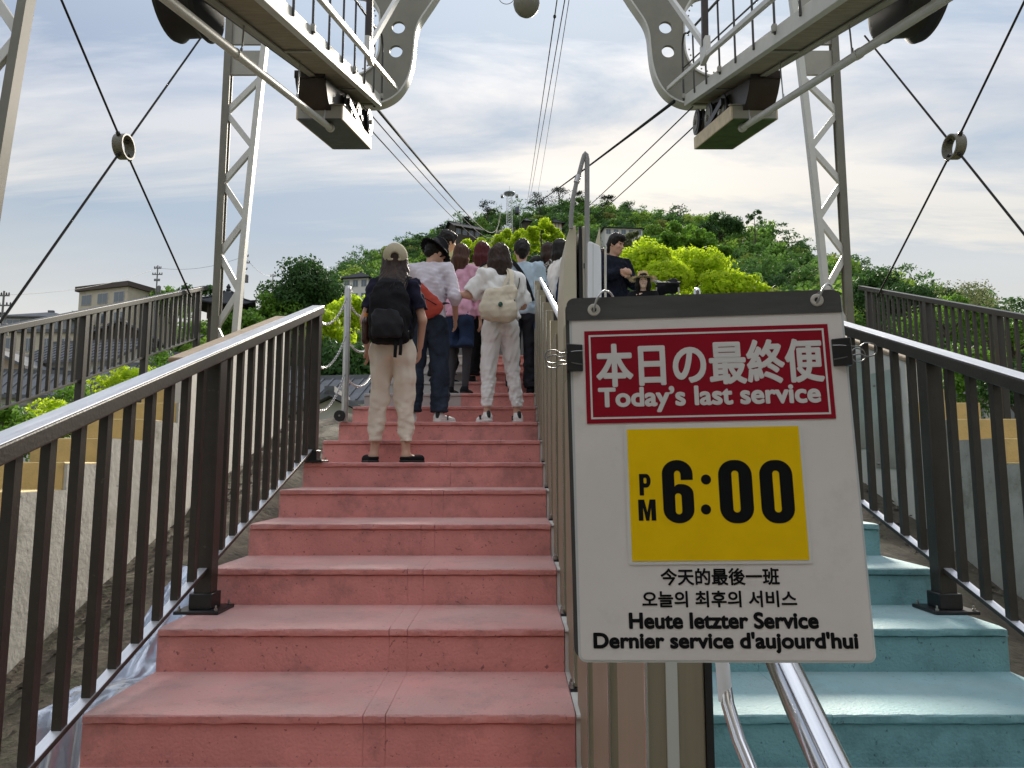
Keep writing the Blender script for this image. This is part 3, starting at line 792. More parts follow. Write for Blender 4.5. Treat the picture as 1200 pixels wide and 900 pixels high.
# ------------------------------------------------------------------ sloping service walkways
def walkway(s, side):
    X0, X1, h = -2.25, -1.83, 5.02
    y0, y1 = -1.0, 9.36
    P = lambda x, hh, Y: (lambda q: Vector((mx(q.x, s), q.y, q.z)))(sl(x, hh, Y))
    root = empty('service_walkway', P(X0, h, y1), '%s sloping service walkway with railing under the cableway steelwork' % side, 'walkway')
    k = 0
    Y = y0
    while Y < y1 - 0.05:                                     # boarded underside, one board panel after another
        Ye = min(Y + 1.86, y1)
        MB().bar(P((X0 + X1) / 2, h + 0.045, Y), P((X0 + X1) / 2, h + 0.045, Ye - 0.012), X1 - X0 - 0.05, 0.03).build('deck_panel', DECKM, root)
        MB().bar(P(X0 + 0.02, h + 0.028, Ye - 0.03), P(X1 - 0.02, h + 0.028, Ye - 0.03), 0.045, 0.03, (0, 1, 0)).build('cross_bar', TPAINT, root)
        Y = Ye
    for x, m in ((X0, TPAINT), (X1, TPALE)):
        MB().bar(P(x, h + 0.075, y0), P(x, h + 0.075, y1), 0.022, 0.15).build('side_channel', m, root, bevel=0.003)
        d = 0.035 if x == X0 else -0.035
        MB().bar(P(x + d, h + 0.006, y0), P(x + d, h + 0.006, y1), 0.06, 0.012).build('channel_lip', m, root)
    # railing on the inner edge
    ys = [9.34 - 0.55 * i for i in range(12)]
    for i, Y in enumerate(ys):
        b = MB(); a = P(X1 + 0.02, h + 0.08, Y)
        if i == 0:
            q = [a, a + Vector((0, 0, 0.72)), a + Vector((0, -0.03, 0.84)), a + Vector((0, -0.12, 0.90)), Vector(P(X1 + 0.02, h + 0.98, Y - 0.3))]
            b.tube(curve_pts(q, 4), 0.014, 8)
        else: b.tube([a, a + Vector((0, 0, 0.93))], 0.012, 8)
        b.build('railing_post', BROWN2, root, smooth=60)
    MB().tube([P(X1 + 0.02, h + 0.98, 9.04), P(X1 + 0.02, h + 0.98, 1.0)], 0.016, 8).build('railing_rail', BROWN2, root, smooth=60)
    MB().tube([P(X1 + 0.02, h + 0.55, 9.34), P(X1 + 0.02, h + 0.55, 1.0)], 0.010, 8).build('railing_rail', BROWN2, root, smooth=60)
    for i, Y in enumerate(ys): 
        if i % 3 == 0: MB().box(*sorted((P(X1 + 0.005, h, Y).x, P(X1 + 0.045, h, Y).x)), Y - 0.02, Y + 0.02, P(X1, h + 0.10, Y).z, P(X1, h + 0.17, Y).z).build('post_shoe', TPAINT, root)
    # long pale bracing bar from the portal leg, with a gusset and two struts
    br = empty('bracing_bar', P(-1.63, 5.33, 9.4), 'pale steel bracing bar above the %s walkway, bolted to the portal leg' % side, 'brace')
    MB().bar(P(-1.63, 5.30, 9.48), P(-1.63, 5.30, 1.0), 0.05, 0.055).build('bar', TPALE, br, bevel=0.005)
    gp = P(-1.63, 5.32, 7.62)
    MB().box(*sorted((gp.x - 0.03, gp.x + 0.03)), gp.y - 0.12, gp.y + 0.12, gp.z - 0.07, gp.z + 0.16).build('gusset', TPALE, br, bevel=0.004)
    MB().bar(gp + Vector((0, 0, 0.1)), P(-1.42, 6.9, 9.2), 0.05, 0.06).build('strut', TPALE, br)
    MB().bar(gp + Vector((0, 0, 0.1)), P(-1.63, 7.3, 7.5), 0.07, 0.05).build('strut', RUSTY, br)
    # suspended pipe beside the walkway
    xp, hp_ = -2.55, 4.86
    pp = empty('suspended_pipe', P(xp, hp_, 7.6), 'long grey pipe hung on thin rods beside the %s walkway' % side, 'pipe')
    def PQ(px, py, Y0):
        Y = Y0
        return at(px, py, Y)
    a = at(386, 149, 7.95); b_ = at(252, 43.5, 5.05); c_ = b_ + (b_ - a) * 0.9
    S = lambda v: Vector((mx(v.x, s), v.y, v.z))
    MB().tube([S(a), S(b_), S(c_)], 0.037, 14).build('tube', TPALE, pp, smooth=50)
    MB().tube([S(a), S(a + (a - b_).normalized() * 0.05)], 0.05, 14).build('collar', TPALE, pp, smooth=50)
    MB().tube([S(b_.lerp(a, 0.12)), S(b_.lerp(a, 0.14))], 0.043, 14).build('collar', TPALE, pp, smooth=50)
    for t in (0.93, 0.62, 0.16, -0.2):
        q = b_.lerp(a, t); w = q.copy(); w.z += 0.47; w.x += 0.02
        MB().tube([S(q), S(w)], 0.007, 6).build('hanger', GALV, pp)
        MB().lathe([(0.012, 0.0), (0.012, 0.05)], S(q) + Vector((0, 0, 0.03)), 'z', 6).build('nut', GALV, pp)
    # grease tray under the rope shoe
    tr = empty('grease_tray', P(-2.2, 4.3, 9.5), 'long grease tray with dark underside below the %s rope shoe' % side, 'tray')
    x0, x1, ya, yb = -2.46, -1.96, 7.75, 9.38
    hb = 4.33
    def slab(xa, xb, ha, hb_, Ya, Yb, nm, m):
        T_ = lambda x, hh, Y_: Vector((mx(x, s), Y_, E + hh + 0.24 * (Y_ - 9.38)))
        vs = [T_(xa, ha, Ya), T_(xb, ha, Ya), T_(xb, ha, Yb), T_(xa, ha, Yb), T_(xa, hb_, Ya), T_(xb, hb_, Ya), T_(xb, hb_, Yb), T_(xa, hb_, Yb)]
        MB().add(vs, [(0,3,2,1),(4,5,6,7),(0,1,5,4),(1,2,6,5),(2,3,7,6),(3,0,4,7)]).build(nm, m, tr)
    slab(x0, x1, hb, hb + 0.012, ya, yb, 'bottom', mat('mossy dark tray bottom', (0.035, 0.055, 0.03) if s > 0 else (0.035, 0.037, 0.037), 0.45, var=0.4, stain=(0.05, 0.10, 0.02) if s > 0 else (0.10, 0.10, 0.095), sscale=5, obj=False) if s < 0 else mat('mossy green tray bottom', (0.045, 0.09, 0.02), 0.6, var=0.4, stain=(0.03, 0.04, 0.02), sscale=5, obj=False))  # left bottom dark with grey mottling, right one green
    slab(x1, x1 + 0.018, hb + 0.002, hb + 0.17, ya, yb, 'side_board', WOODT)
    slab(x0 - 0.018, x0, hb + 0.002, hb + 0.17, ya, yb, 'side_board', WOODT)
    slab(x0, x1, hb + 0.013, hb + 0.168, ya, ya + 0.018, 'end_board', TPAINT)
    slab(x0, x1, hb + 0.013, hb + 0.168, yb - 0.018, yb, 'end_board', TPAINT)
    slab(x0 - 0.04, x1 + 0.04, hb + 0.171, hb + 0.181, ya - 0.02, ya + 0.03, 'rim', TPAINT)
    # track rope beam, rope shoe and sheaves
    sh = empty('rope_shoe', P(-2.25, 4.8, 8.6), 'dark curved rope shoe between the %s walkway and its grease tray' % side, 'saddle')
    MB().bar(P(-2.30, 5.10, -1.0), P(-2.30, 5.10, 8.3), 0.05, 0.09).build('track_beam', DARKST, sh)
    g = []
    for k in range(17):
        t = k / 16; Y = 7.45 + 1.75 * t ** 1.3
        zu = E + 5.00 + TAN * (Y - PY); zl = E + 4.36 + 0.24 * (Y - 9.38)
        if Y < 8.05: zl += 0.62 * (1 - math.sqrt(max(0, 1 - ((8.05 - Y) / 0.62) ** 2)))
        g.append([Vector((mx(x, s), Y, z)) for x, z in ((-2.42, zl), (-2.08, zl), (-2.08, zu), (-2.42, zu), (-2.42, zl))])
    MB().sheet(g).build('shoe', RUSTY, sh, smooth=40)
    for Yq, xq, r in ((8.35, -2.06, 0.20), (8.85, -2.04, 0.19), (9.22, -1.98, 0.17)):
        c = P(xq, 4.76, Yq)
        w = empty('sheave', c); w.parent = sh; w.location = Vector(c) - ploc(sh)
        MB().lathe([(r * 0.75, -0.05), (r, -0.045), (r, -0.03), (r * 0.86, 0.0), (r, 0.03), (r, 0.045), (r * 0.75, 0.05)], c, 'x', 28).build('rim', DARKST, w, smooth=40)
        MB().lathe([(r * 0.55, -0.058), (r * 0.75, -0.056), (r * 0.75, 0.056), (r * 0.55, 0.058)], c, 'x', 28).build('face_ring', TDARK, w, smooth=40)
        MB().lathe([(r * 0.2, -0.08), (r * 0.2, 0.08)], c, 'x', 16).build('hub', TPAINT, w, smooth=40)
    MB().box(*sorted((P(-2.10, 0, 0).x, P(-1.97, 0, 0).x)), 8.2, 9.3, P(0, 4.62, 8.8).z, P(0, 4.70, 8.8).z).build('bracket', DARKST, sh)
    # large dark wheel further down the slope
    c = at(221, -6, 5.2); c = Vector((mx(c.x, s), c.y, c.z))
    wh = empty('guide_wheel', c, 'large black guide wheel at the top %s corner of the steelwork' % side, 'wheel')
    r = 0.35
    MB().lathe([(r * 0.82, -0.16), (r * 0.97, -0.15), (r, -0.12), (r * 0.9, -0.07), (r * 0.88, 0.07), (r, 0.12), (r * 0.97, 0.15), (r * 0.82, 0.16)], c, 'x', 40).build('rim', RUBBER, wh, smooth=40)
    MB().lathe([(r * 0.2, -0.2), (r * 0.2, 0.2)], c, 'x', 20).build('hub', TPAINT, wh, smooth=40)
    for k in range(6):
        a = k * math.pi / 3
        MB().bar(c, c + Vector((0, math.cos(a), math.sin(a))) * r * 0.85, 0.06, 0.05, (1, 0, 0)).build('spoke', DARKST, wh)
    MB().bar(c + Vector((-0.19, 0, 0)), c + Vector((-0.19, 0.5, 0.6)), 0.03, 0.10).build('fork', TPAINT, wh)
walkway(-1, 'left'); walkway(1, 'right')

# grey dome hung over the middle
lm = at(617, 4, 8.6)
lp_ = empty('loudspeaker', lm, 'grey dome hanging at the top middle of the picture', 'loudspeaker')
MB().lathe([(0.02, -0.172), (0.07, -0.163), (0.12, -0.125), (0.155, -0.075), (0.172, -0.01), (0.168, 0.03), (0.14, 0.06), (0.06, 0.09), (0.03, 0.20)], lm, 'z', 28).build('shell', PLATEP, lp_, smooth=60)
MB().tube([lm + Vector((0, 0, 0.19)), lm + Vector((0, 0.9, 2.2))], 0.018, 8).build('stem', TPAINT, lp_)
rg = lm + Vector((-0.26, 0, 0.09))
MB().tube([rg + Vector((0.10 * math.cos(a), 0, 0.10 * math.sin(a))) for a in [2*math.pi*k/24 for k in range(25)]], 0.004, 6).build('cable_loop', RUBBER, lp_)
MB().tube([rg + Vector((0, 0, 0.09)), rg + Vector((0, 0.02, 0.16)), rg + Vector((0.1, 0.3, 1.5))], 0.03, 8).build('cable_clamp', DARKST, lp_)
# ------------------------------------------------------------------ terrain: the valley floor rising into the wooded hill
SKY = [(-600, 430), (-200, 415), (0, 402), (100, 398), (200, 392), (300, 372), (350, 346), (400, 306), (450, 289), (500, 272), (540, 258), (580, 247), (620, 243), (650, 236), (700, 238), (760, 246),
       (800, 252), (850, 256), (900, 267), (950, 287), (1000, 303), (1050, 328), (1100, 345), (1160, 362), (1200, 380), (1400, 400), (1900, 425)]
_az, _te = [], []
for px, py in SKY:
    d = at(px, py, 1.0); _az.append(math.atan2(d.x, 1.0)); _te.append((d.z - E) / math.hypot(d.x, 1.0))
_az, _te = np.array(_az), np.array(_te)
def ridge(az):
    """distance of the skyline and height of the bare ground there, for a bearing from the station"""
    t = np.interp(az, _az, _te)
    Rr = np.interp(az, np.radians([-70, -34, -22, -12, -4, 8, 18, 26, 34, 70]), [200, 180, 170, 250, 340, 350, 290, 210, 170, 200])
    return Rr, np.maximum(t * Rr - 8.0, 6.0)
def ground_z(x, y):
    x = np.asarray(x, float); y = np.asarray(y, float)
    r = np.hypot(x, y); az = np.arctan2(x, np.maximum(y, 1e-6)); az = np.where(y < 0, np.sign(x) * 1.5708, az)
    Rr, Hr = ridge(az)
    s_ = np.clip((r - 12) / (Rr - 12), 0, None)
    up = np.where(s_ <= 1, s_ ** 1.35, 1.0 + (s_ - 1) * 0.15 - np.clip(s_ - 1, 0, 3) ** 1.2 * 0.9)
    und = 0.9 * np.sin(x * 0.041 + 1.3) * np.sin(y * 0.037) + 0.5 * np.sin(x * 0.11 + y * 0.07)
    fade = np.clip((r - 25) / 60, 0, 1)
    return np.maximum(-2.2 + (Hr + 2.2 + E) * up + und * fade * 1.2, -2.2)
def gz(x, y): return float(ground_z(x, y))
GROUNDM = mat('leaf litter and grass', (0.062, 0.070, 0.028), 0.95, var=0.4, vscale=0.25, stain=(0.10, 0.085, 0.05), sscale=0.12, obj=False)
def terrain():
    rs_ = np.concatenate([np.linspace(0.5, 30, 16), np.geomspace(33, 420, 70), np.geomspace(460, 2500, 10)])
    aa = np.radians(np.concatenate([np.linspace(-180, -62, 14), np.linspace(-60, 60, 150), np.linspace(62, 180, 14)]))
    A, Rg = np.meshgrid(aa, rs_)
    x = Rg * np.sin(A); y = Rg * np.cos(A); z = ground_z(x, y)
    n, m = A.shape
    v = np.stack([x, y, z], -1).reshape(-1, 3)
    f = [(i*m+j, i*m+j+1, (i+1)*m+j+1, (i+1)*m+j) for i in range(n-1) for j in range(m-1)]
    me = bpy.data.meshes.new('ground'); me.from_pydata(v.tolist(), [], f); me.materials.append(GROUNDM)
    me.polygons.foreach_set('use_smooth', [True] * len(me.polygons)); me.update()
    props(link('ground', me), kind='structure')
terrain()
# paved yard the stairs stand on, before and under them
o = MB().box(-9, 9, -14, 1.2, -0.30, -0.10).build('pavement', mat('station forecourt asphalt', (0.07, 0.07, 0.072), 0.9, var=0.2, obj=False)); props(o, kind='structure')

# ------------------------------------------------------------------ foliage
def crown_pts(rng, nb, nl, leaf, rx, rz, lobe=0.42, shell=0.75):
    """leaf-sized faces on many lobes spread through an uneven crown of half-width rx and half-height rz"""
    d = rng.normal(size=(nb, 3)); d[:, 2] = np.abs(d[:, 2]) * 1.1 - 0.35
    d /= np.linalg.norm(d, axis=1)[:, None]
    rad = shell * rng.uniform(0.55, 1.05, (nb, 1))
    c = d * rad * np.array([rx, rx, rz])
    lr = lobe * rng.uniform(0.6, 1.25, nb) * min(rx, rz)
    k = rng.integers(0, nb, nl)
    n = rng.normal(size=(nl, 3)); n[:, 2] += 0.25; n /= np.linalg.norm(n, axis=1)[:, None]
    p = c[k] + n * lr[k][:, None] * rng.uniform(0.55, 1.12, (nl, 1)) * np.array([1, 1, 0.85])
    nn = n + rng.normal(scale=0.55, size=(nl, 3)); nn /= np.linalg.norm(nn, axis=1)[:, None]
    t = np.cross(nn, rng.normal(size=(nl, 3))); t /= np.linalg.norm(t, axis=1)[:, None]; b = np.cross(nn, t)
    s_ = leaf * rng.uniform(0.6, 1.35, (nl, 1))
    q = np.stack([p - t*s_*0.5, p + b*s_*0.32, p + t*s_*0.5, p - b*s_*0.32], 1)
    return q                                                     # (nl, 4, 3)
def pine_pts(rng, nl, leaf, rx, rz):
    """layered, flat-topped pine with gaps between its pads"""
    nb = 13; c = []
    for i in range(nb):
        h = rng.uniform(-0.7, 1.0); w = (1.0 - 0.45 * max(h, 0)) * rng.uniform(0.15, 0.8)
        a = rng.uniform(0, 2*np.pi); c.append((w*rx*np.cos(a), w*rx*np.sin(a), h*rz))
    c = np.array(c); k = rng.integers(0, nb, nl)
    n = rng.normal(size=(nl, 3)) * np.array([1, 1, 0.28]) * rx * 0.2
    p = c[k] + n
    nn = rng.normal(size=(nl, 3)); nn[:, 2] += 0.8; nn /= np.linalg.norm(nn, axis=1)[:, None]
    t = np.cross(nn, rng.normal(size=(nl, 3))); t /= np.linalg.norm(t, axis=1)[:, None]; b = np.cross(nn, t)
    s_ = leaf * rng.uniform(0.6, 1.3, (nl, 1))
    return np.stack([p - t*s_*0.6, p + b*s_*0.2, p + t*s_*0.6, p - b*s_*0.2], 1)
def leaf_mesh(name, quads, tint, m):
    n = len(quads); me = bpy.data.meshes.new(name)
    me.vertices.add(n * 4); me.vertices.foreach_set('co', np.ascontiguousarray(quads.reshape(-1), dtype=np.float32))
    me.loops.add(n * 4); me.loops.foreach_set('vertex_index', np.arange(n * 4, dtype=np.int32))
    me.polygons.add(n); me.polygons.foreach_set('loop_start', np.arange(0, n * 4, 4, dtype=np.int32))
    me.update(calc_edges=True)
    a = me.attributes.new('tint', 'FLOAT', 'FACE'); a.data.foreach_set('value', np.ascontiguousarray(tint, dtype=np.float32))
    me.materials.append(m)
    return me
WOODL = leaf_mat('hill foliage', [(0.050, 0.108, 0.036), (0.082, 0.172, 0.040), (0.125, 0.245, 0.040), (0.21, 0.34, 0.046), (0.24, 0.23, 0.07)], 0.5)
LIME = leaf_mat('fresh lime foliage', [(0.38, 0.52, 0.018), (0.50, 0.64, 0.028)], 0.6)
MIDG = leaf_mat('mid green foliage', [(0.085, 0.19, 0.022), (0.14, 0.27, 0.028)], 0.45)
DARKG = leaf_mat('deep green foliage', [(0.030, 0.078, 0.020), (0.052, 0.12, 0.026)], 0.35)
PALEG = leaf_mat('pale grey green foliage', [(0.13, 0.155, 0.060), (0.17, 0.19, 0.085)], 0.4)
PINEG = leaf_mat('pine foliage', [(0.013, 0.026, 0.012), (0.022, 0.040, 0.016)], 0.2)
BARK = mat('bark', (0.075, 0.058, 0.042), 0.95, var=0.35, vscale=6, bump=0.8, bscale=18)
def forest():
    rng = np.random.default_rng(4)
    allq, allt = [], []
    protos = {}
    def proto(kind, lod):
        key = (kind, lod)
        if key not in protos:
            out = []
            for i in range(5):
                if kind == 'round': q = crown_pts(rng, 20, (420, 900)[lod], (0.235, 0.15)[lod], 1.0, 0.85)
                elif kind == 'tall': q = crown_pts(rng, 18, (380, 800)[lod], (0.22, 0.145)[lod], 0.75, 1.25)
                else: q = pine_pts(rng, (240, 420)[lod], 0.22, 1.0, 0.8)
                out.append(q)
            protos[key] = out
        return protos[key][rng.integers(0, 5)]
    cell = {}
    n = 0
    for _ in range(26000):
        az = math.radians(rng.uniform(-46, 46)); rmax = float(ridge(az)[0]) * 1.03
        rmin = 95 if az > math.radians(-12) else 120
        r = math.sqrt(rng.uniform(rmin ** 2, rmax ** 2)) if rmax > rmin else None
        if r is None: continue
        x, y = r * math.sin(az), r * math.cos(az)
        rad = rng.uniform(3.0, 5.2)
        key = (int(x // 6), int(y // 6))
        ok = True
        for i in (-1, 0, 1):
            for j in (-1, 0, 1):
                for (ox, oy, orad) in cell.get((key[0]+i, key[1]+j), ()):
                    if (ox-x)**2 + (oy-y)**2 < (0.62*(orad+rad))**2: ok = False
        if not ok: continue
        for hx, hy, hr_ in CLEAR:
            if (hx-x)**2 + (hy-y)**2 < (hr_ + rad)**2: ok = False
            # keep the line of sight to houses open
            elif hy > y and r < math.hypot(hx, hy) and abs(hx * (y / hy) - x) < (hr_ * y / hy) + rad * 0.9 and math.hypot(hx, hy) - r < 45: ok = False
        if not ok: continue
        cell.setdefault(key, []).append((x, y, rad))
        near = r > 0.88 * rmax
        kind = 'pine' if rng.random() < (0.30 if near else 0.04) else ('tall' if rng.random() < 0.2 else 'round')
        q = proto(kind, 1 if r < 170 else 0)
        a = rng.uniform(0, 2*math.pi); ca, sa = math.cos(a), math.sin(a)
        Rm = np.array([[ca, -sa, 0], [sa, ca, 0], [0, 0, 1]])
        hgt = rad * rng.uniform(0.85, 1.15)
        z = gz(x, y)
        lift_ = rng.uniform(1.5, 4.0) + (2.0 if kind == 'pine' else 0)
        qq = (q @ Rm.T) * np.array([rad, rad, hgt]) + np.array([x, y, z + lift_ + hgt * 0.55])
        allq.append(qq)
        t = {'pine': rng.uniform(0.0, 0.12), 'tall': rng.uniform(0.1, 1.0), 'round': rng.beta(1.6, 2.2)}[kind]
        allt.append(np.full(len(q), t))
        n += 1
    o = link('forest', leaf_mesh('forest', np.concatenate(allq), np.concatenate(allt), WOODL))
    props(o, 'dense mixed wood covering the hill', None, None, 'stuff')
    print('forest trees', n, 'quads', sum(len(q) for q in allq))
def undergrowth():
    rng = np.random.default_rng(9)
    allq, allt = [], []
    for _ in range(620):
        az = math.radians(rng.uniform(-48, 48)); r = rng.uniform(15, 125)
        x, y = r * math.sin(az), r * math.cos(az)
        if y < 11.5: continue
        bad = any((hx-x)**2 + (hy-y)**2 < (hr_ + 1.2)**2 for hx, hy, hr_ in CLEAR)
        bad = bad or any(hy > y and abs(hx * (y / hy) - x) < hr_ * y / hy + 1.0 and hy - y < 22 for hx, hy, hr_ in CLEAR)
        if bad: continue
        rad = rng.uniform(0.7, 1.5) * (1 + r / 70)
        q = crown_pts(rng, 9, 170, 0.22 * max(0.55, 1.0 - 0.0 * r), 1.0, 0.8) * rad
        allq.append(q + np.array([x, y, gz(x, y) + 0.35 * rad])); allt.append(np.full(len(q), rng.uniform(0.15, 0.95)))
    o = link('undergrowth', leaf_mesh('undergrowth', np.concatenate(allq), np.concatenate(allt), WOODL))
    props(o, 'low bushes and undergrowth on the valley floor', None, None, 'stuff')

def tree(name, label, px, top, Y, rx, rz, m, nl, leaf, nb=24, seed=1, lobe=0.40, kind='round', group=None, shell=0.75):
    rng = np.random.default_rng(seed)
    p = at(px, top, Y); z0 = gz(p.x, Y)
    if kind == 'pine': q = pine_pts(rng, nl, leaf, rx, rz)
    else: q = crown_pts(rng, nb, nl, leaf, rx, rz, lobe, shell)
    ztop = np.percentile(q[:, :, 2], 99.3)
    cz = p.z - ztop
    root = empty(name, (p.x, Y, z0), label, 'tree', group)
    cr = link('crown', leaf_mesh('crown', q, rng.uniform(0, 1, len(q)), m), root, (0, 0, cz - z0))
    H = max(cz - z0, 0.5)
    rr_ = random.Random(seed); b = MB(); r0 = 0.05 * rx + 0.05
    sway = Vector((rr_.uniform(-.3, .3), rr_.uniform(-.3, .3), 0)) * rx * 0.3
    pts = [Vector((0, 0, -0.4)), Vector((0, 0, H * 0.35)) + sway * 0.5, Vector((0, 0, H * 0.75)) + sway, Vector((0, 0, H + rz * 0.4)) + sway * 1.3]
    b.tube(curve_pts(pts, 4), r0, 8, radii=[r0 * (1.25 - 0.85 * i / 12) for i in range(13)])
    for i in range(9):
        t = rr_.uniform(0.35, 1.0); base = Vector((0, 0, H * t)) + sway * t
        a = rr_.uniform(0, 6.28); e = base + Vector((math.cos(a) * rx * rr_.uniform(.35, .8), math.sin(a) * rx * rr_.uniform(.35, .8), rz * rr_.uniform(0.1, 0.9)))
        mid = base.lerp(e, 0.5) + Vector((0, 0, rz * 0.1))
        b.tube(curve_pts([base, mid, e], 3), r0, 6, radii=[r0 * (0.5 - 0.4 * k / 6) for k in range(7)])
    b.build('trunk', BARK, root, smooth=60, local=True, fix=False)
    return root

# ------------------------------------------------------------------ buildings
CLEAR = []
ROOFT = mat('grey roof tiles', (0.115, 0.12, 0.13), 0.7, spec=0.3, var=0.25, vscale=1.5, obj=False)
ROOFD = mat('dark temple tiles', (0.045, 0.048, 0.052), 0.85, spec=0.15, var=0.2, obj=False)
WALLW = mat('white plaster', (0.62, 0.61, 0.58), 0.85, var=0.08, vscale=0.8, obj=False)
WALLC = mat('cream render', (0.52, 0.47, 0.37), 0.85, var=0.1, vscale=0.8, stain=(0.3, 0.26, 0.2), sscale=0.5, sfrom=.55, sto=.8, obj=False)
WALLG = mat('blue grey siding', (0.24, 0.26, 0.28), 0.8, var=0.08, obj=False)
WALLP = mat('salmon render', (0.46, 0.36, 0.28), 0.85, var=0.1, obj=False)
TIMBER = mat('dark timber', (0.06, 0.048, 0.038), 0.8, var=0.2, obj=False)
REDP = mat('vermilion timber', (0.42, 0.065, 0.035), 0.6, var=0.1, obj=False)
GLASS = mat('window glass', (0.10, 0.13, 0.16), 0.08, spec=0.9, obj=False)
FRAMEM = mat('window frame', (0.42, 0.42, 0.42), 0.5)
BROWNR = mat('brown fascia', (0.075, 0.055, 0.045), 0.7)
def house(name, label, px, py_top, Y, w, d, hwall, hroof, wall=WALLW, roofm=ROOFT, rows=2, cols=3, rot=0.0, style='gable', cat='house', over=0.5, clear=True, ribs=True, fade=None):
    """py_top: where the top of the roof stands; the base runs down to the ground"""
    p = at(px, py_top, Y); zt = p.z; ze = zt - hroof; zb = min(gz(p.x, Y) - 0.3, ze - hwall)
    root = empty(name, (p.x, Y, zb), label, cat)
    root.rotation_euler = (0, 0, rot)
    L = lambda b, nm, m, par=root, **k: b.build(nm, m, par, local=True, **k)
    H = ze - zb
    L(MB().box(-w/2, w/2, -d/2, d/2, 0, H), 'wall', wall)
    o2 = over
    if style == 'gable':
        pl = [(-d/2 - o2, H - 0.25), (0, H + hroof), (d/2 + o2, H - 0.25), (d/2 + o2, H - 0.08), (0, H + hroof + 0.2), (-d/2 - o2, H - 0.08)]
        rf = L(MB().prism(pl, lambda y, z: (-w/2 - o2, y, z), lambda y, z: (w/2 + o2, y, z)), 'roof', roofm)
        L(MB().prism([(-d/2 + 0.02, H), (0, H + hroof - 0.05), (d/2 - 0.02, H)], lambda y, z: (-w/2 + 0.03, y, z), lambda y, z: (w/2 - 0.03, y, z)), 'gable_wall', wall)
        L(MB().box(-w/2 - o2, w/2 + o2, -0.16, 0.16, H + hroof + 0.05, H + hroof + 0.32), 'ridge', roofm, rf)
        if ribs:
            k = int((w + 2*o2) / 0.45); b = MB()
            for i in range(k + 1):
                x = -w/2 - o2 + (w + 2*o2) * i / k
                for sg in (-1, 1):
                    b.bar((x, sg * (d/2 + o2), H - 0.05), (x, 0, H + hroof + 0.22), 0.09, 0.08)
            L(b, 'tile_ribs', roofm, rf)
    elif style == 'gable_front':
        pl = [(-w/2 - o2, H - 0.25), (0, H + hroof), (w/2 + o2, H - 0.25), (w/2 + o2, H - 0.08), (0, H + hroof + 0.2), (-w/2 - o2, H - 0.08)]
        rf = L(MB().prism(pl, lambda x, z: (x, -d/2 - o2, z), lambda x, z: (x, d/2 + o2, z)), 'roof', roofm)
        L(MB().prism([(-w/2 + 0.02, H), (0, H + hroof - 0.05), (w/2 - 0.02, H)], lambda x, z: (x, -d/2 + 0.03, z), lambda x, z: (x, d/2 - 0.03, z)), 'gable_wall', wall)
        L(MB().box(-0.16, 0.16, -d/2 - o2, d/2 + o2, H + hroof + 0.05, H + hroof + 0.32), 'ridge', roofm, rf)
    elif style == 'hip':
        W, D = w/2 + o2, d/2 + o2; rl = max(0.1, w/2 - d/2)
        vs = [(-W, -D, H - 0.1), (W, -D, H - 0.1), (W, D, H - 0.1), (-W, D, H - 0.1), (-rl, 0, H + hroof), (rl, 0, H + hroof), (-W, -D, H - 0.25), (W, -D, H - 0.25), (W, D, H - 0.25), (-W, D, H - 0.25)]
        rf = L(MB().add(vs, [(0,1,5,4),(2,3,4,5),(1,2,5),(3,0,4),(6,9,8,7),(0,6,7,1),(1,7,8,2),(2,8,9,3),(3,9,6,0)]), 'roof', roofm)
        L(MB().box(-rl, rl, -0.14, 0.14, H + hroof - 0.05, H + hroof + 0.2), 'ridge', roofm, rf)
    elif style == 'flat':
        rf = L(MB().box(-w/2 - o2, w/2 + o2, -d/2 - o2, d/2 + o2, H, H + hroof), 'roof', roofm)
    fh = hwall / rows
    for i in range(rows):
        for j in range(cols):
            cx = -w/2 + w * (j + 0.5) / cols; z0 = H - fh * (i + 1) + fh * 0.28
            ww, wh = w / cols * 0.62, fh * 0.52
            f = L(MB().box(cx - ww/2, cx + ww/2, -d/2 - 0.06, -d/2 + 0.02, z0, z0 + wh), 'window', FRAMEM)
            hw = ww / 2 - 0.06
            for sg in (-1, 1):
                L(MB().box(min(cx + sg*0.03, cx + sg*hw), max(cx + sg*0.03, cx + sg*hw), -d/2 - 0.075, -d/2 - 0.0605, z0 + 0.06, z0 + wh - 0.06), 'pane', GLASS, f)
    if clear: CLEAR.append((p.x, Y, max(w, d) / 2))
    return root
house('grey_house', 'low blue grey house with shallow hipped roof above the left outer railing', 60, 366, 78, 6.6, 6, 4.5, 1.0, WALLG, ROOFT, 2, 3, 0.10, 'hip', over=0.3)
house('apartment_block', 'cream three storey block with brown roof edge on the left skyline', 150, 341, 88, 8.0, 7, 7.5, 0.6, WALLC, BROWNR, 3, 3, -0.35, 'flat', 'building', over=0.35)
house('apartment_block', 'long cream building full of windows below the blue grey house', 45, 392, 62, 9.0, 5, 4.5, 0.3, WALLC, ROOFT, 2, 6, 0.05, 'flat', 'building', over=0.2)
house('tiled_house', 'salmon walled house with low tiled roof at the left picture edge', 12, 416, 44, 3.6, 4, 3.0, 0.9, WALLP, ROOFT, 1, 2, 0.1, 'gable_front')
house('tiled_house', 'white house with broad grey tiled roof behind the left outer railing', 15, 440, 36, 5.0, 4, 2.6, 1.1, WALLW, ROOFT, 1, 3, 0.25, 'gable')
house('tiled_house', 'dark tiled two storey house behind the second post of the left outer railing', 118, 404, 48, 6.5, 5, 4.5, 1.4, WALLW, ROOFT, 2, 4, -0.2, 'gable')
house('tiled_house', 'tiled house with timber upper floor between the left outer railing posts', 150, 384, 60, 5.0, 5, 4.5, 1.3, TIMBER, ROOFT, 2, 3, 0.3, 'gable_front')
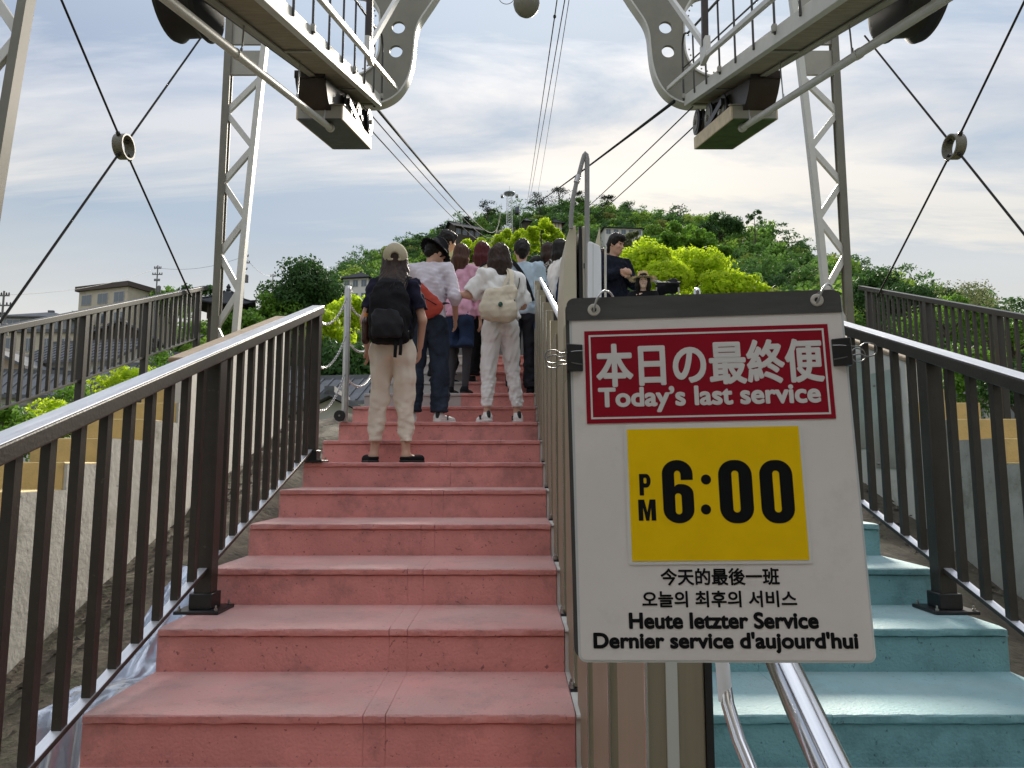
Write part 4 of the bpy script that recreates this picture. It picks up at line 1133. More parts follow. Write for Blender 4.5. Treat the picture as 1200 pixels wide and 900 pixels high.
house('tiled_house', 'grey tiled roof low behind the left railing, near the lattice column', 182, 432, 38, 4.6, 4, 3.0, 1.1, WALLW, ROOFT, 1, 3, 0.0, 'gable')
house('tiled_house', 'small tiled house right behind the lattice column foot', 222, 418, 52, 5.0, 4, 4.0, 1.2, WALLC, ROOFT, 2, 3, 0.2, 'gable')
house('tiled_house', 'white walled tiled house seen under the end of the left brown handrail', 348, 436, 40, 4.6, 4, 3.6, 1.2, WALLW, ROOFT, 2, 3, 0.15, 'gable')
house('tiled_house', 'tiled roof with white gable behind the chains', 398, 448, 33, 3.4, 3.6, 3.0, 1.0, WALLW, ROOFT, 1, 3, -0.15, 'gable')
house('tiled_house', 'lowest tiled roof behind the steel chain post', 396, 470, 25, 3.2, 3.0, 2.5, 0.8, WALLW, ROOFT, 1, 3, 0.1, 'gable_front')
house('hillside_house', 'white two storey house with dark hipped roof on the hillside above the cap', 423, 319, 140, 5.4, 5, 5.4, 1.7, WALLW, ROOFD, 2, 3, -0.2, 'hip', over=0.6)
house('hilltop_hall', 'large dark gabled hall on the hilltop, left of the cableway tower', 543, 263, 275, 11, 9, 4.0, 3.0, TIMBER, ROOFD, 1, 4, 0.5, 'gable', 'building', over=1.2, ribs=False)
house('hilltop_hall', 'long low white building on the hill behind the gate housing', 728, 267, 235, 13, 6, 3.2, 1.0, WALLW, ROOFD, 1, 5, 0.1, 'hip', 'building', over=0.7)
house('tiled_house', 'bluish tiled roof low behind the right outer railing', 1160, 440, 34, 4.0, 4, 2.4, 1.0, WALLW, ROOFT, 1, 3, -0.3, 'gable')

def temple(name, label, px, top, Y, w, tiers, wall, roofm, cat='temple'):
    """square hall with flared hipped roofs"""
    p = at(px, top, Y); hr_ = w * 0.34; hw = w * 0.28
    H = tiers * (hr_ + hw) ; zb = p.z - H - w * 0.12
    root = empty(name, (p.x, Y, zb), label, cat)
    root.rotation_euler = (0, 0, 0.3)
    z = 0
    base = min(0.0, gz(p.x, Y) - zb - 0.5)
    for t in range(tiers):
        k = 1 - 0.18 * t; ww = w * 0.62 * k / 2
        wl = MB().box(-ww, ww, -ww, ww, z if t else base, z + hw + hr_ * 0.25).build('wall', wall, root, local=True)
        for sx in (-1, -0.33, 0.33, 1):
            MB().box(sx * ww - 0.09, sx * ww + 0.09, -ww - 0.10, -ww - 0.002, z, z + hw).build('column', REDP if wall is WALLW else TIMBER, wl, local=True)
        z += hw
        g = []; n = 9
        for i in range(n):
            u = i / (n - 1); R_ = (w / 2 * k) * (1 - u) ** 0.9 + 0.15; zz = z + hr_ * (u ** 1.5)
            ring = []
            for q in range(33):
                a = 2 * math.pi * q / 32 + math.pi / 4
                c, s_ = math.cos(a), math.sin(a); sq = 1 / max(abs(c), abs(s_))
                corner = (sq - 1) / 0.414
                ring.append((c * sq * R_, s_ * sq * R_, zz + 0.10 * w * corner ** 2 * (1 - u) ** 2 * 0.6))
            g.append(ring)
        rf = MB().sheet(g).build('roof', roofm, root, smooth=45, local=True)
        so = rf.modifiers.new('solid', 'SOLIDIFY'); so.thickness = 0.18; so.offset = -1
        for q in range(4):
            a = math.pi / 4 + q * math.pi / 2
            pts = [Vector((math.cos(a) * (R2 := ((w/2*k) * (1-u) ** 0.9 + 0.15) * 1.414), math.sin(a) * R2, z + hr_ * u ** 1.5 + 0.06 * w * (1-u) ** 2 + 0.05)) for u in (0, 0.2, 0.45, 0.7, 0.95)]
            MB().tube(pts, 0.012 * w + 0.03, 6).build('hip_ridge', roofm, rf, local=True)
        z += hr_
    MB().lathe([(0.10 * w * .3, -0.1), (0.05 * w, 0.02 * w), (0.03 * w, 0.05 * w), (0.045 * w, 0.08 * w), (0.01 * w, 0.14 * w)], (0, 0, z), 'z', 10).build('finial', roofm, root, local=True)
    CLEAR.append((p.x, Y, w / 2))
    return root
temple('temple_hall', 'dark temple roof with flared eaves behind the left lattice column', 268, 334, 72, 5.4, 1, TIMBER, ROOFD)
temple('hill_pavilion', 'small red and white pavilion with dark tiled roof on the hill', 650.5, 255, 262, 6.2, 1, WALLW, ROOFD)
temple('hill_pavilion', 'little domed shrine roof on the hill right of the cableway tower', 617, 255, 280, 4.0, 1, TIMBER, ROOFT)

# cableway tower on the hill and its cabin
def hill_tower():
    Y = 300; c = at(597, 262, Y); top = at(597, 226, Y).z
    root = empty('cableway_tower', (c.x, Y, gz(c.x, Y) - 0.2), 'white lattice cableway tower with round head on the hilltop', 'tower')
    z0 = gz(c.x, Y) - 0.2
    WT = mat('white tower paint', (0.70, 0.71, 0.72), 0.5)
    for i in (-1, 1):
        for j in (-1, 1):
            MB().bar((c.x + i * 1.4, Y + j * 1.4, z0), (c.x + i * 1.05, Y + j * 1.05, top - 1.0), 0.22, 0.22).build('leg', WT, root)
    k = max(3, int((top - z0) / 2.2))
    for q in range(k):
        za = z0 + (top - 1 - z0) * q / k; zb = z0 + (top - 1 - z0) * (q + 1) / k
        for j in (-1, 1):
            MB().bar((c.x - 1.45, Y + j * 1.45, za), (c.x + 1.45, Y + j * 1.45, zb), 0.13, 0.13).build('brace', WT, root)
            MB().bar((c.x - 1.45, Y + j * 1.45, zb), (c.x + 1.45, Y + j * 1.45, zb), 0.14, 0.14).build('ring_beam', WT, root)
    MB().lathe([(1.0, -1.2), (2.4, -0.7), (2.6, -0.25), (2.3, 0.05), (0.5, 0.4), (0.25, 1.0)], (c.x, Y, top), 'z', 24).build('head', mat('blue grey tower head', (0.22, 0.25, 0.28), 0.5), root, smooth=40)
    for i in (-1, 1):
        MB().box(min(c.x + i*2.6, c.x + i*3.8), max(c.x + i*2.6, c.x + i*3.8), Y - 1.5, Y + 1.5, top - 1.9, top - 1.2).build('rope_shoe', WT, root)
    MB().tube([(c.x, Y, top + 1.0), (c.x, Y, top + 3.0)], 0.09, 6).build('mast', WT, root)
    CLEAR.append((c.x, Y, 4.5))
    g = at(606, 246, 290)
    gr = empty('cable_car', (g.x, 290, g.z - 2), 'tiny dark cable car hanging beside the hilltop tower', 'cable car')
    MB().box(g.x - 0.95, g.x + 0.95, 288.6, 291.4, g.z - 1.9, g.z + 0.9).build('cabin', mat('dark cabin paint', (0.05, 0.055, 0.07), 0.4), gr, bevel=0.25, seg=2)
    for i in (-1, 1):
        MB().box(g.x + i * 0.45 - 0.35, g.x + i * 0.45 + 0.35, 288.55, 288.58, g.z - 0.7, g.z + 0.5).build('window', GLASS, gr)
    MB().tube([(g.x, 290, g.z + 0.9), (g.x - 0.2, 290, g.z + 2.4), (g.x - 0.8, 290, g.z + 3.2)], 0.14, 6).build('hanger', mat('white tower paint', (0.7, 0.7, 0.7)), gr)
hill_tower()

# utility poles
def pole(px, top, base, Y, label, arms=3):
    p = at(px, top, Y); zb = min(gz(p.x, Y), at(px, base, Y).z)
    root = empty('utility_pole', (p.x, Y, zb), label, 'pole')
    MB().tube([(p.x, Y, zb - 0.3), (p.x, Y, p.z)], 0.11, 8, radii=[0.14, 0.07]).build('mast', mat('grey pole', (0.16, 0.16, 0.16), 0.8), root)
    for i in range(arms):
        z = p.z - 0.35 - i * 0.75; w = (0.42, 0.6, 0.34)[i % 3]
        MB().box(p.x - w, p.x + w, Y - 0.05, Y + 0.05, z - 0.05, z + 0.05).build('crossarm', mat('grey pole', (0.16, 0.16, 0.16)), root)
        for q in (-0.9, -0.45, 0.45, 0.9):
            MB().lathe([(0.05, 0), (0.07, 0.08), (0.03, 0.2)], (p.x + q * w, Y, z + 0.05), 'z', 6).build('insulator', mat('dark insulator', (0.05, 0.05, 0.05)), root)
    MB().lathe([(0.22, -0.45), (0.22, 0.35), (0.1, 0.45)], (p.x + 0.3, Y, p.z - 2.9), 'z', 10).build('transformer', mat('grey pole', (0.16, 0.16, 0.16)), root)
    return Vector((p.x, Y, p.z - 0.3))
u1 = pole(5, 341, 390, 52, 'utility pole at the left picture edge')
u2 = pole(185, 311, 350, 82, 'utility pole right of the cream three storey block')
u3 = pole(287, 297, 350, 78, 'tallest utility pole, behind the dark temple roof')
u4 = pole(320, 321, 350, 100, 'small utility pole beside the big rounded tree', 2)
WIRE = mat('overhead wire', (0.16, 0.17, 0.18), 0.6)
for k, (a, b_, lab) in enumerate(((u1, u2, 'thin overhead wire between the left edge pole and the pole by the cream block'), (u2, u3, 'thin overhead wire between the cream block pole and the tallest pole'), (u3, u4, 'thin overhead wire between the tallest pole and the small pole'))):
    pts = [a.lerp(b_, i / 24) - Vector((0, 0, 4 * 0.7 * (i / 24) * (1 - i / 24))) for i in range(25)]
    props(MB().tube(pts, 0.018, 5).build('overhead_wire', WIRE), lab, 'wire')

# ------------------------------------------------------------------ cableway ropes
def rope(a, b_, sag, r0, r1, label, knot=None):
    pts, rad = [], []
    n = 90
    for i in range(n + 1):
        t = (i / n) ** 2.2
        pts.append(a.lerp(b_, t) - Vector((0, 0, 4 * sag * t * (1 - t)))); rad.append(r0 + (r1 - r0) * t)
    props(MB().tube(pts, r0, 6, radii=rad).build('cableway_rope', CABLE, smooth=60), label, 'cable')
    return pts
rope(at(434, 118, 9.3), at(588, 238, 300), 6.3, 0.024, 0.06, 'thick left track rope climbing from the steelwork to the hilltop tower')
rope(at(426, 124, 9.0), at(587, 239, 300), 6.9, 0.010, 0.035, 'thin left haul rope just beside the thick left track rope')
rope(at(421, 137, 9.0), at(586, 240, 300), 7.6, 0.010, 0.035, 'lowest thin rope on the left side of the cableway')
rope(at(790, 119, 9.3), at(606, 238, 300), 2.0, 0.024, 0.06, 'thick right track rope climbing from the steelwork to the hilltop tower')
rope(at(812, 125, 9.0), at(608, 240, 300), 8.0, 0.010, 0.035, 'upper thin rope on the right side, sagging over the trees')
rope(at(823, 139, 9.0), at(607, 241, 300), 9.6, 0.010, 0.035, 'lower thin rope on the right side, sagging over the trees')
k1 = rope(at(663, -70, 9.0), at(616, 243, 300), 1.0, 0.011, 0.05, 'left of the three steep ropes rising from the hilltop to the top edge')
rope(at(674, -70, 9.0), at(618, 243, 300), 1.0, 0.010, 0.05, 'middle of the three steep ropes rising from the hilltop to the top edge')
rope(at(678, -70, 9.0), at(627, 240, 300), 1.0, 0.007, 0.035, 'right of the three steep ropes, the thinnest')
kp = at(653, 25, 9.0)
d = min(k1, key=lambda p: (at(653, 25, p.y) - p).length / p.y)
props(MB().lathe([(0.008, -0.03), (0.026, -0.022), (0.03, 0), (0.026, 0.022), (0.008, 0.03)], d, 'z', 12).build('rope_clamp', DARKST, smooth=50), 'small dark clamp on the leftmost steep rope near the top edge', 'clamp')

forest()
undergrowth()
# ------------------------------------------------------------------ single trees that stand out
TREES = [
 # label, px, top, Y, rx, rz, material, leaves, leaf size, lobes, seed
 ('big rounded green tree on the left skyline', 357, 306, 70, 4.0, 4.8, DARKG, 13000, 0.34, 44, 1),
 ('darker tree leaning against the big rounded tree on its right', 384, 352, 74, 1.8, 2.2, DARKG, 3200, 0.40, 22, 2),
 ('loose green tree between the temple roof and the big rounded tree', 322, 346, 66, 2.3, 3.0, MIDG, 2600, 0.36, 18, 3),
 ('bushy green tree in front of the temple roof', 282, 360, 58, 2.4, 2.2, MIDG, 2600, 0.34, 18, 4),
 ('small dark tree on the skyline left of the lattice column', 232, 336, 84, 2.0, 2.2, DARKG, 1600, 0.38, 14, 5),
 ('green treetop on the skyline beside the cream three storey block', 203, 340, 88, 3.0, 2.6, MIDG, 2200, 0.40, 18, 6),
 ('little tree between the blue grey house and the cream block', 103, 368, 84, 1.9, 2.2, DARKG, 1400, 0.36, 12, 7),
 ('fresh lime tree right behind the steel chain post', 414, 352, 52, 2.5, 2.2, LIME, 3200, 0.30, 20, 8),
 ('lime green tree half hidden behind the end of the left handrail', 384, 366, 46, 2.0, 2.0, LIME, 2400, 0.28, 16, 9),
 ('dark green tree below the lime tree by the chain post', 410, 402, 40, 2.2, 2.2, DARKG, 2600, 0.28, 18, 10),
 ('dark tree behind the chains', 372, 392, 42, 1.9, 2.4, DARKG, 2200, 0.28, 16, 11),
 ('lime green shrub low behind the left outer railing', 60, 470, 24, 1.5, 1.2, LIME, 2400, 0.16, 16, 12),
 ('green shrub behind the second post of the left outer railing', 105, 452, 28, 1.5, 1.3, MIDG, 2400, 0.18, 16, 13),
 ('round yellow green shrub behind the left railing near the lattice column', 150, 430, 34, 1.4, 1.4, LIME, 2200, 0.18, 16, 14),
 ('dense shrub below the left lattice column', 205, 412, 36, 1.8, 1.7, MIDG, 2400, 0.20, 16, 15),
 ('leafy shrub at the left picture edge below the outer handrail', 6, 476, 22, 1.2, 1.0, MIDG, 1800, 0.16, 14, 16),
 ('bright lime tree beside the man in the navy jacket', 752, 284, 50, 2.2, 2.0, LIME, 3600, 0.26, 22, 17),
 ('bright lime tree with pointed top above the straw hat', 816, 291, 52, 2.4, 2.5, LIME, 3800, 0.26, 24, 18),
 ('low bright lime tree just above the notice', 850, 318, 47, 1.9, 1.6, LIME, 3000, 0.26, 20, 19),
 ('last bright lime tree to the right, above the notice', 880, 326, 49, 1.5, 1.4, LIME, 2400, 0.26, 16, 20),
 ('low lime tree behind the straw hat', 778, 306, 46, 1.8, 1.6, LIME, 3000, 0.25, 20, 21),
 ('yellow green tree on the slope above the lime trees', 797, 266, 100, 4.4, 3.2, MIDG, 3600, 0.46, 26, 22),
 ('wide green tree right of the slope above the lime trees', 826, 273, 105, 4.0, 3.0, MIDG, 3200, 0.46, 24, 23),
 ('smooth dome shaped tree below the right skyline', 842, 254, 190, 6.4, 4.4, DARKG, 3600, 0.62, 40, 24),
 ('lime green tree in the middle of the hill, below the tower', 635, 262, 165, 5.6, 4.0, LIME, 3600, 0.60, 26, 25),
 ('lime green tree on the hill behind the red haired woman', 596, 272, 150, 5.2, 3.6, LIME, 3400, 0.58, 26, 26),
 ('light green tree on the hill between the two front hats', 520, 288, 130, 4.4, 3.2, MIDG, 3000, 0.54, 24, 27),
 ('light green tree on the hill above the pink coat', 556, 282, 135, 4.2, 3.2, LIME, 3000, 0.54, 22, 28),
 ('bamboo like yellow green tree by the long white hill building', 742, 272, 130, 2.6, 3.4, PALEG, 1800, 0.46, 16, 29),
 ('pale feathery tree on the right skyline above the outer handrail', 1128, 330, 60, 2.6, 2.0, PALEG, 900, 0.20, 22, 30),
 ('second pale feathery tree, farther right on the skyline', 1155, 338, 62, 2.0, 2.0, PALEG, 650, 0.18, 18, 31),
 ('dark round tree behind the right lattice column', 1025, 318, 80, 3.4, 3.6, DARKG, 3000, 0.38, 22, 32),
 ('green tree right of the right lattice column', 1062, 334, 72, 3.2, 3.2, DARKG, 3000, 0.36, 22, 33),
 ('broad green tree below the pale feathery trees', 1108, 352, 58, 3.2, 2.6, MIDG, 3200, 0.30, 24, 34),
 ('low green tree at the right picture edge', 1185, 374, 64, 3.4, 2.2, MIDG, 2600, 0.32, 20, 35),
 ('dark shrub behind the right outer railing posts', 1085, 402, 34, 2.2, 2.0, DARKG, 2600, 0.22, 18, 36),
 ('green shrub between the right outer railing balusters', 1130, 408, 30, 1.8, 1.8, MIDG, 2400, 0.20, 16, 37),
 ('shrub low behind the right outer railing near the picture edge', 1185, 424, 26, 1.6, 1.5, DARKG, 2400, 0.17, 16, 38),
 ('low shrub beside the right lattice column foot', 1045, 418, 28, 1.6, 1.5, MIDG, 2200, 0.18, 16, 39),
 ('open branched tree breaking the right skyline', 884, 246, 200, 2.6, 3.4, DARKG, 420, 0.55, 12, 40),
]
for i, (lab, px, top, Y, rx, rz, m, nl, lf, nb, sd) in enumerate(TREES):
    nm = 'shrub' if 'shrub' in lab else 'broadleaf_tree'
    tree(nm, lab, px, top, Y, rx, rz, m, int(nl * (1.7 if m is LIME else 1.25)) if 'feathery' not in lab else nl, lf, nb, sd, shell=0.95 if 'feathery' in lab or 'open' in lab or Y > 95 else 0.82, lobe=0.30 if Y > 95 and 'dome' not in lab else 0.40)
for i, (px, top, Y, w, lab) in enumerate(((572, 236, 320, 5.2, 'layered pine left of the hilltop tower'), (520, 264, 300, 4.2, 'small layered pine on the left shoulder of the hill'), (545, 255, 310, 4.4, 'layered pine between the dark hall and the hilltop tower'),
        (632, 226, 335, 6.0, 'layered pine right of the hilltop tower'), (655, 219, 340, 7.0, 'broad pine on the highest point of the hill'), (681, 224, 340, 6.0, 'pine behind the bent guard tube'),
        (712, 229, 335, 5.0, 'airy pine right of the guard tube on the skyline'), (790, 241, 320, 6.0, 'flat topped pine on the right skyline'), (735, 236, 330, 4.6, 'small airy pine between two larger skyline pines'))):
    tree('pine_tree', lab, px, top, Y, w, w * 0.62, PINEG, 620, 0.9, seed=60 + i, kind='pine')
# ------------------------------------------------------------------ the laminated notice hung on the end of the partition
def sign():
    TL, TR, BL, BR = at(665, 351, 0.862), at(987, 341, 0.838), at(679.5, 777, 0.836), at(1027, 777, 0.812)
    c = (TL + TR + BL + BR) / 4
    u = ((TR - TL) + (BR - BL)).normalized(); v = ((TL - BL) + (TR - BR)); v = (v - u * v.dot(u)).normalized(); n = u.cross(v)
    W = ((TR - TL).length + (BR - BL).length) / 2; H = ((TL - BL).length + (TR - BR).length) / 2
    root = empty('notice_board', c, "hanging white notice reading Today's last service 6:00 PM with red heading and yellow panel", 'notice')
    Mx = Matrix((u, v, n)).transposed().to_4x4(); root.rotation_euler = Mx.to_euler()
    cam_p = Vector((0, 0, E))
    def sg(px, py):                                             # a place on the sheet, in the sheet's own measure
        d = at(px, py, 1.0) - cam_p
        t = (c - cam_p).dot(n) / d.dot(n); q = cam_p + d * t - c
        return q.dot(u), q.dot(v)
    def rrect(x0, x1, y0, y1, r, k=5):
        pts = []
        for cx, cy, a0 in ((x1 - r, y1 - r, 0), (x0 + r, y1 - r, 90), (x0 + r, y0 + r, 180), (x1 - r, y0 + r, 270)):
            for i in range(k + 1):
                a = math.radians(a0 + 90 * i / k); pts.append((cx + r * math.cos(a), cy + r * math.sin(a)))
        return pts
    def plate(name, poly, z0, z1, m, par=root):
        return MB().prism(poly, lambda x, y: (x, y, z0), lambda x, y: (x, y, z1)).build(name, m, par, local=True)
    PAPER = mat('laminated white paper', (0.78, 0.735, 0.70), 0.30, var=0.05, vscale=6, spec=0.35, bump=0.10, bscale=7, stain=(0.60, 0.56, 0.52), sscale=5, sfrom=0.55, sto=0.8)
    RED = mat('crimson print', (0.31, 0.008, 0.022), 0.45, var=0.10, vscale=10, spec=0.15, bump=0.05, bscale=20)
    YEL = mat('yellow print', (0.92, 0.60, 0.003), 0.45, var=0.07, vscale=10, spec=0.15, bump=0.06, bscale=18)
    INK = mat('black ink', (0.006, 0.007, 0.009), 0.45, spec=0.15)
    WHT = mat('white print', (0.72, 0.70, 0.68), 0.5, spec=0.2)
    HEAD = mat('smoked plastic header', (0.085, 0.086, 0.086), 0.14, var=0.25, vscale=7, stretch=(1, 5, 1), spec=0.6, bump=0.12, bscale=9)
    BACK = mat('dark grey backing board', (0.055, 0.055, 0.055), 0.45)
    x0, x1, y0, y1 = -W/2, W/2, -H/2, H/2
    plate('backing_board', rrect(x0 - 0.0045, x1 - 0.006, y0 + 0.004, y1 - 0.001, 0.012), -0.0065, -0.0022, BACK)
    # the laminate sheet bows a little
    g = []; NX, NY = 28, 34
    bow = lambda x, y: 0.0012 * math.sin((x / W + 0.5) * 3.0) * math.sin((y / H + 0.4) * 4.0)
    sheet = plate('paper_sheet', rrect(x0 + 0.003, x1 - 0.003, y0 + 0.003, y1 - 0.003, 0.006), -0.0015, 0.0, PAPER)
    plate('laminate_edge', rrect(x0, x1, y0, y1, 0.009), -0.0021, -0.0016, mat('clear laminate rim', (0.62, 0.66, 0.66), 0.12, spec=0.8))
    hy = sg(830, 371)[1]
    hp_ = plate('header_strip', [(x0 - 0.003, hy), (x1 - 0.002, hy)] + [p for p in rrect(x0 - 0.003, x1 - 0.002, hy - 0.05, y1 + 0.0015, 0.010) if p[1] > hy + 0.01], 0.0004, 0.0012, HEAD)
    # eyelets and hanging rings
    for ex, ey in ((696, 363.5), (957, 352)):
        ax, ay = sg(ex, ey)
        e = MB()
        for rr0, rr1 in ((0.0029, 0.0078),):
            N_ = 28; vs, fs = [], []
            prof = [(rr0, 0.0013), (rr0 + 0.001, 0.0024), (rr1 - 0.001, 0.0024), (rr1, 0.0013)]
            for i in range(N_):
                a = 2 * math.pi * i / N_
                for r_, z_ in prof: vs.append((ax + r_ * math.cos(a), ay + r_ * math.sin(a), z_))
            fs = [(i*4+j, i*4+j+1, ((i+1) % N_)*4+j+1, ((i+1) % N_)*4+j) for i in range(N_) for j in range(3)]
            e.add(vs, fs)
        e.build('eyelet', mat('ivory eyelet', (0.55, 0.53, 0.46), 0.4), root, smooth=40, local=True)
        plate('eyelet_hole', [(ax + 0.003 * math.cos(a), ay + 0.003 * math.sin(a)) for a in [2*math.pi*i/16 for i in range(16)]], 0.00125, 0.0016, RUBBER)
        sgn = 1
        pts = [(ax, ay - 0.001, -0.004), (ax - 0.0005, ay - 0.002, 0.003), (ax + 0.001, ay + 0.004, 0.0075), (ax + 0.005, ay + 0.014, 0.009), (ax + 0.012, ay + 0.0225, 0.005), (ax + 0.020, ay + 0.0235, -0.004), (ax + 0.026, ay + 0.017, -0.012), (ax + 0.028, ay + 0.006, -0.016)]
        if ex > 900: pts = [(p[0], p[1] - 0.001 * i, p[2]) for i, p in enumerate(pts)]
        MB().tube(curve_pts(pts, 5), 0.0014, 8).build('hanging_ring', GALV, root, smooth=60, local=True)
    # printed panels
    ra, rb = sg(684.5, 388.5), sg(979.5, 490.5)
    plate('red_panel', [(ra[0], rb[1]), (rb[0], rb[1]), (rb[0], ra[1]), (ra[0], ra[1])], 0.0003, 0.0009, RED)
    w = 0.0022; m_ = 0.0052
    fx0, fx1, fy0, fy1 = ra[0] + m_, rb[0] - m_, rb[1] + m_, ra[1] - m_
    for q in (((fx0, fy0), (fx1, fy0 + w)), ((fx0, fy1 - w), (fx1, fy1)), ((fx0, fy0 + w), (fx0 + w, fy1 - w)), ((fx1 - w, fy0 + w), (fx1, fy1 - w))):
        plate('frame_line', [q[0], (q[1][0], q[0][1]), q[1], (q[0][0], q[1][1])], 0.001, 0.0012, WHT)
    ya, yb = sg(734.5, 503.5), sg(948, 656)
    plate('yellow_panel', [(ya[0], yb[1]), (yb[0], yb[1]), (yb[0], ya[1]), (ya[0], ya[1])], 0.0012, 0.0016, YEL)
    plate('panel_sleeve', rrect(ya[0] - 0.004, yb[0] + 0.004, yb[1] - 0.004, ya[1] + 0.004, 0.003), 0.0003, 0.0011, mat('clear sleeve', (0.74, 0.73, 0.70), 0.35, spec=0.3))
    # lettering
    def lettering(body, a, b, z, m, bold, name='lettering'):
        cu = bpy.data.curves.new('lettering', 'FONT'); cu.body = body; cu.size = 1.0; cu.resolution_u = 6
        ob = bpy.data.objects.new('lettering', cu); COL.objects.link(ob)
        bpy.context.view_layer.update()
        me = bpy.data.meshes.new_from_object(ob.evaluated_get(bpy.context.evaluated_depsgraph_get()))
        bpy.data.objects.remove(ob); bpy.data.curves.remove(cu)
        nv = len(me.vertices); co = np.empty(nv * 3); me.vertices.foreach_get('co', co); co = co.reshape(-1, 3)
        fs = [tuple(p.vertices) for p in me.polygons]
        X0, X1, Y0, Y1 = a[0] + bold, b[0] - bold, b[1] + bold, a[1] - bold
        x = (co[:, 0] - co[:, 0].min()) / (co[:, 0].max() - co[:, 0].min()) * (X1 - X0) + X0
        y = (co[:, 1] - co[:, 1].min()) / (co[:, 1].max() - co[:, 1].min()) * (Y1 - Y0) + Y0
        b_ = MB()
        offs = [(0, 0)] + [(bold * math.cos(t), bold * math.sin(t)) for t in [2 * math.pi * i / 12 for i in range(12)]] if bold else [(0, 0)]
        if bold > 0.0006: offs += [(bold * .5 * math.cos(t), bold * .5 * math.sin(t)) for t in [2 * math.pi * i / 6 for i in range(6)]]
        for i, (dx, dy) in enumerate(offs):
            b_.add([(x[k] + dx, y[k] + dy, z + 0.00002 * i) for k in range(nv)], fs)
        bpy.data.meshes.remove(me)
        return b_.build(name, m, root, local=True, fix=False)
    lettering('本日の最終便', sg(697.5, 403.5), sg(967, 448), 0.00115, WHT, 0.00155)
    lettering('Today’s last service', sg(700.5, 454.5), sg(963, 479), 0.00115, WHT, 0.0012)
    lettering('今天的最後一班', sg(773.5, 666), sg(914, 685.5), 0.0003, INK, 0.0005)
    lettering('오늘의 최후의 서비스', sg(752, 692.5), sg(934.5, 711.5), 0.0003, INK, 0.00052)
    lettering('Heute letzter Service', sg(736.5, 717.5), sg(960, 737), 0.0003, INK, 0.00098)
    lettering("Dernier service d'aujourd'hui", sg(695, 740.5), sg(1007, 766), 0.0003, INK, 0.00098)
    # the big time, heavy condensed figures
    ZT = 0.00165
    def ring_fig(px0, px1, py0, py1, name, inner, notch=None):
        (a0, b1), (a1, b0) = sg(px0, py0), sg(px1, py1)
        import bmesh
        out = rrect(a0, a1, b0, b1, (a1 - a0) * 0.46, 9)
        bm = bmesh.new(); es = []
        loops = [out]
        w_, h_ = a1 - a0, b1 - b0
        for (ix0, ix1, iy0, iy1) in inner:
            loops.append(rrect(a0 + w_ * ix0, a0 + w_ * ix1, b0 + h_ * iy0, b0 + h_ * iy1, w_ * (ix1 - ix0) * 0.48, 6))
        if notch:
            loops[0] = None
            loops[0] = [(a0 + w_ * p, b0 + h_ * q) for p, q in notch]
        for lp in loops:
            vv = [bm.verts.new((x, y, 0)) for x, y in lp]
            es += [bm.edges.new((vv[i], vv[(i + 1) % len(vv)])) for i in range(len(vv))]
        bmesh.ops.triangle_fill(bm, use_beauty=True, use_dissolve=False, edges=es)
        g_ = bmesh.ops.extrude_face_region(bm, geom=bm.faces[:])
        for q in [e for e in g_['geom'] if isinstance(e, bmesh.types.BMVert)]: q.co.z += 0.0002
        bmesh.ops.recalc_face_normals(bm, faces=bm.faces)
        me = bpy.data.meshes.new(name); bm.to_mesh(me); bm.free(); me.materials.append(INK)
        return link(name, me, root, (0, 0, ZT))
    ring_fig(840, 884.5, 539.5, 613, 'lettering', [(0.395, 0.605, 0.17, 0.83)])
    ring_fig(888, 932.5, 539.5, 613, 'lettering', [(0.395, 0.605, 0.17, 0.83)])
    arc = lambda cx, cy, rx, ry, a0, a1, k: [(cx + rx * math.cos(math.radians(a0 + (a1 - a0) * i / k)), cy + ry * math.sin(math.radians(a0 + (a1 - a0) * i / k))) for i in range(k + 1)]
    six = (arc(0.5, 0.22, 0.5, 0.22, 180, 360, 14) + arc(0.62, 0.46, 0.38, 0.155, 0, 90, 8) + [(0.52, 0.615), (0.44, 0.60), (0.395, 0.575), (0.395, 0.76)]
           + arc(0.5, 0.77, 0.105, 0.06, 180, 0, 8) + [(0.605, 0.68), (1.0, 0.68)] + arc(0.5, 0.78, 0.5, 0.22, 0, 180, 14))
    ring_fig(774.5, 814.5, 539.5, 613, 'lettering', [(0.395, 0.605, 0.14, 0.47)], six)
    for cy in (562, 597):
        cx_, cy_ = sg(827, cy)
        plate('lettering', [(cx_ + 0.0058 * math.cos(a), cy_ + 0.0058 * math.sin(a)) for a in [2*math.pi*i/24 for i in range(24)]], ZT, ZT + 0.0002, INK)
    def poly_fig(px0, px1, py0, py1, pts, hole=None):
        (a0, b1), (a1, b0) = sg(px0, py0), sg(px1, py1)
        ring_fig(px0, px1, py0, py1, 'lettering', hole or [], pts)
    Pp = [(0, 0), (0.38, 0), (0.38, 0.36), (0.62, 0.36)] + arc(0.62, 0.68, 0.38, 0.32, -90, 90, 10)[1:] + [(0, 1)]
    poly_fig(748.5, 763, 555.5, 580.5, Pp, [(0.38, 0.64, 0.55, 0.82)])
    poly_fig(747.5, 769, 585.5, 610, [(0, 0), (0.27, 0), (0.27, 0.62), (0.42, 0), (0.60, 0), (0.73, 0.62), (0.73, 0), (1, 0), (1, 1), (0.66, 1), (0.51, 0.40), (0.35, 1), (0, 1)])
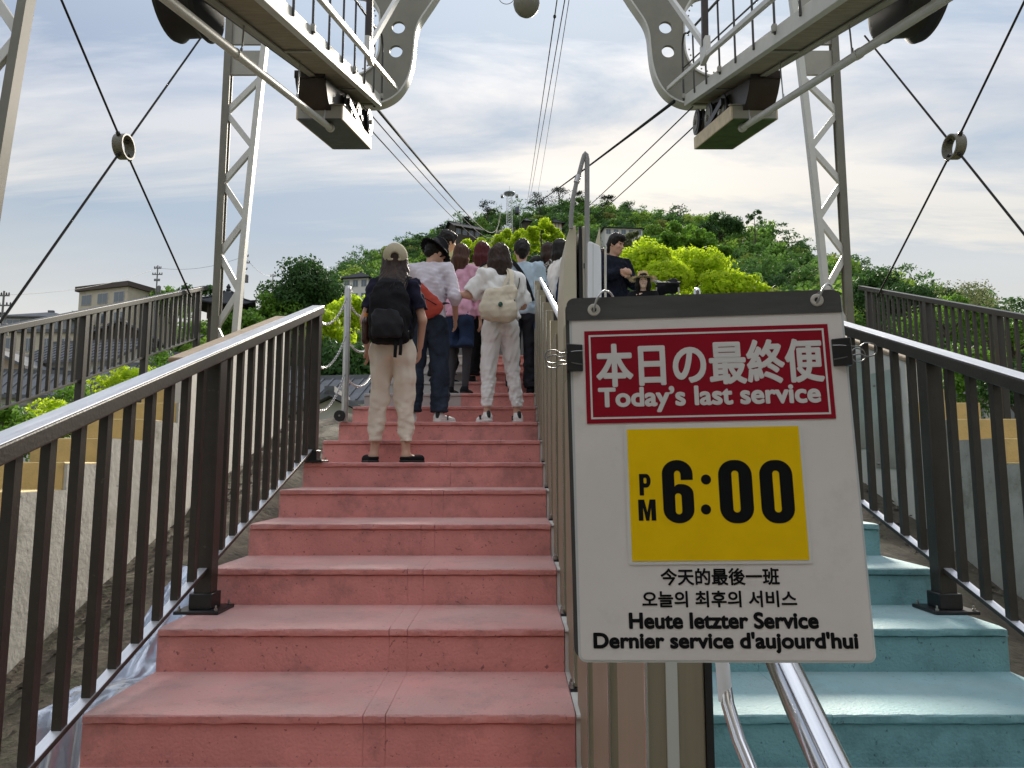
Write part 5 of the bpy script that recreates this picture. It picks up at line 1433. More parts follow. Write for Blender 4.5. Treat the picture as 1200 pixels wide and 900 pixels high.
    # binder clips
    for (ex, ey, sd, lab) in ((667, 420, -1, 'black binder clip on the left edge of the notice'), (992, 413, 1, 'black binder clip on the right edge of the notice')):
        lx, ly = sg(ex, ey)
        cl = empty('binder_clip', c + u * lx + v * ly, lab, 'clip'); cl.rotation_euler = root.rotation_euler
        ins, outw = 0.0165, 0.0035
        hh = 0.0165
        xs = [(-sd * ins, 0.0021), (sd * outw, 0.0085), (sd * outw, -0.012), (-sd * ins, -0.0075)]
        pr = [xs[0], (xs[1][0] - sd * 0.002, xs[1][1] + 0.001), xs[1], xs[2], (xs[2][0] - sd * 0.002, xs[2][1] - 0.001), xs[3]]
        MB().prism(pr, lambda x, z: (x, -hh, z), lambda x, z: (x, hh, z)).build('body', BLACKM, cl, local=True, bevel=0.0008)
        for zz, sg_ in ((0.0095, 1), (-0.013, -1)):
            r_ = 0.0065
            base = sd * 0.0; L_ = 0.030
            pts = [(-sd * ins, -r_ * 1.3, 0.0025 * sg_), (-sd * ins * 0.4, -r_ * 1.15, 0.006 * sg_), (sd * 0.010, -r_ * 0.7, zz * 1.1), (sd * 0.017, -r_ * 1.25, zz * 1.3), (sd * 0.026, -r_, zz * 1.4), (sd * 0.029, 0, zz * 1.45), (sd * 0.026, r_, zz * 1.4), (sd * 0.017, r_ * 1.25, zz * 1.3), (sd * 0.010, r_ * 0.7, zz * 1.1), (-sd * ins * 0.4, r_ * 1.15, 0.006 * sg_), (-sd * ins, r_ * 1.3, 0.0025 * sg_)]
            MB().tube(curve_pts(pts, 5), 0.0008, 6).build('wire_handle', mat('dull clip wire', (0.22, 0.22, 0.21), 0.4, metal=0.8), cl, smooth=60, local=True)
    # bracket that carries the notice, fixed to the end panel of the partition
    br = empty('notice_bracket', (0.27, 1.29, step_z(-3) + 1.19), 'thin steel bracket holding the notice from behind, its bolt head peeping over the top', 'bracket')
    bt = at(817, 352, 0.90)
    MB().bar((bt.x, 0.90, bt.z - 0.02), (bt.x, 0.90, E - 0.14), 0.03, 0.006, (1, 0, 0)).build('strap', BLACKM, br)
    MB().bar((bt.x, 0.90, E - 0.10), (0.28, 1.33, E - 0.10), 0.03, 0.006).build('arm', BLACKM, br)
    MB().bar((0.28, 1.33, E - 0.104), (0.28, 1.33, step_z(-3) + 1.191), 0.03, 0.02).build('foot', BLACKM, br)
    MB().bar(at(690, 360, 0.905), at(975, 352, 0.885), 0.012, 0.012).build('cross_bar', BLACKM, br)
    MB().lathe([(0.0045, -0.02), (0.0045, 0.004), (0.0035, 0.008), (0.001, 0.010)], at(817, 345.5, 0.90), 'z', 12).build('bolt_head', CHROME, br, smooth=40)
sign()
# ------------------------------------------------------------------ people: smooth solids blended from tapered limbs, then skinned
class Vol:
    """signed distance grid; each limb is blended in smoothly where it lies"""
    def __init__(s, lo, hi, h):
        s.h = h; s.lo = np.array(lo, float) - 3 * h
        s.n = np.ceil((np.array(hi, float) + 3 * h - s.lo) / h).astype(int) + 1
        s.d = np.full(s.n, 1.0, np.float32)
    def _sub(s, lo, hi):
        a = np.clip(np.floor((lo - s.lo) / s.h).astype(int), 0, s.n); b = np.clip(np.ceil((hi - s.lo) / s.h).astype(int) + 1, 0, s.n)
        if (b <= a).any(): return None
        g = [s.lo[i] + np.arange(a[i], b[i]) * s.h for i in range(3)]
        return (slice(a[0], b[0]), slice(a[1], b[1]), slice(a[2], b[2])), np.meshgrid(*g, indexing='ij')
    def _mix(s, sl_, d, k, op='add'):
        o = s.d[sl_]
        if op == 'add':
            if k > 0:
                h_ = np.clip(0.5 + 0.5 * (o - d) / k, 0, 1); s.d[sl_] = o * (1 - h_) + d * h_ - k * h_ * (1 - h_)
            else: s.d[sl_] = np.minimum(o, d)
        else:
            if k > 0:
                h_ = np.clip(0.5 - 0.5 * (o + d) / k, 0, 1); s.d[sl_] = o * (1 - h_) + (-d) * h_ + k * h_ * (1 - h_)
            else: s.d[sl_] = np.maximum(o, -d)
    def cap(s, a, b, ra, rb, k=0.02, flat=None, ff=1.0, op='add'):
        """tapered limb from a to b; 'flat' thins it along that direction by ff"""
        a = np.array(a, float); b = np.array(b, float); m = max(ra, rb) + k + 2 * s.h
        q = s._sub(np.minimum(a, b) - m, np.maximum(a, b) + m)
        if q is None: return s
        sl_, (X, Y, Z) = q
        ab = b - a; L2 = max(ab @ ab, 1e-9)
        px, py, pz = X - a[0], Y - a[1], Z - a[2]
        t = np.clip((px * ab[0] + py * ab[1] + pz * ab[2]) / L2, 0, 1)
        dx, dy, dz = px - t * ab[0], py - t * ab[1], pz - t * ab[2]
        if flat is not None:
            f = np.array(flat, float); f /= np.linalg.norm(f)
            w = (dx * f[0] + dy * f[1] + dz * f[2]) * (ff - 1)
            dx, dy, dz = dx + w * f[0], dy + w * f[1], dz + w * f[2]
        d = np.sqrt(dx * dx + dy * dy + dz * dz) - (ra + (rb - ra) * t)
        if flat is not None: d = d / max(1.0, ff) ** 0.5
        s._mix(sl_, d, k, op); return s
    def ell(s, c, r, k=0.02, rot=None, op='add'):
        c = np.array(c, float); r = np.array(r, float); m = r.max() + k + 2 * s.h
        q = s._sub(c - m, c + m)
        if q is None: return s
        sl_, (X, Y, Z) = q
        P = np.stack([X - c[0], Y - c[1], Z - c[2]], -1)
        if rot is not None: P = P @ np.array(rot)
        k0 = np.sqrt(((P / r) ** 2).sum(-1)); k1 = np.sqrt(((P / r ** 2) ** 2).sum(-1))
        d = k0 * (k0 - 1) / np.maximum(k1, 1e-6)
        s._mix(sl_, d, k, op); return s
    def loft(s, secs, k=0.02):
        """torso-like stack: secs = [(z, cx, cy, rx, ry)], superellipse sections between"""
        z = np.array([q[0] for q in secs]); v = np.array(secs)
        m = max(v[:, 3].max(), v[:, 4].max()) + k + 3 * s.h
        lo = np.array([v[:, 1].min() - m, v[:, 2].min() - m, z.min() - k - 2 * s.h]); hi = np.array([v[:, 1].max() + m, v[:, 2].max() + m, z.max() + k + 2 * s.h])
        q = s._sub(lo, hi)
        if q is None: return s
        sl_, (X, Y, Z) = q
        zz = Z[0, 0, :]
        cx, cy, rx, ry = (np.interp(zz, z, v[:, i]) for i in (1, 2, 3, 4))
        u = (X - cx) / rx; w = (Y - cy) / ry
        rr_ = (np.abs(u) ** 2.3 + np.abs(w) ** 2.3) ** (1 / 2.3)
        d = (rr_ - 1) * np.minimum(rx, ry)
        d = np.maximum(d, np.maximum(z.min() - Z, Z - z.max()))
        s._mix(sl_, d, k); return s
    def plane(s, p, n, k=0.0):
        """cut away everything on the side n points to"""
        p = np.array(p, float); n = np.array(n, float); n /= np.linalg.norm(n)
        g = [s.lo[i] + np.arange(s.n[i]) * s.h for i in range(3)]
        X, Y, Z = np.meshgrid(*g, indexing='ij')
        d = (X - p[0]) * n[0] + (Y - p[1]) * n[1] + (Z - p[2]) * n[2]
        s.d = np.maximum(s.d, d.astype(np.float32)); return s
    def folds(s, amp, freq, seed, stretch=(1, 1, 1), n=7, zlo=None, zhi=None):
        """cloth folds: waves in several directions"""
        rng = np.random.default_rng(seed)
        near = np.abs(s.d) < 0.035
        I = np.argwhere(near); P = I * s.h + s.lo; w = np.zeros(len(P))
        for _ in range(n):
            k = rng.normal(size=3) * freq * np.array(stretch)
            k2 = rng.normal(size=3) * freq * 0.4
            w += np.sin(P @ k + rng.uniform(0, 6.28) + 1.4 * np.sin(P @ k2))
        w *= amp / n ** 0.5
        if zlo is not None: w *= np.clip((P[:, 2] - zlo) / (zhi - zlo), 0, 1)
        s.d[near] += w.astype(np.float32); return s
    def mesh(s, name, m):
        d = s.d; h = s.h; ins = d < 0
        nx, ny, nz = d.shape
        if not ins.any(): return None
        C = [(a, b, c) for a in (0, 1) for b in (0, 1) for c in (0, 1)]
        anyi = np.zeros((nx-1, ny-1, nz-1), bool); alli = np.ones((nx-1, ny-1, nz-1), bool)
        for a, b, c in C:
            q = ins[a:a+nx-1, b:b+ny-1, c:c+nz-1]; anyi |= q; alli &= q
        act = anyi & ~alli
        pos = np.argwhere(act)
        idx = np.full(act.shape, -1, np.int64); idx[act] = np.arange(len(pos))
        val = {o: d[pos[:, 0] + o[0], pos[:, 1] + o[1], pos[:, 2] + o[2]] for o in C}
        acc = np.zeros((len(pos), 3)); cnt = np.zeros(len(pos))
        for o in C:
            for ax in range(3):
                if o[ax]: continue
                e = list(o); e[ax] = 1; da, db = val[o], val[tuple(e)]
                cr = (da < 0) != (db < 0); t = np.where(cr, da / np.where(cr, da - db, 1), 0)
                pt = np.tile(np.array(o, float), (len(pos), 1)); pt[:, ax] += t
                acc += pt * cr[:, None]; cnt += cr
        V = (pos + acc / np.maximum(cnt, 1)[:, None]) * h + s.lo
        Q = []
        for ax in range(3):
            o1, o2 = [(1, 2), (2, 0), (0, 1)][ax]
            a = [slice(1, -1)] * 3; a[ax] = slice(0, d.shape[ax] - 1); b = list(a); b[ax] = slice(1, d.shape[ax])
            ia, ib = ins[tuple(a)], ins[tuple(b)]
            p0 = np.argwhere(ia != ib)
            if not len(p0): continue
            flip = ib[tuple(p0.T)]
            c = p0.copy()
            for o in (o1, o2): c[:, o] += 1
            def cell(p, q):
                k = c.copy(); k[:, o1] -= p; k[:, o2] -= q; return idx[k[:, 0], k[:, 1], k[:, 2]]
            f = np.stack([cell(1, 1), cell(0, 1), cell(0, 0), cell(1, 0)], 1)
            f[flip] = f[flip][:, ::-1]
            Q.append(f)
        Q = np.concatenate(Q); Q = Q[(Q >= 0).all(1)]
        me = bpy.data.meshes.new(name)
        me.vertices.add(len(V)); me.vertices.foreach_set('co', V.astype(np.float32).reshape(-1))
        me.loops.add(len(Q) * 4); me.loops.foreach_set('vertex_index', Q.reshape(-1).astype(np.int32))
        me.polygons.add(len(Q)); me.polygons.foreach_set('loop_start', np.arange(0, len(Q) * 4, 4, dtype=np.int32))
        me.polygons.foreach_set('use_smooth', np.ones(len(Q), bool))
        me.update(calc_edges=True)
        me.materials.append(m)
        return me

SKIN = mat('skin', (0.55, 0.33, 0.235), 0.5, var=0.06, vscale=20, spec=0.35)
HAIRB = mat('black hair', (0.010, 0.008, 0.007), 0.52, var=0.4, vscale=30, stretch=(1, 1, 0.08), bump=0.5, bscale=90, spec=0.22)
HAIRBR = mat('dark brown hair', (0.030, 0.016, 0.011), 0.52, var=0.5, vscale=30, stretch=(1, 1, 0.08), bump=0.5, bscale=90, spec=0.22)
HAIRRB = mat('chestnut hair', (0.062, 0.025, 0.014), 0.52, var=0.5, vscale=30, stretch=(1, 1, 0.08), bump=0.5, bscale=90, spec=0.22)
HAIRRED = mat('wine red hair', (0.070, 0.010, 0.012), 0.52, var=0.5, vscale=30, stretch=(1, 1, 0.08), bump=0.5, bscale=90, spec=0.22)
def cloth(name, col, **k):
    k.setdefault('rough', 0.9); k.setdefault('var', 0.06); k.setdefault('bump', 0.25); k.setdefault('bscale', 260); k.setdefault('spec', 0.15)
    return mat(name, col, **k)
BEIGE = cloth('beige cotton', (0.76, 0.67, 0.55))
NAVY = cloth('navy cotton', (0.020, 0.020, 0.040))
LAVW = cloth('pale lilac shirt cotton', (0.62, 0.58, 0.64))
DENIM = cloth('dark denim', (0.026, 0.036, 0.055), var=0.45, vscale=5)
PINKC = cloth('pink coat cloth', (0.60, 0.33, 0.43))
WHITEC = cloth('white cotton', (0.76, 0.75, 0.73), var=0.03)
SKYB = cloth('pale blue shirt cotton', (0.42, 0.52, 0.60))
BLK = cloth('black cloth', (0.012, 0.012, 0.014))
DKBLUE = cloth('dark blue cloth', (0.020, 0.035, 0.075))
YELT = cloth('pale yellow cloth', (0.55, 0.50, 0.25))
CREAMC = cloth('cream knit', (0.58, 0.49, 0.38))
GREYT = cloth('grey tights', (0.05, 0.05, 0.055))
KHAKI = cloth('khaki cap cotton', (0.42, 0.37, 0.26))
STRAW = mat('straw', (0.58, 0.43, 0.22), 0.8, var=0.25, vscale=40, bump=0.6, bscale=120)
REDB = cloth('brick red bag cloth', (0.40, 0.065, 0.045))
TOTE = cloth('cream canvas', (0.60, 0.54, 0.42))
LEO = mat('black and white speckled blouse', (0.03, 0.03, 0.03), 0.85, stain=(0.55, 0.52, 0.48), sscale=28, sfrom=0.50, sto=0.56)
SHOEW = mat('white sneaker leather', (0.72, 0.72, 0.70), 0.5, spec=0.3)
SOLE = mat('black sole', (0.012, 0.012, 0.012), 0.6)
EYEM = mat('eye', (0.015, 0.012, 0.010), 0.2)
LIPM = mat('lips', (0.42, 0.13, 0.11), 0.5)

def person(label, px, Y, ztread, S, rot, spec):
    """S: stature in metres; local frame faces +y; z up from the soles.  Lengths below are for a 1.6 m figure."""
    X = at(px, 450, Y).x
    root = empty('person', (X, Y, ztread), label, 'person', rz=rot)
    k = S / 1.6
    root.scale = (k * 0.90, k * 0.93, k)
    g = spec.get
    h = g('h', 0.011)
    hs = h
    sx = g('sx', 1.0)                                    # breadth
    lean = g('lean', 0.0)                                # how far the chest leans forward
    def add(nm, v, m, par=root):
        me = v.mesh(nm, m)
        if me is None: return None
        return link(nm, me, par)
    # ---- joints
    hip = {-1: np.array([-0.088 * sx, 0.0, 0.80]), 1: np.array([0.088 * sx, 0.0, 0.80])}
    feet = g('feet', {-1: (-0.10, 0.0), 1: (0.10, 0.0)})
    fz = g('fz', {-1: 0.0, 1: 0.0})
    knee = {}; ank = {}
    for s in (-1, 1):
        ank[s] = np.array([feet[s][0], feet[s][1] - 0.03, 0.075 + fz[s]])
        bend = g('knee', {-1: 0.02, 1: 0.02})[s]
        knee[s] = (hip[s] + ank[s]) / 2 + np.array([g('knx', 0.0) * s, 0.01 + bend, 0.03])
    chest = np.array([0.0, 0.01 + lean, 1.18]); neck = np.array([0.0, -0.005 + lean * 1.35, 1.345])
    hp, hyaw, hroll = g('head', (0.0, 0.0, 0.0))          # head pitch (down +), yaw (left +), tilt
    cp_, sp_, cy_, sy_ = math.cos(hp), math.sin(hp), math.cos(hyaw), math.sin(hyaw)
    Ry = np.array(Matrix.Rotation(hyaw, 3, 'Z') @ Matrix.Rotation(-hp, 3, 'X') @ Matrix.Rotation(hroll, 3, 'Y'))
    hc = neck + np.array([0, 0.02, 0.05]) + Ry @ np.array([0, 0.012, 0.085])
    def HP(x, y, z): return hc + Ry @ np.array([x, y, z])
    sh = {s: np.array([s * 0.165 * sx, lean * 1.2 - 0.005, 1.285]) for s in (-1, 1)}
    arms = g('arms', {})
    el, wr = {}, {}
    for s in (-1, 1):
        a = arms.get(s, ((s * 0.225, 0.0, 1.02), (s * 0.23, 0.06, 0.80)))
        el[s], wr[s] = np.array(a[0], float), np.array(a[1], float)
    # ---- body: one continuous skin
    B = Vol((-0.55, -0.45, -0.02), (0.55, 0.75, 1.72), h if h < 0.010 else 0.010)
    B.loft([(0.785, 0, 0, 0.125 * sx, 0.085), (0.86, 0, 0, 0.142 * sx, 0.095), (0.98, 0, lean * .4, 0.115 * sx, 0.08), (1.15, 0, lean * .9, 0.14 * sx, 0.09), (1.28, 0, lean * 1.2, 0.13 * sx, 0.075), (1.33, 0, lean * 1.3, 0.07, 0.05)], 0.03)
    B.cap(neck - np.array([0, 0, 0.06]), hc + Ry @ np.array([0, -0.02, -0.05]), 0.050, 0.047, 0.03)
    for s in (-1, 1):
        B.cap(hip[s], knee[s], 0.078, 0.050, 0.03); B.cap(knee[s], ank[s], 0.050, 0.033, 0.02)
        B.cap(ank[s] + [0, -0.02, -0.035], ank[s] + [g('toe', 0.0) * s * 0.08, 0.15, -0.052], 0.033, 0.022, 0.03, (0, 0, 1), 1.15)
        B.cap(sh[s] * [0.55, 1, 1], sh[s], 0.055, 0.050, 0.04)
        B.cap(sh[s], el[s], 0.046, 0.036, 0.025); B.cap(el[s], wr[s], 0.036, 0.025, 0.015)
        # hand: palm, four fingers, thumb
        d = wr[s] - el[s]; d /= np.linalg.norm(d)
        side = np.cross(d, g('palmn', {-1: (-1, 0, 0), 1: (1, 0, 0)})[s]); side /= np.linalg.norm(side); pn = np.cross(side, d)
        hd = g('hdir', {}).get(s); 
        if hd is not None: d = np.array(hd, float); d /= np.linalg.norm(d); side = np.cross(d, pn); side /= np.linalg.norm(side); pn = np.cross(side, d)
        pc = wr[s] + d * 0.045
        B.cap(wr[s], pc + d * 0.03, 0.026, 0.034, 0.012, pn, 1.9)
        for i, (off, ln) in enumerate(((-0.027, 0.062), (-0.009, 0.072), (0.009, 0.068), (0.026, 0.052))):
            b0 = pc + d * 0.032 + side * off; b1 = b0 + d * ln * 0.55 - pn * s * 0.006; b2 = b1 + d * ln * 0.4 - pn * s * 0.022
            B.cap(b0, b1, 0.0095, 0.009, 0.004); B.cap(b1, b2, 0.009, 0.0075, 0.004)
        t0 = wr[s] + d * 0.02 - side * 0.022; t1 = t0 + d * 0.035 - side * 0.022 - pn * s * 0.01; t2 = t1 + d * 0.03 - side * 0.002 - pn * s * 0.012
        B.cap(t0, t1, 0.012, 0.0105, 0.006); B.cap(t1, t2, 0.0105, 0.008, 0.004)
    # head with face
    B.ell(HP(0, -0.012, 0.018), (0.074, 0.092, 0.098), 0.02, Ry)
    B.ell(HP(0, 0.028, -0.045), (0.054, 0.058, 0.066), 0.03, Ry)
    B.cap(HP(0, 0.068, -0.088), HP(0, 0.058, -0.092), 0.018, 0.02, 0.03)
    B.cap(HP(0, 0.084, 0.012), HP(0, 0.101, -0.022), 0.008, 0.0125, 0.012); B.ell(HP(0, 0.094, -0.026), (0.017, 0.012, 0.009), 0.008, Ry)
    for s in (-1, 1):
        B.ell(HP(s * 0.030, 0.088, 0.012), (0.017, 0.013, 0.011), 0.012, Ry, 'sub')
        B.cap(HP(s * 0.014, 0.080, 0.032), HP(s * 0.046, 0.068, 0.034), 0.008, 0.006, 0.014)
        B.ell(HP(s * 0.040, 0.062, -0.022), (0.020, 0.018, 0.016), 0.02, Ry)
        B.ell(HP(s * 0.076, -0.008, -0.005), (0.010, 0.021, 0.032), 0.008, Ry)
    B.cap(HP(-0.016, 0.080, -0.058), HP(0.016, 0.080, -0.058), 0.008, 0.008, 0.012)
    body = add('body', B, g('skin', SKIN))
    if g('face', False):
        for s in (-1, 1):
            e = MB().lathe([(0.001, -0.0075), (0.006, -0.005), (0.0075, 0), (0.006, 0.005), (0.001, 0.0075)], (0, 0, 0), 'z', 10)
            o = e.build('eye', EYEM, root, smooth=60, local=True); o.location = HP(s * 0.030, 0.0785, 0.012); o.scale = (1.7, 0.7, 0.75)
            V_ = Vol(HP(s * .03, .08, .03) - .05, HP(s * .03, .08, .03) + .05, 0.005); V_.cap(HP(s * 0.014, 0.089, 0.036), HP(s * 0.048, 0.073, 0.037), 0.0055, 0.0045, 0); add('eyebrow', V_, HAIRB)
        V_ = Vol(HP(0, .08, -.058) - .05, HP(0, .08, -.058) + .05, 0.005); V_.cap(HP(-0.019, 0.083, -0.058), HP(0.019, 0.083, -0.058), 0.0075, 0.0075, 0.004); add('lips', V_, LIPM)
    # ---- trousers
    tr = g('trousers')
    if tr:
        m, w, hemz, taper = tr                            # material, looseness, hem height over the ankle, hem width
        V = Vol((-0.42, -0.35, 0.0), (0.42, 0.40, 1.04), hs)
        top = g('waist', 0.98)
        V.loft([(0.755, 0, -0.005, 0.150 * sx, 0.104 + w * .4), (0.84, 0, -0.012, 0.170 * sx, 0.120 + w * .35), (0.92, 0, 0, 0.150 * sx, 0.105), (top, 0, lean * .3, 0.132 * sx, 0.095)], 0.03)
        for s in (-1, 1):
            e = ank[s] + np.array([0, 0, hemz])
            V.cap(hip[s] + [0, -0.018, 0.0], knee[s], 0.090 + w * .45, 0.062 + w * .8, 0.018); V.cap(knee[s], e, 0.062 + w * .8, 0.044 + taper, 0.018)
            V.cap(hip[s] + [0, -0.045, 0.03], hip[s] + [0, -0.045, -0.02], 0.085, 0.08, 0.04)
        V.folds(0.0065 + w * 0.07, 34, g('seed', 1), (1, 1, 0.55))
        V.folds(0.0060, 70, g('seed', 1) + 50, (0.6, 0.6, 1.4), 6, 0.7, 0.05)
        for s in (-1, 1):
            pass
        zc = min(ank[-1][2], ank[1][2]) + hemz
        V.plane((0, 0, zc), (0, 0, -1)); V.plane((0, 0, top - 0.005), (0, 0, 1))
        add('trousers', V, m)
    if g('skirt'):
        m, zlo = g('skirt')
        V = Vol((-0.35, -0.3, zlo - .02), (0.35, 0.3, 1.04), hs)
        V.loft([(zlo, 0, 0, 0.21, 0.17), (0.85, 0, -0.01, 0.165, 0.125), (1.0, 0, 0, 0.135, 0.10)], 0.02); V.folds(0.008, 40, g('seed', 1), (1, 1, 0.1))
        add('skirt', V, m)
    if g('tights'):
        V = Vol((-0.3, -0.3, 0.0), (0.3, 0.3, 0.85), hs)
        for s in (-1, 1):
            V.cap(hip[s], knee[s], 0.080, 0.054, 0.02); V.cap(knee[s], ank[s] , 0.054, 0.037, 0.02)
        add('tights', V, g('tights'))
    # ---- top
    tp = g('top')
    if tp:
        m, w, hem, sleeve, flare = tp                     # material, looseness, hem height, sleeve length 0..2, flare of the hem
        V = Vol((-0.55, -0.45, hem - 0.02), (0.55, 0.72, 1.42), hs)
        V.loft([(hem, 0, lean * .1, (0.148 + w + flare) * sx, 0.112 + w + flare), (0.88, 0, -0.01 + lean * .2, (0.155 + w + flare * .6) * sx, 0.115 + w + flare * .5) if hem < 0.86 else (hem + 0.01, 0, lean * .2, (0.148 + w + flare) * sx, 0.112 + w + flare), (1.0, 0, lean * .45, (0.136 + w) * sx, 0.098 + w), (1.16, 0, lean * .9, (0.156 + w * .7) * sx, 0.112 + w * .6),
                (1.26, 0, lean * 1.15, (0.155 + w * .3) * sx, 0.098 + w * .3), (1.325, 0, lean * 1.3 - .005, 0.085, 0.068), (1.355, 0, lean * 1.35 - .01, 0.062, 0.058)], 0.03)
        for s in (-1, 1):
            V.cap(sh[s] * [0.5, 1, 1] + [0, 0, 0.005], sh[s], 0.066, 0.062 + w * .3, 0.045)
            if sleeve > 0:
                e1 = el[s] if sleeve >= 1 else sh[s] + (el[s] - sh[s]) * sleeve
                V.cap(sh[s], e1, 0.060 + w * .45, 0.050 + w * (1.0 if sleeve < 1 else .6), 0.03)
                if sleeve > 1:
                    e2 = el[s] + (wr[s] - el[s]) * (sleeve - 1)
                    V.cap(el[s], e2, 0.050 + w * .6, 0.037 + w * .4, 0.02)
        V.folds(0.0065 + w * 0.08, 30, g('seed', 1) + 7, (1, 1, 0.8))
        V.folds(0.0042, 66, g('seed', 1) + 9, (1, 1, 1), 6)
        for s in (-1, 1):                                  # cut the sleeves cleanly
            if 0 < sleeve < 1 or 1 < sleeve < 1.95:
                a, b = (sh[s], el[s]) if sleeve < 1 else (el[s], wr[s]); t = sleeve if sleeve < 1 else sleeve - 1
                p = a + (b - a) * t; n = (b - a) / np.linalg.norm(b - a)
                V.cap(p + n * 0.0, p + n * 0.10, 0.004, 0.004, 0, op='add') if False else None
                V2 = np.array(p + n * 0.075); V.ell(V2, (0.10, 0.10, 0.10), 0.0, np.eye(3), 'sub') if sleeve < 1 else V.ell(np.array(p + n * 0.062), (0.066, 0.066, 0.066), 0.0, None, 'sub')
        V.plane((0, 0, hem + 0.004), (0, 0, -1)); V.plane((0, lean * 1.35, 1.352), (0, 0.25, 1))
        add(g('topname', 'shirt'), V, m)
    # ---- shoes
    shoe = g('shoe')
    if shoe:
        m, sole, low = shoe
        for s in (-1, 1):
            a = ank[s]; tx = g('toe', 0.0) * s * 0.08
            V = Vol(a - [0.17, 0.12, 0.09], a + [0.17, 0.24, 0.06], 0.007)
            V.cap(a + [0, -0.035, -0.04], a + [tx, 0.145, -0.050], 0.044, 0.035, 0.02, (0, 0, 1), 1.1)
            if not low: V.cap(a + [0, -0.02, -0.03], a + [0, -0.015, 0.0], 0.045, 0.040, 0.02)
            V.plane(a - [0, 0, 0.062], (0, 0, -1)); V.plane(a + [0, 0, 0.012 if not low else -0.03], (0, -0.1, 1))
            o = add('shoe', V, m)
            V = Vol(a - [0.17, 0.12, 0.09], a + [0.17, 0.24, 0.0], 0.007)
            V.cap(a + [0, -0.035, -0.058], a + [tx, 0.145, -0.058], 0.047, 0.038, 0.01)
            V.plane(a - [0, 0, 0.0745], (0, 0, -1)); V.plane(a - [0, 0, 0.058 if low else 0.050], (0, 0, 1)); add('sole', V, sole if low else SHOEW if m is SHOEW else sole, o)
            if g('stripes'):
                for q in range(3):
                    for sd in (-1, 1):
                        c0 = a + [sd * 0.041 + tx * .4, 0.015 + q * 0.026, -0.048]; c1 = a + [sd * 0.035 + tx * .4, 0.040 + q * 0.024, -0.012]
                        MB().bar(c0, c1, 0.010, 0.008, (0, 1, 0)).build('stripe', SOLE, o, local=True)
                V = Vol(a - [0.08, 0.09, 0.05], a + [0.08, 0.0, 0.05], 0.007)
                V.cap(a + [0, -0.062, -0.03], a + [0, -0.058, 0.006], 0.021, 0.019, 0); add('heel_tab', V, SOLE, o)
    # ---- hair
    hr_ = g('hair')
    if hr_:
        m, style = hr_
        V = Vol(hc - [0.24, 0.42, 0.52], hc + [0.24, 0.22, 0.18], 0.008)
        V.ell(HP(0, -0.022, 0.034), (0.088, 0.100, 0.100), 0.01, Ry)
        V.ell(HP(0, 0.088, -0.052), (0.066, 0.066, 0.092), 0.02, Ry, 'sub')     # face
        if style == 'short':
            V.cap(HP(0, -0.075, -0.02), HP(0, -0.070, -0.058), 0.055, 0.045, 0.03)
            V.ell(HP(0, 0.05, 0.082), (0.066, 0.05, 0.034), 0.03, Ry)
            for s in (-1, 1): V.cap(HP(s * 0.070, -0.01, 0.04), HP(s * 0.074, 0.012, -0.012), 0.022, 0.012, 0.02)
            V.folds(0.0035, 120, g('seed', 1) + 3, (1, 1, 1))
        elif style == 'long':
            L = g('hairlen', 0.34)
            for i, a in enumerate(np.linspace(-1.25, 1.25, 9)):
                x, y = math.sin(a) * 0.082, -math.cos(a) * 0.090
                e = HP(x * 1.12, y * 0.95 - 0.01, 0) ; e = np.array([e[0], min(e[1], neck[1] - g('hairback', 0.055) + abs(a) * 0.035) , HP(0, 0, 0)[2] - L + 0.03 * math.cos(i * 2.3)])
                V.cap(HP(x * 0.86, y * 0.80, 0.045), HP(x * 1.04, y * 0.95, -0.07), 0.034, 0.036, 0.018); V.cap(HP(x * 1.04, y * 0.95, -0.07), e, 0.036, 0.020 if i % 2 else 0.026, 0.018)
            V.ell(HP(0, 0.066, 0.078), (0.060, 0.032, 0.032), 0.03, Ry)
            V.folds(0.0030, 130, g('seed', 1) + 3, (1, 1, 0.06), 9)
        elif style == 'bob':
            for i, a in enumerate(np.linspace(-1.75, 1.75, 11)):
                x, y = math.sin(a) * 0.084, -math.cos(a) * 0.092
                V.cap(HP(x * 0.9, y * 0.85, 0.045), HP(x * 1.06, y * 0.98, -0.07), 0.033, 0.036, 0.02); V.cap(HP(x * 1.06, y * 0.98, -0.07), HP(x * 1.02, y * 0.94 - 0.005, -0.150 + g('bob', 0)), 0.036, 0.026, 0.02)
            V.ell(HP(0, 0.068, 0.070), (0.064, 0.028, 0.036), 0.025, Ry)
            V.folds(0.0030, 130, g('seed', 1) + 3, (1, 1, 0.08), 9)
        ho = add('hair', V, m)
        if style in ('long', 'bob'):
            rs_ = random.Random(g('seed', 1)); b = MB(); L = g('hairlen', 0.34) if style == 'long' else 0.17
            for i in range(70):
                a = rs_.uniform(-1.5, 1.5); x, y = math.sin(a) * 0.09, -math.cos(a) * 0.098; j = lambda q: rs_.uniform(-q, q)
                p0 = HP(x * 0.75, y * 0.72, 0.085); p1 = HP(x * 1.08, y * 1.04 - 0.004, 0.01); p2 = HP(x * 1.2 + j(.008), y * 1.12 + j(.006), -0.09)
                if style == 'long': zz = hc[2] - L * rs_.uniform(0.75, 1.08); t_ = np.array([p2[0] + j(.02), min(p2[1], neck[1] - g('hairback', 0.055) - 0.03 + abs(a) * 0.035) + j(.012), zz])
                else: t_ = HP(x * 1.14 + j(.012), y * 1.10 + j(.01), -0.165 - rs_.uniform(0, .02) + g('bob', 0))
                b.tube(curve_pts([p0, p1, p2, (p2 + t_) / 2 + [j(.008), j(.006), 0], t_], 3), 0.002, 4, caps=False, radii=[0.003 - 0.0017 * q / 12 for q in range(13)])
            b.build('loose_strands', m, ho, smooth=180, local=True, fix=False)
    # ---- headgear
    hat = g('hat')
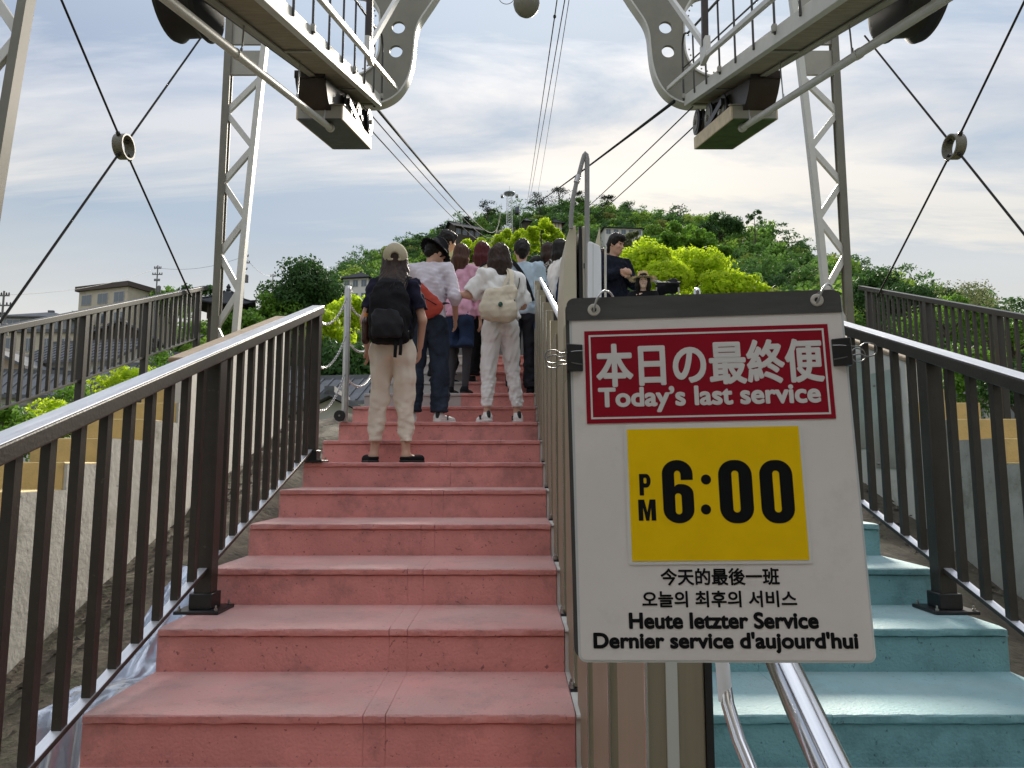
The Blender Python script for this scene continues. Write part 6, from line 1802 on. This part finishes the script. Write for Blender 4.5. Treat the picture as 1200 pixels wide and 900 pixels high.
    if hat == 'cap':
        V = Vol(hc - [0.2, 0.22, 0.1], hc + [0.2, 0.28, 0.20], 0.007)
        V.ell(HP(0, -0.014, 0.040), (0.104, 0.120, 0.110), 0.0, Ry)
        V.plane(HP(0, 0, -0.012), Ry @ np.array([0, 0.10, -1]))
        V.ell(HP(0.0, -0.135, 0.014), (0.036, 0.05, 0.030), 0.004, Ry, 'sub')
        o = add('cap', V, KHAKI)
        V = Vol(hc - [0.2, 0.22, 0.1], hc + [0.2, 0.30, 0.20], 0.007)
        V.ell(HP(0, 0.145, 0.012), (0.082, 0.075, 0.010), 0.0, Ry); add('brim', V, KHAKI, o)
        V = Vol(hc - [0.2, 0.22, 0.1], hc + [0.2, 0.28, 0.20], 0.007)
        V.cap(HP(-0.050, -0.112, -0.006), HP(0.050, -0.112, -0.006), 0.011, 0.011, 0, (0, 1, 0), 2.0); add('strap', V, KHAKI, o)
        V = Vol(HP(0, -0.014, 0.151) - .03, HP(0, -0.014, 0.151) + .03, 0.005); V.ell(HP(0, -0.014, 0.151), (0.011, 0.011, 0.006), 0); add('button', V, KHAKI, o)
    elif hat in ('bucket', 'straw'):
        mm = BLK if hat == 'bucket' else STRAW
        br = 0.150 if hat == 'bucket' else 0.215
        V = Vol(hc - [0.26, 0.26, 0.1], hc + [0.26, 0.26, 0.22], 0.007)
        V.cap(HP(0, -0.012, 0.045), HP(0, -0.012, 0.105), 0.100, 0.082, 0.0); V.plane(HP(0, 0, 0.128 if hat == 'bucket' else 0.14), Ry @ np.array([0, 0, 1])); V.plane(HP(0, 0, 0.038), Ry @ np.array([0, 0, -1]))
        o = add('hat_crown', V, mm)
        V = Vol(hc - [0.28, 0.30, 0.1], hc + [0.28, 0.30, 0.22], 0.007)
        drop = 0.045 if hat == 'bucket' else 0.012
        for i in range(28):
            a = 2 * math.pi * i / 28; c_, s_ = math.cos(a), math.sin(a)
            V.cap(HP(c_ * 0.092, s_ * 0.102 - 0.012, 0.046), HP(c_ * br, s_ * (br + 0.012) - 0.012, 0.046 - drop + 0.006 * math.sin(3 * a)), 0.014, 0.013, 0.012, Ry @ np.array([0, 0, 1]), 2.6)
        V.ell(HP(0, -0.012, -0.02), (0.086, 0.098, 0.075), 0, Ry, 'sub')
        add('brim', V, mm, o)
        if hat == 'straw':
            V = Vol(hc - [0.2, 0.2, 0.1], hc + [0.2, 0.2, 0.2], 0.007); V.cap(HP(0, -0.012, 0.056), HP(0, -0.012, 0.066), 0.102, 0.101, 0); V.plane(HP(0, 0, 0.07), Ry @ np.array([0, 0, 1])); V.plane(HP(0, 0, 0.050), Ry @ np.array([0, 0, -1])); add('band', V, BLK, o)
    root['_k'] = k
    J = dict(root=root, k=k, sh=sh, el=el, wr=wr, hip=hip, hc=hc, neck=neck, M=Matrix.Translation((X, Y, ztread)) @ Matrix.Rotation(rot, 4, 'Z') @ Matrix.Diagonal((k * 0.90, k * 0.93, k, 1)))
    del root['_k']
    return J
def carried(name, label, cat, J):
    """something worn or held: a thing of its own, set out in its bearer's frame"""
    o = empty(name, label=label, cat=cat); o.matrix_world = J['M']; return o
def vol_part(name, V, m, par):
    me = V.mesh(name, m); return link(name, me, par)
def strap(name, pts, w, t, m, par, nrm=None):
    P = curve_pts(pts, 6); g = []
    for i, p in enumerate(P):
        tn = (P[min(i + 1, len(P) - 1)] - P[max(i - 1, 0)]).normalized()
        n = Vector(nrm(p)) if nrm else Vector((0, -1, 0))
        s_ = tn.cross(n).normalized(); n = s_.cross(tn).normalized()
        g.append([p + s_ * w / 2 + n * t / 2, p + s_ * w / 2 - n * t / 2, p - s_ * w / 2 - n * t / 2, p - s_ * w / 2 + n * t / 2, p + s_ * w / 2 + n * t / 2])
    return MB().sheet(g).build(name, m, par, smooth=40, local=True)

ZT_ = lambda n: step_z(n)
# 1 -- woman in the cap
J = person('woman seen from behind in khaki cap, navy top and beige trousers, with black backpack', 460, 5.14, ZT_(5), 1.60, 0.0, dict(
    h=0.0095, seed=11, sx=0.93, feet={-1: (-0.125, -0.02), 1: (0.125, -0.02)}, toe=1.2, trousers=(BEIGE, 0.020, 0.075, 0.004), top=(NAVY, 0.016, 0.90, 0.72, 0.0), hair=(HAIRBR, 'long'), hairlen=0.32, hairback=0.25, hat='cap',
    shoe=(BLK, SOLE, True), arms={-1: ((-0.235, -0.02, 1.04), (-0.225, 0.045, 0.86)), 1: ((0.235, 0.0, 1.04), (0.205, 0.10, 0.86))}, head=(0.05, 0.12, 0.0)))
bp = carried('backpack', 'large black backpack worn by the woman in the cap', 'backpack', J)
V = Vol((-0.24, -0.42, 0.78), (0.24, -0.02, 1.36), 0.010)
V.loft([(0.835, 0.0, -0.20, 0.135, 0.080), (0.87, 0, -0.21, 0.155, 0.100), (1.02, 0, -0.215, 0.160, 0.108), (1.18, 0, -0.205, 0.145, 0.095), (1.27, 0, -0.185, 0.115, 0.070), (1.31, 0, -0.17, 0.07, 0.04)], 0.02)
V.folds(0.006, 26, 5); V.folds(0.003, 70, 6); vol_part('sack', V, BLK, bp)
V = Vol((-0.2, -0.42, 0.80), (0.2, -0.22, 1.10), 0.010); V.loft([(0.86, 0, -0.285, 0.115, 0.05), (0.95, 0, -0.30, 0.125, 0.052), (1.06, 0, -0.285, 0.11, 0.045)], 0.02); V.folds(0.004, 40, 8); vol_part('front_pocket', V, cloth('black nylon', (0.018, 0.018, 0.021), rough=0.55), bp)
for s in (-1, 1):
    strap('shoulder_strap', [(s * 0.085, -0.135, 1.27), (s * 0.115, -0.06, 1.352), (s * 0.125, 0.04, 1.345), (s * 0.135, 0.125, 1.24), (s * 0.15, 0.11, 1.08), (s * 0.165, -0.02, 0.96), (s * 0.15, -0.13, 0.90)], 0.055, 0.014, BLK, bp, lambda p: (p.x * 0.6, p.y + 0.02, max(p.z - 1.1, 0)))
    strap('side_strap', [(s * 0.16, -0.15, 0.90), (s * 0.20, -0.12, 1.02), (s * 0.17, -0.15, 1.12)], 0.020, 0.006, BLK, bp)
for x in (0.06, 0.10):
    strap('loose_strap', [(x, -0.27, 0.87), (x + 0.01, -0.30, 0.80), (x + 0.004, -0.285, 0.70 + x * .4)], 0.026, 0.005, BLK, bp)
V = Vol((-0.30, -0.30, 0.80), (-0.10, -0.02, 1.12), 0.008); V.cap((-0.195, -0.15, 0.87), (-0.195, -0.15, 1.0), 0.034, 0.034, 0.01); V.cap((-0.195, -0.15, 1.0), (-0.195, -0.15, 1.03), 0.034, 0.016, 0.01)
bt = carried('water_bottle', 'brown bottle with orange cap in the side pocket of the black backpack', 'bottle', J)
vol_part('bottle_body', V, mat('brown tea', (0.05, 0.018, 0.010), 0.2), bt)
MB().lathe([(0.018, 0), (0.018, 0.026), (0.014, 0.028)], (-0.195, -0.15, 1.035), 'z', 14).build('bottle_cap', mat('orange cap', (0.62, 0.22, 0.03), 0.4), bt, local=True, smooth=40)

# 2 -- man in the bucket hat
J = person('man in black bucket hat, pale lilac shirt and dark jeans, seen from behind', 501, 6.12, ZT_(7), 1.68, -0.12, dict(
    h=0.0105, seed=23, sx=0.97, lean=0.035, feet={-1: (-0.115, -0.06), 1: (0.115, 0.02)}, toe=1.1, knx=0.01, trousers=(DENIM, 0.026, 0.012, 0.040), top=(LAVW, 0.018, 0.845, 1.32, 0.0), hair=(HAIRB, 'short'), hat='bucket',
    shoe=(SHOEW, SOLE, False), stripes=True, arms={-1: ((-0.25, 0.06, 1.06), (-0.10, 0.27, 1.02)), 1: ((0.255, -0.02, 1.05), (0.225, 0.14, 0.90))}, head=(0.62, -0.55, 0.12)))
rb = carried('sling_bag', 'brick red sling bag on the hip of the man in the bucket hat', 'bag', J)
V = Vol((-0.36, -0.36, 0.84), (0.22, 0.05, 1.28), 0.010)
V.cap((-0.10, -0.17, 1.10), (0.13, -0.18, 0.93), 0.080, 0.055, 0.04, (0.1, 1, 0.05), 2.0); V.cap((-0.10, -0.17, 0.93), (0.06, -0.185, 0.90), 0.080, 0.06, 0.05, (0.1, 1, 0.05), 2.0); V.folds(0.004, 40, 3); vol_part('pouch', V, REDB, rb)
MB().tube(curve_pts([(-0.16, -0.205, 1.10), (-0.02, -0.235, 1.02), (0.13, -0.222, 0.94)], 5), 0.004, 6).build('zip', BLK, rb, local=True)
strap('strap', [(-0.14, -0.15, 1.13), (-0.18, -0.12, 1.20), (-0.19, -0.02, 1.24)], 0.022, 0.006, BLK, rb)
strap('strap', [(0.15, -0.17, 0.95), (0.18, -0.10, 0.98), (0.19, 0.0, 1.0)], 0.022, 0.006, BLK, rb)

# 3 -- woman in the pink coat
J = person('woman in pink coat and dark shorts with long chestnut hair', 538, 7.12, ZT_(9), 1.57, -0.35, dict(h=0.012, seed=31, feet={-1: (-0.09, 0.0), 1: (0.09, 0.0)}, tights=GREYT, trousers=(DKBLUE, 0.02, 0.42, 0.06), top=(PINKC, 0.032, 0.80, 1.85, 0.02), topname='coat',
    hair=(HAIRRB, 'long'), hairlen=0.36, shoe=(BLK, SOLE, False), head=(0.2, -0.35, 0), arms={-1: ((-0.24, 0.03, 1.04), (-0.12, 0.22, 1.04)), 1: ((0.25, -0.01, 1.03), (0.24, 0.04, 0.80))}))
# 4 -- tall man behind
person('tall man with short black hair and pale yellow top behind the bucket hat', 520, 7.75, ZT_(10), 1.76, -0.5, dict(h=0.013, seed=37, trousers=(BLK, 0.02, 0.02, 0.03), top=(YELT, 0.022, 0.88, 0.8, 0.0), hair=(HAIRB, 'short'), shoe=(BLK, SOLE, False), head=(0.15, -0.4, 0), arms={1: ((0.25, 0.10, 1.06), (0.24, 0.30, 1.14))}))
# 5 -- red-haired woman
J = person('woman with long wine red hair and cream top', 564, 7.62, ZT_(10), 1.58, -0.25, dict(h=0.012, seed=41, trousers=(BLK, 0.03, 0.02, 0.04), top=(CREAMC, 0.026, 0.92, 1.7, 0.0), hair=(HAIRRED, 'long'), hairlen=0.30, shoe=(BLK, SOLE, False), head=(0.08, 0.3, 0), arms={-1: ((-0.26, 0.06, 1.09), (-0.25, 0.28, 1.16)), 1: ((0.24, 0.0, 1.04), (0.2, 0.1, 0.84))}))
hb = carried('handbag', 'small dark handbag hanging at the cream top of the red haired woman', 'bag', J)
V = Vol((-0.4, -0.3, 0.6), (0.1, 0.1, 0.95), 0.011); V.cap((-0.16, -0.16, 0.78), (-0.04, -0.17, 0.78), 0.075, 0.075, 0.02, (0, 1, 0), 2.2); V.folds(0.003, 40, 3); vol_part('pouch', V, cloth('burgundy leather', (0.06, 0.014, 0.018), rough=0.5), hb)
strap('strap', [(-0.19, -0.16, 0.84), (-0.12, -0.165, 1.1), (0.02, -0.14, 1.27), (0.11, -0.06, 1.35)], 0.018, 0.006, BLK, hb)
# 6 -- woman in white
J = person('woman dressed all in white seen from behind, with bob hair and striped sneakers', 586, 6.08, ZT_(7), 1.58, 0.30, dict(
    h=0.0095, seed=53, sx=1.02, feet={-1: (-0.145, -0.02), 1: (0.155, -0.03)}, toe=0.4, trousers=(WHITEC, 0.016, 0.060, 0.010), top=(WHITEC, 0.034, 0.915, 0.92, 0.0), hair=(HAIRBR, 'bob'), bob=-0.03, shoe=(SHOEW, SOLE, False), stripes=True,
    arms={-1: ((-0.30, 0.04, 1.12), (-0.46, 0.20, 1.155)), 1: ((0.25, 0.04, 1.06), (0.10, 0.24, 1.04))}, hdir={-1: (-0.6, 0.8, 0.15)}, head=(0.12, 0.35, 0.0)))
tb = carried('tote_bag', 'cream canvas tote bag with round green emblem on the back of the woman in white', 'bag', J)
V = Vol((-0.36, -0.40, 0.80), (0.30, -0.05, 1.20), 0.010)
V.cap((-0.175, -0.20, 0.955), (-0.005, -0.235, 0.945), 0.098, 0.105, 0.03, (0.1, 1, 0), 1.75); V.cap((-0.14, -0.20, 1.08), (0.04, -0.215, 1.12), 0.075, 0.068, 0.06, (0.1, 1, 0), 1.7); V.plane((0, 0, 1.165), (-0.18, 0, 1)); V.folds(0.004, 34, 3); V.folds(0.002, 80, 4); vol_part('sack', V, TOTE, tb)
strap('strap', [(0.035, -0.255, 1.06), (0.050, -0.215, 1.18), (0.062, -0.165, 1.29), (0.065, -0.07, 1.358), (0.075, 0.03, 1.35)], 0.045, 0.007, TOTE, tb, lambda p: (0.1, -1, 0.4))
strap('strap', [(-0.06, -0.225, 1.05), (-0.02, -0.20, 1.18), (0.035, -0.165, 1.28), (0.05, -0.07, 1.352)], 0.032, 0.007, TOTE, tb, lambda p: (0.1, -1, 0.4))
EM = mat('dark green print', (0.02, 0.085, 0.055), 0.8)
def emb():
    c = Vector((-0.085, -0.290, 0.985)); b = MB(); n = 24
    for r0, r1, z in ((0.0155, 0.021, 0), (0.0, 0.0125, 0)):
        vs = [c + Vector((r_ * math.cos(2*math.pi*i/n), -0.001, r_ * math.sin(2*math.pi*i/n))) for i in range(n) for r_ in (max(r0, 0.0005), r1)]
        b.add(vs, [(i*2, i*2+1, ((i+1) % n)*2+1, ((i+1) % n)*2) for i in range(n)])
    so = b.build('emblem', EM, tb, local=True); so.modifiers.new('solid', 'SOLIDIFY').thickness = 0.012
    so.modifiers['solid'].offset = 0
emb()
MB().box(0.055, 0.068, -0.268, -0.262, 1.0, 1.04).build('label_tag', BLK, tb, local=True)
ph = carried('phone', 'phone held up by the woman in white', 'phone', J)
MB().box(-0.56, -0.485, 0.275, 0.285, 1.14, 1.23).build('case', mat('red phone case', (0.45, 0.12, 0.07), 0.4), ph, local=True, bevel=0.004)
strap_ = carried('cord', 'thin black cord across the back of the woman in white', 'cord', J)
MB().tube(curve_pts([(0.10, -0.175, 1.10), (0.135, -0.165, 1.19), (0.165, -0.10, 1.27), (0.17, -0.02, 1.335)], 6), 0.004, 6).build('line', BLK, strap_, local=True)
# 7 -- man in the pale blue shirt
J = person('man in pale blue shirt and dark trousers with black strap across his back', 612, 7.25, ZT_(9), 1.66, 0.0, dict(h=0.012, seed=61, sx=1.08, trousers=(mat('black jeans', (0.014, 0.016, 0.024), 0.9), 0.022, 0.01, 0.03), top=(SKYB, 0.030, 0.80, 1.3, 0.01), hair=(HAIRB, 'short'), shoe=(BLK, SHOEW, False), stripes=False, feet={-1: (-0.11, -0.10), 1: (0.09, 0.04)}, head=(0.1, 0.1, 0)))
cs = carried('crossbody_strap', 'wide black strap running down the pale blue shirt', 'strap', J)
strap('webbing', [(-0.115, -0.02, 1.37), (-0.08, -0.11, 1.315), (0.0, -0.155, 1.20), (0.07, -0.15, 1.06), (0.115, -0.145, 0.93)], 0.045, 0.007, BLK, cs)
dn = carried('jacket', 'blue denim jacket hanging beside the pale blue shirt', 'jacket', J)
V = Vol((0.05, -0.25, 0.45), (0.35, 0.1, 0.95), 0.012); V.loft([(0.50, 0.20, -0.07, 0.05, 0.07), (0.75, 0.19, -0.07, 0.06, 0.08), (0.92, 0.18, -0.06, 0.05, 0.06)], 0.02); V.folds(0.012, 40, 3, (1, 1, 0.2)); vol_part('cloth', V, cloth('blue denim', (0.035, 0.075, 0.17)), dn)
# 8 -- others near the partition
person('small dark haired person between the pale blue shirt and the speckled blouse', 629, 8.55, ZT_(12), 1.36, 0.3, dict(h=0.014, seed=67, trousers=(BLK, 0.02, 0.02, 0.03), top=(BLK, 0.02, 0.85, 1.7, 0.0), hair=(HAIRB, 'bob'), shoe=(BLK, SOLE, False), feet={-1: (-0.08, 0), 1: (0.08, 0)}))
person('woman in black and white speckled blouse turned to the right, behind the steel panels', 643, 8.65, ZT_(12), 1.56, -1.05, dict(h=0.012, seed=71, face=True, trousers=(BLK, 0.02, 0.02, 0.03), top=(LEO, 0.025, 0.88, 1.75, 0.0), hair=(HAIRBR, 'bob'), shoe=(BLK, SOLE, False), arms={1: ((0.24, 0.10, 1.08), (0.10, 0.28, 1.02))}))
J = person('person in white sweater facing the cream gate housing', 657, 7.66, ZT_(10), 1.62, -1.2, dict(h=0.012, seed=73, face=True, trousers=(BLK, 0.025, 0.02, 0.03), top=(WHITEC, 0.03, 0.86, 1.85, 0.0), hair=(HAIRB, 'bob'), bob=0.04, shoe=(BLK, SOLE, False)))
sb = carried('shoulder_bag', 'dark blue bag hanging at the white sweater', 'bag', J)
V = Vol((-0.1, -0.45, 0.70), (0.5, 0.2, 1.20), 0.011); V.cap((0.27, -0.06, 1.06), (0.29, -0.06, 0.86), 0.09, 0.13, 0.03, (1, 0, 0), 1.6); V.folds(0.005, 36, 4); vol_part('sack', V, DKBLUE, sb)
strap('strap', [(0.25, -0.06, 1.10), (0.20, -0.03, 1.26), (0.13, 0.0, 1.36)], 0.03, 0.006, BLK, sb)
# 9 -- beyond the gate
person('dark haired man in navy jacket with folded arms, right of the cream gate housing', 721, 8.32, ZT_(11), 1.73, -2.55, dict(h=0.010, seed=79, sx=1.08, face=True, trousers=(BLK, 0.02, 0.01, 0.03), top=(cloth('navy jacket', (0.012, 0.014, 0.026)), 0.036, 0.84, 1.8, 0.0), topname='jacket', hair=(HAIRB, 'short'), shoe=(BLK, SOLE, False),
    arms={-1: ((-0.265, 0.07, 1.06), (-0.02, 0.215, 1.09)), 1: ((0.265, 0.07, 1.07), (0.06, 0.235, 1.12))}, hdir={-1: (1, 0.1, 0.1), 1: (-1, 0.1, 0.1)}, head=(0.32, 0.25, 0.0)))
person('person mostly hidden behind the white guard plate, dark hair showing', 697, 9.0, ZT_(13), 1.46, -0.4, dict(h=0.014, seed=83, trousers=(BLK, 0.02, 0.02, 0.03), top=(BLK, 0.02, 0.88, 1.7, 0.0), hair=(HAIRB, 'bob'), shoe=(BLK, SOLE, False)))
person('person with dark hair peeping out beside the navy jacket man', 708, 9.0, ZT_(13), 1.42, -2.4, dict(h=0.014, seed=89, face=True, trousers=(BLK, 0.02, 0.02, 0.03), top=(BLK, 0.02, 0.88, 1.7, 0.0), hair=(HAIRBR, 'bob'), shoe=(BLK, SOLE, False)))
J = person('small person in straw hat and dark jacket looking towards the camera above the notice', 756, 7.75, ZT_(10), 1.26, -3.25, dict(h=0.010, seed=97, face=True, trousers=(BLK, 0.02, 0.02, 0.03), top=(BLK, 0.03, 0.86, 1.8, 0.0), topname='jacket', hair=(HAIRB, 'bob'), bob=0.02, hat='straw', shoe=(BLK, SOLE, False), skin=mat('brightened skin', (0.75, 0.50, 0.38), 0.5)))  # paler than the other skins: brightening of the shaded face put into colour
# black pushchair hood and bag beside the straw hat
pc = at(781, 336, 8.2)
pr = empty('pushchair', (pc.x, 8.2, step_z(11)), 'black pushchair with pale hood beside the person in the straw hat', 'pushchair')
V = Vol((pc.x - 0.25, 8.0, pc.z - 0.25), (pc.x + 0.25, 8.5, pc.z + 0.25), 0.012)
V.cap((pc.x - 0.06, 8.2, pc.z - 0.03), (pc.x + 0.08, 8.22, pc.z + 0.01), 0.075, 0.085, 0.03); V.cap((pc.x + 0.07, 8.2, pc.z + 0.03), (pc.x + 0.10, 8.2, pc.z + 0.07), 0.03, 0.035, 0.02); V.folds(0.008, 34, 4)
me = V.mesh('seat', BLK); link('seat', me, pr, -Vector(pr.location))
V = Vol((pc.x - 0.3, 8.1, pc.z - 0.1), (pc.x + 0.2, 8.6, pc.z + 0.25), 0.012); V.cap((pc.x - 0.10, 8.3, pc.z + 0.09), (pc.x + 0.04, 8.3, pc.z + 0.03), 0.05, 0.05, 0, (0.4, 0, 1), 3.0)
me = V.mesh('hood', WHITEC); link('hood', me, pr, -Vector(pr.location))
for s in (-1, 1):
    MB().tube([(pc.x + s * 0.13, 8.15, pc.z - 0.02), (pc.x + s * 0.15, 8.3, step_z(11) + 0.08)], 0.011, 8).build('frame_tube', GALV, pr, smooth=60)
    MB().lathe([(0.05, -0.015), (0.075, -0.012), (0.075, 0.012), (0.05, 0.015)], (pc.x + s * 0.16, 8.3, step_z(11) + 0.078), 'x', 20).build('wheel', RUBBER, pr, smooth=40)
MB().tube([(pc.x - 0.14, 8.1, pc.z + 0.02), (pc.x + 0.14, 8.1, pc.z + 0.02)], 0.012, 8).build('handle', RUBBER, pr, smooth=60)
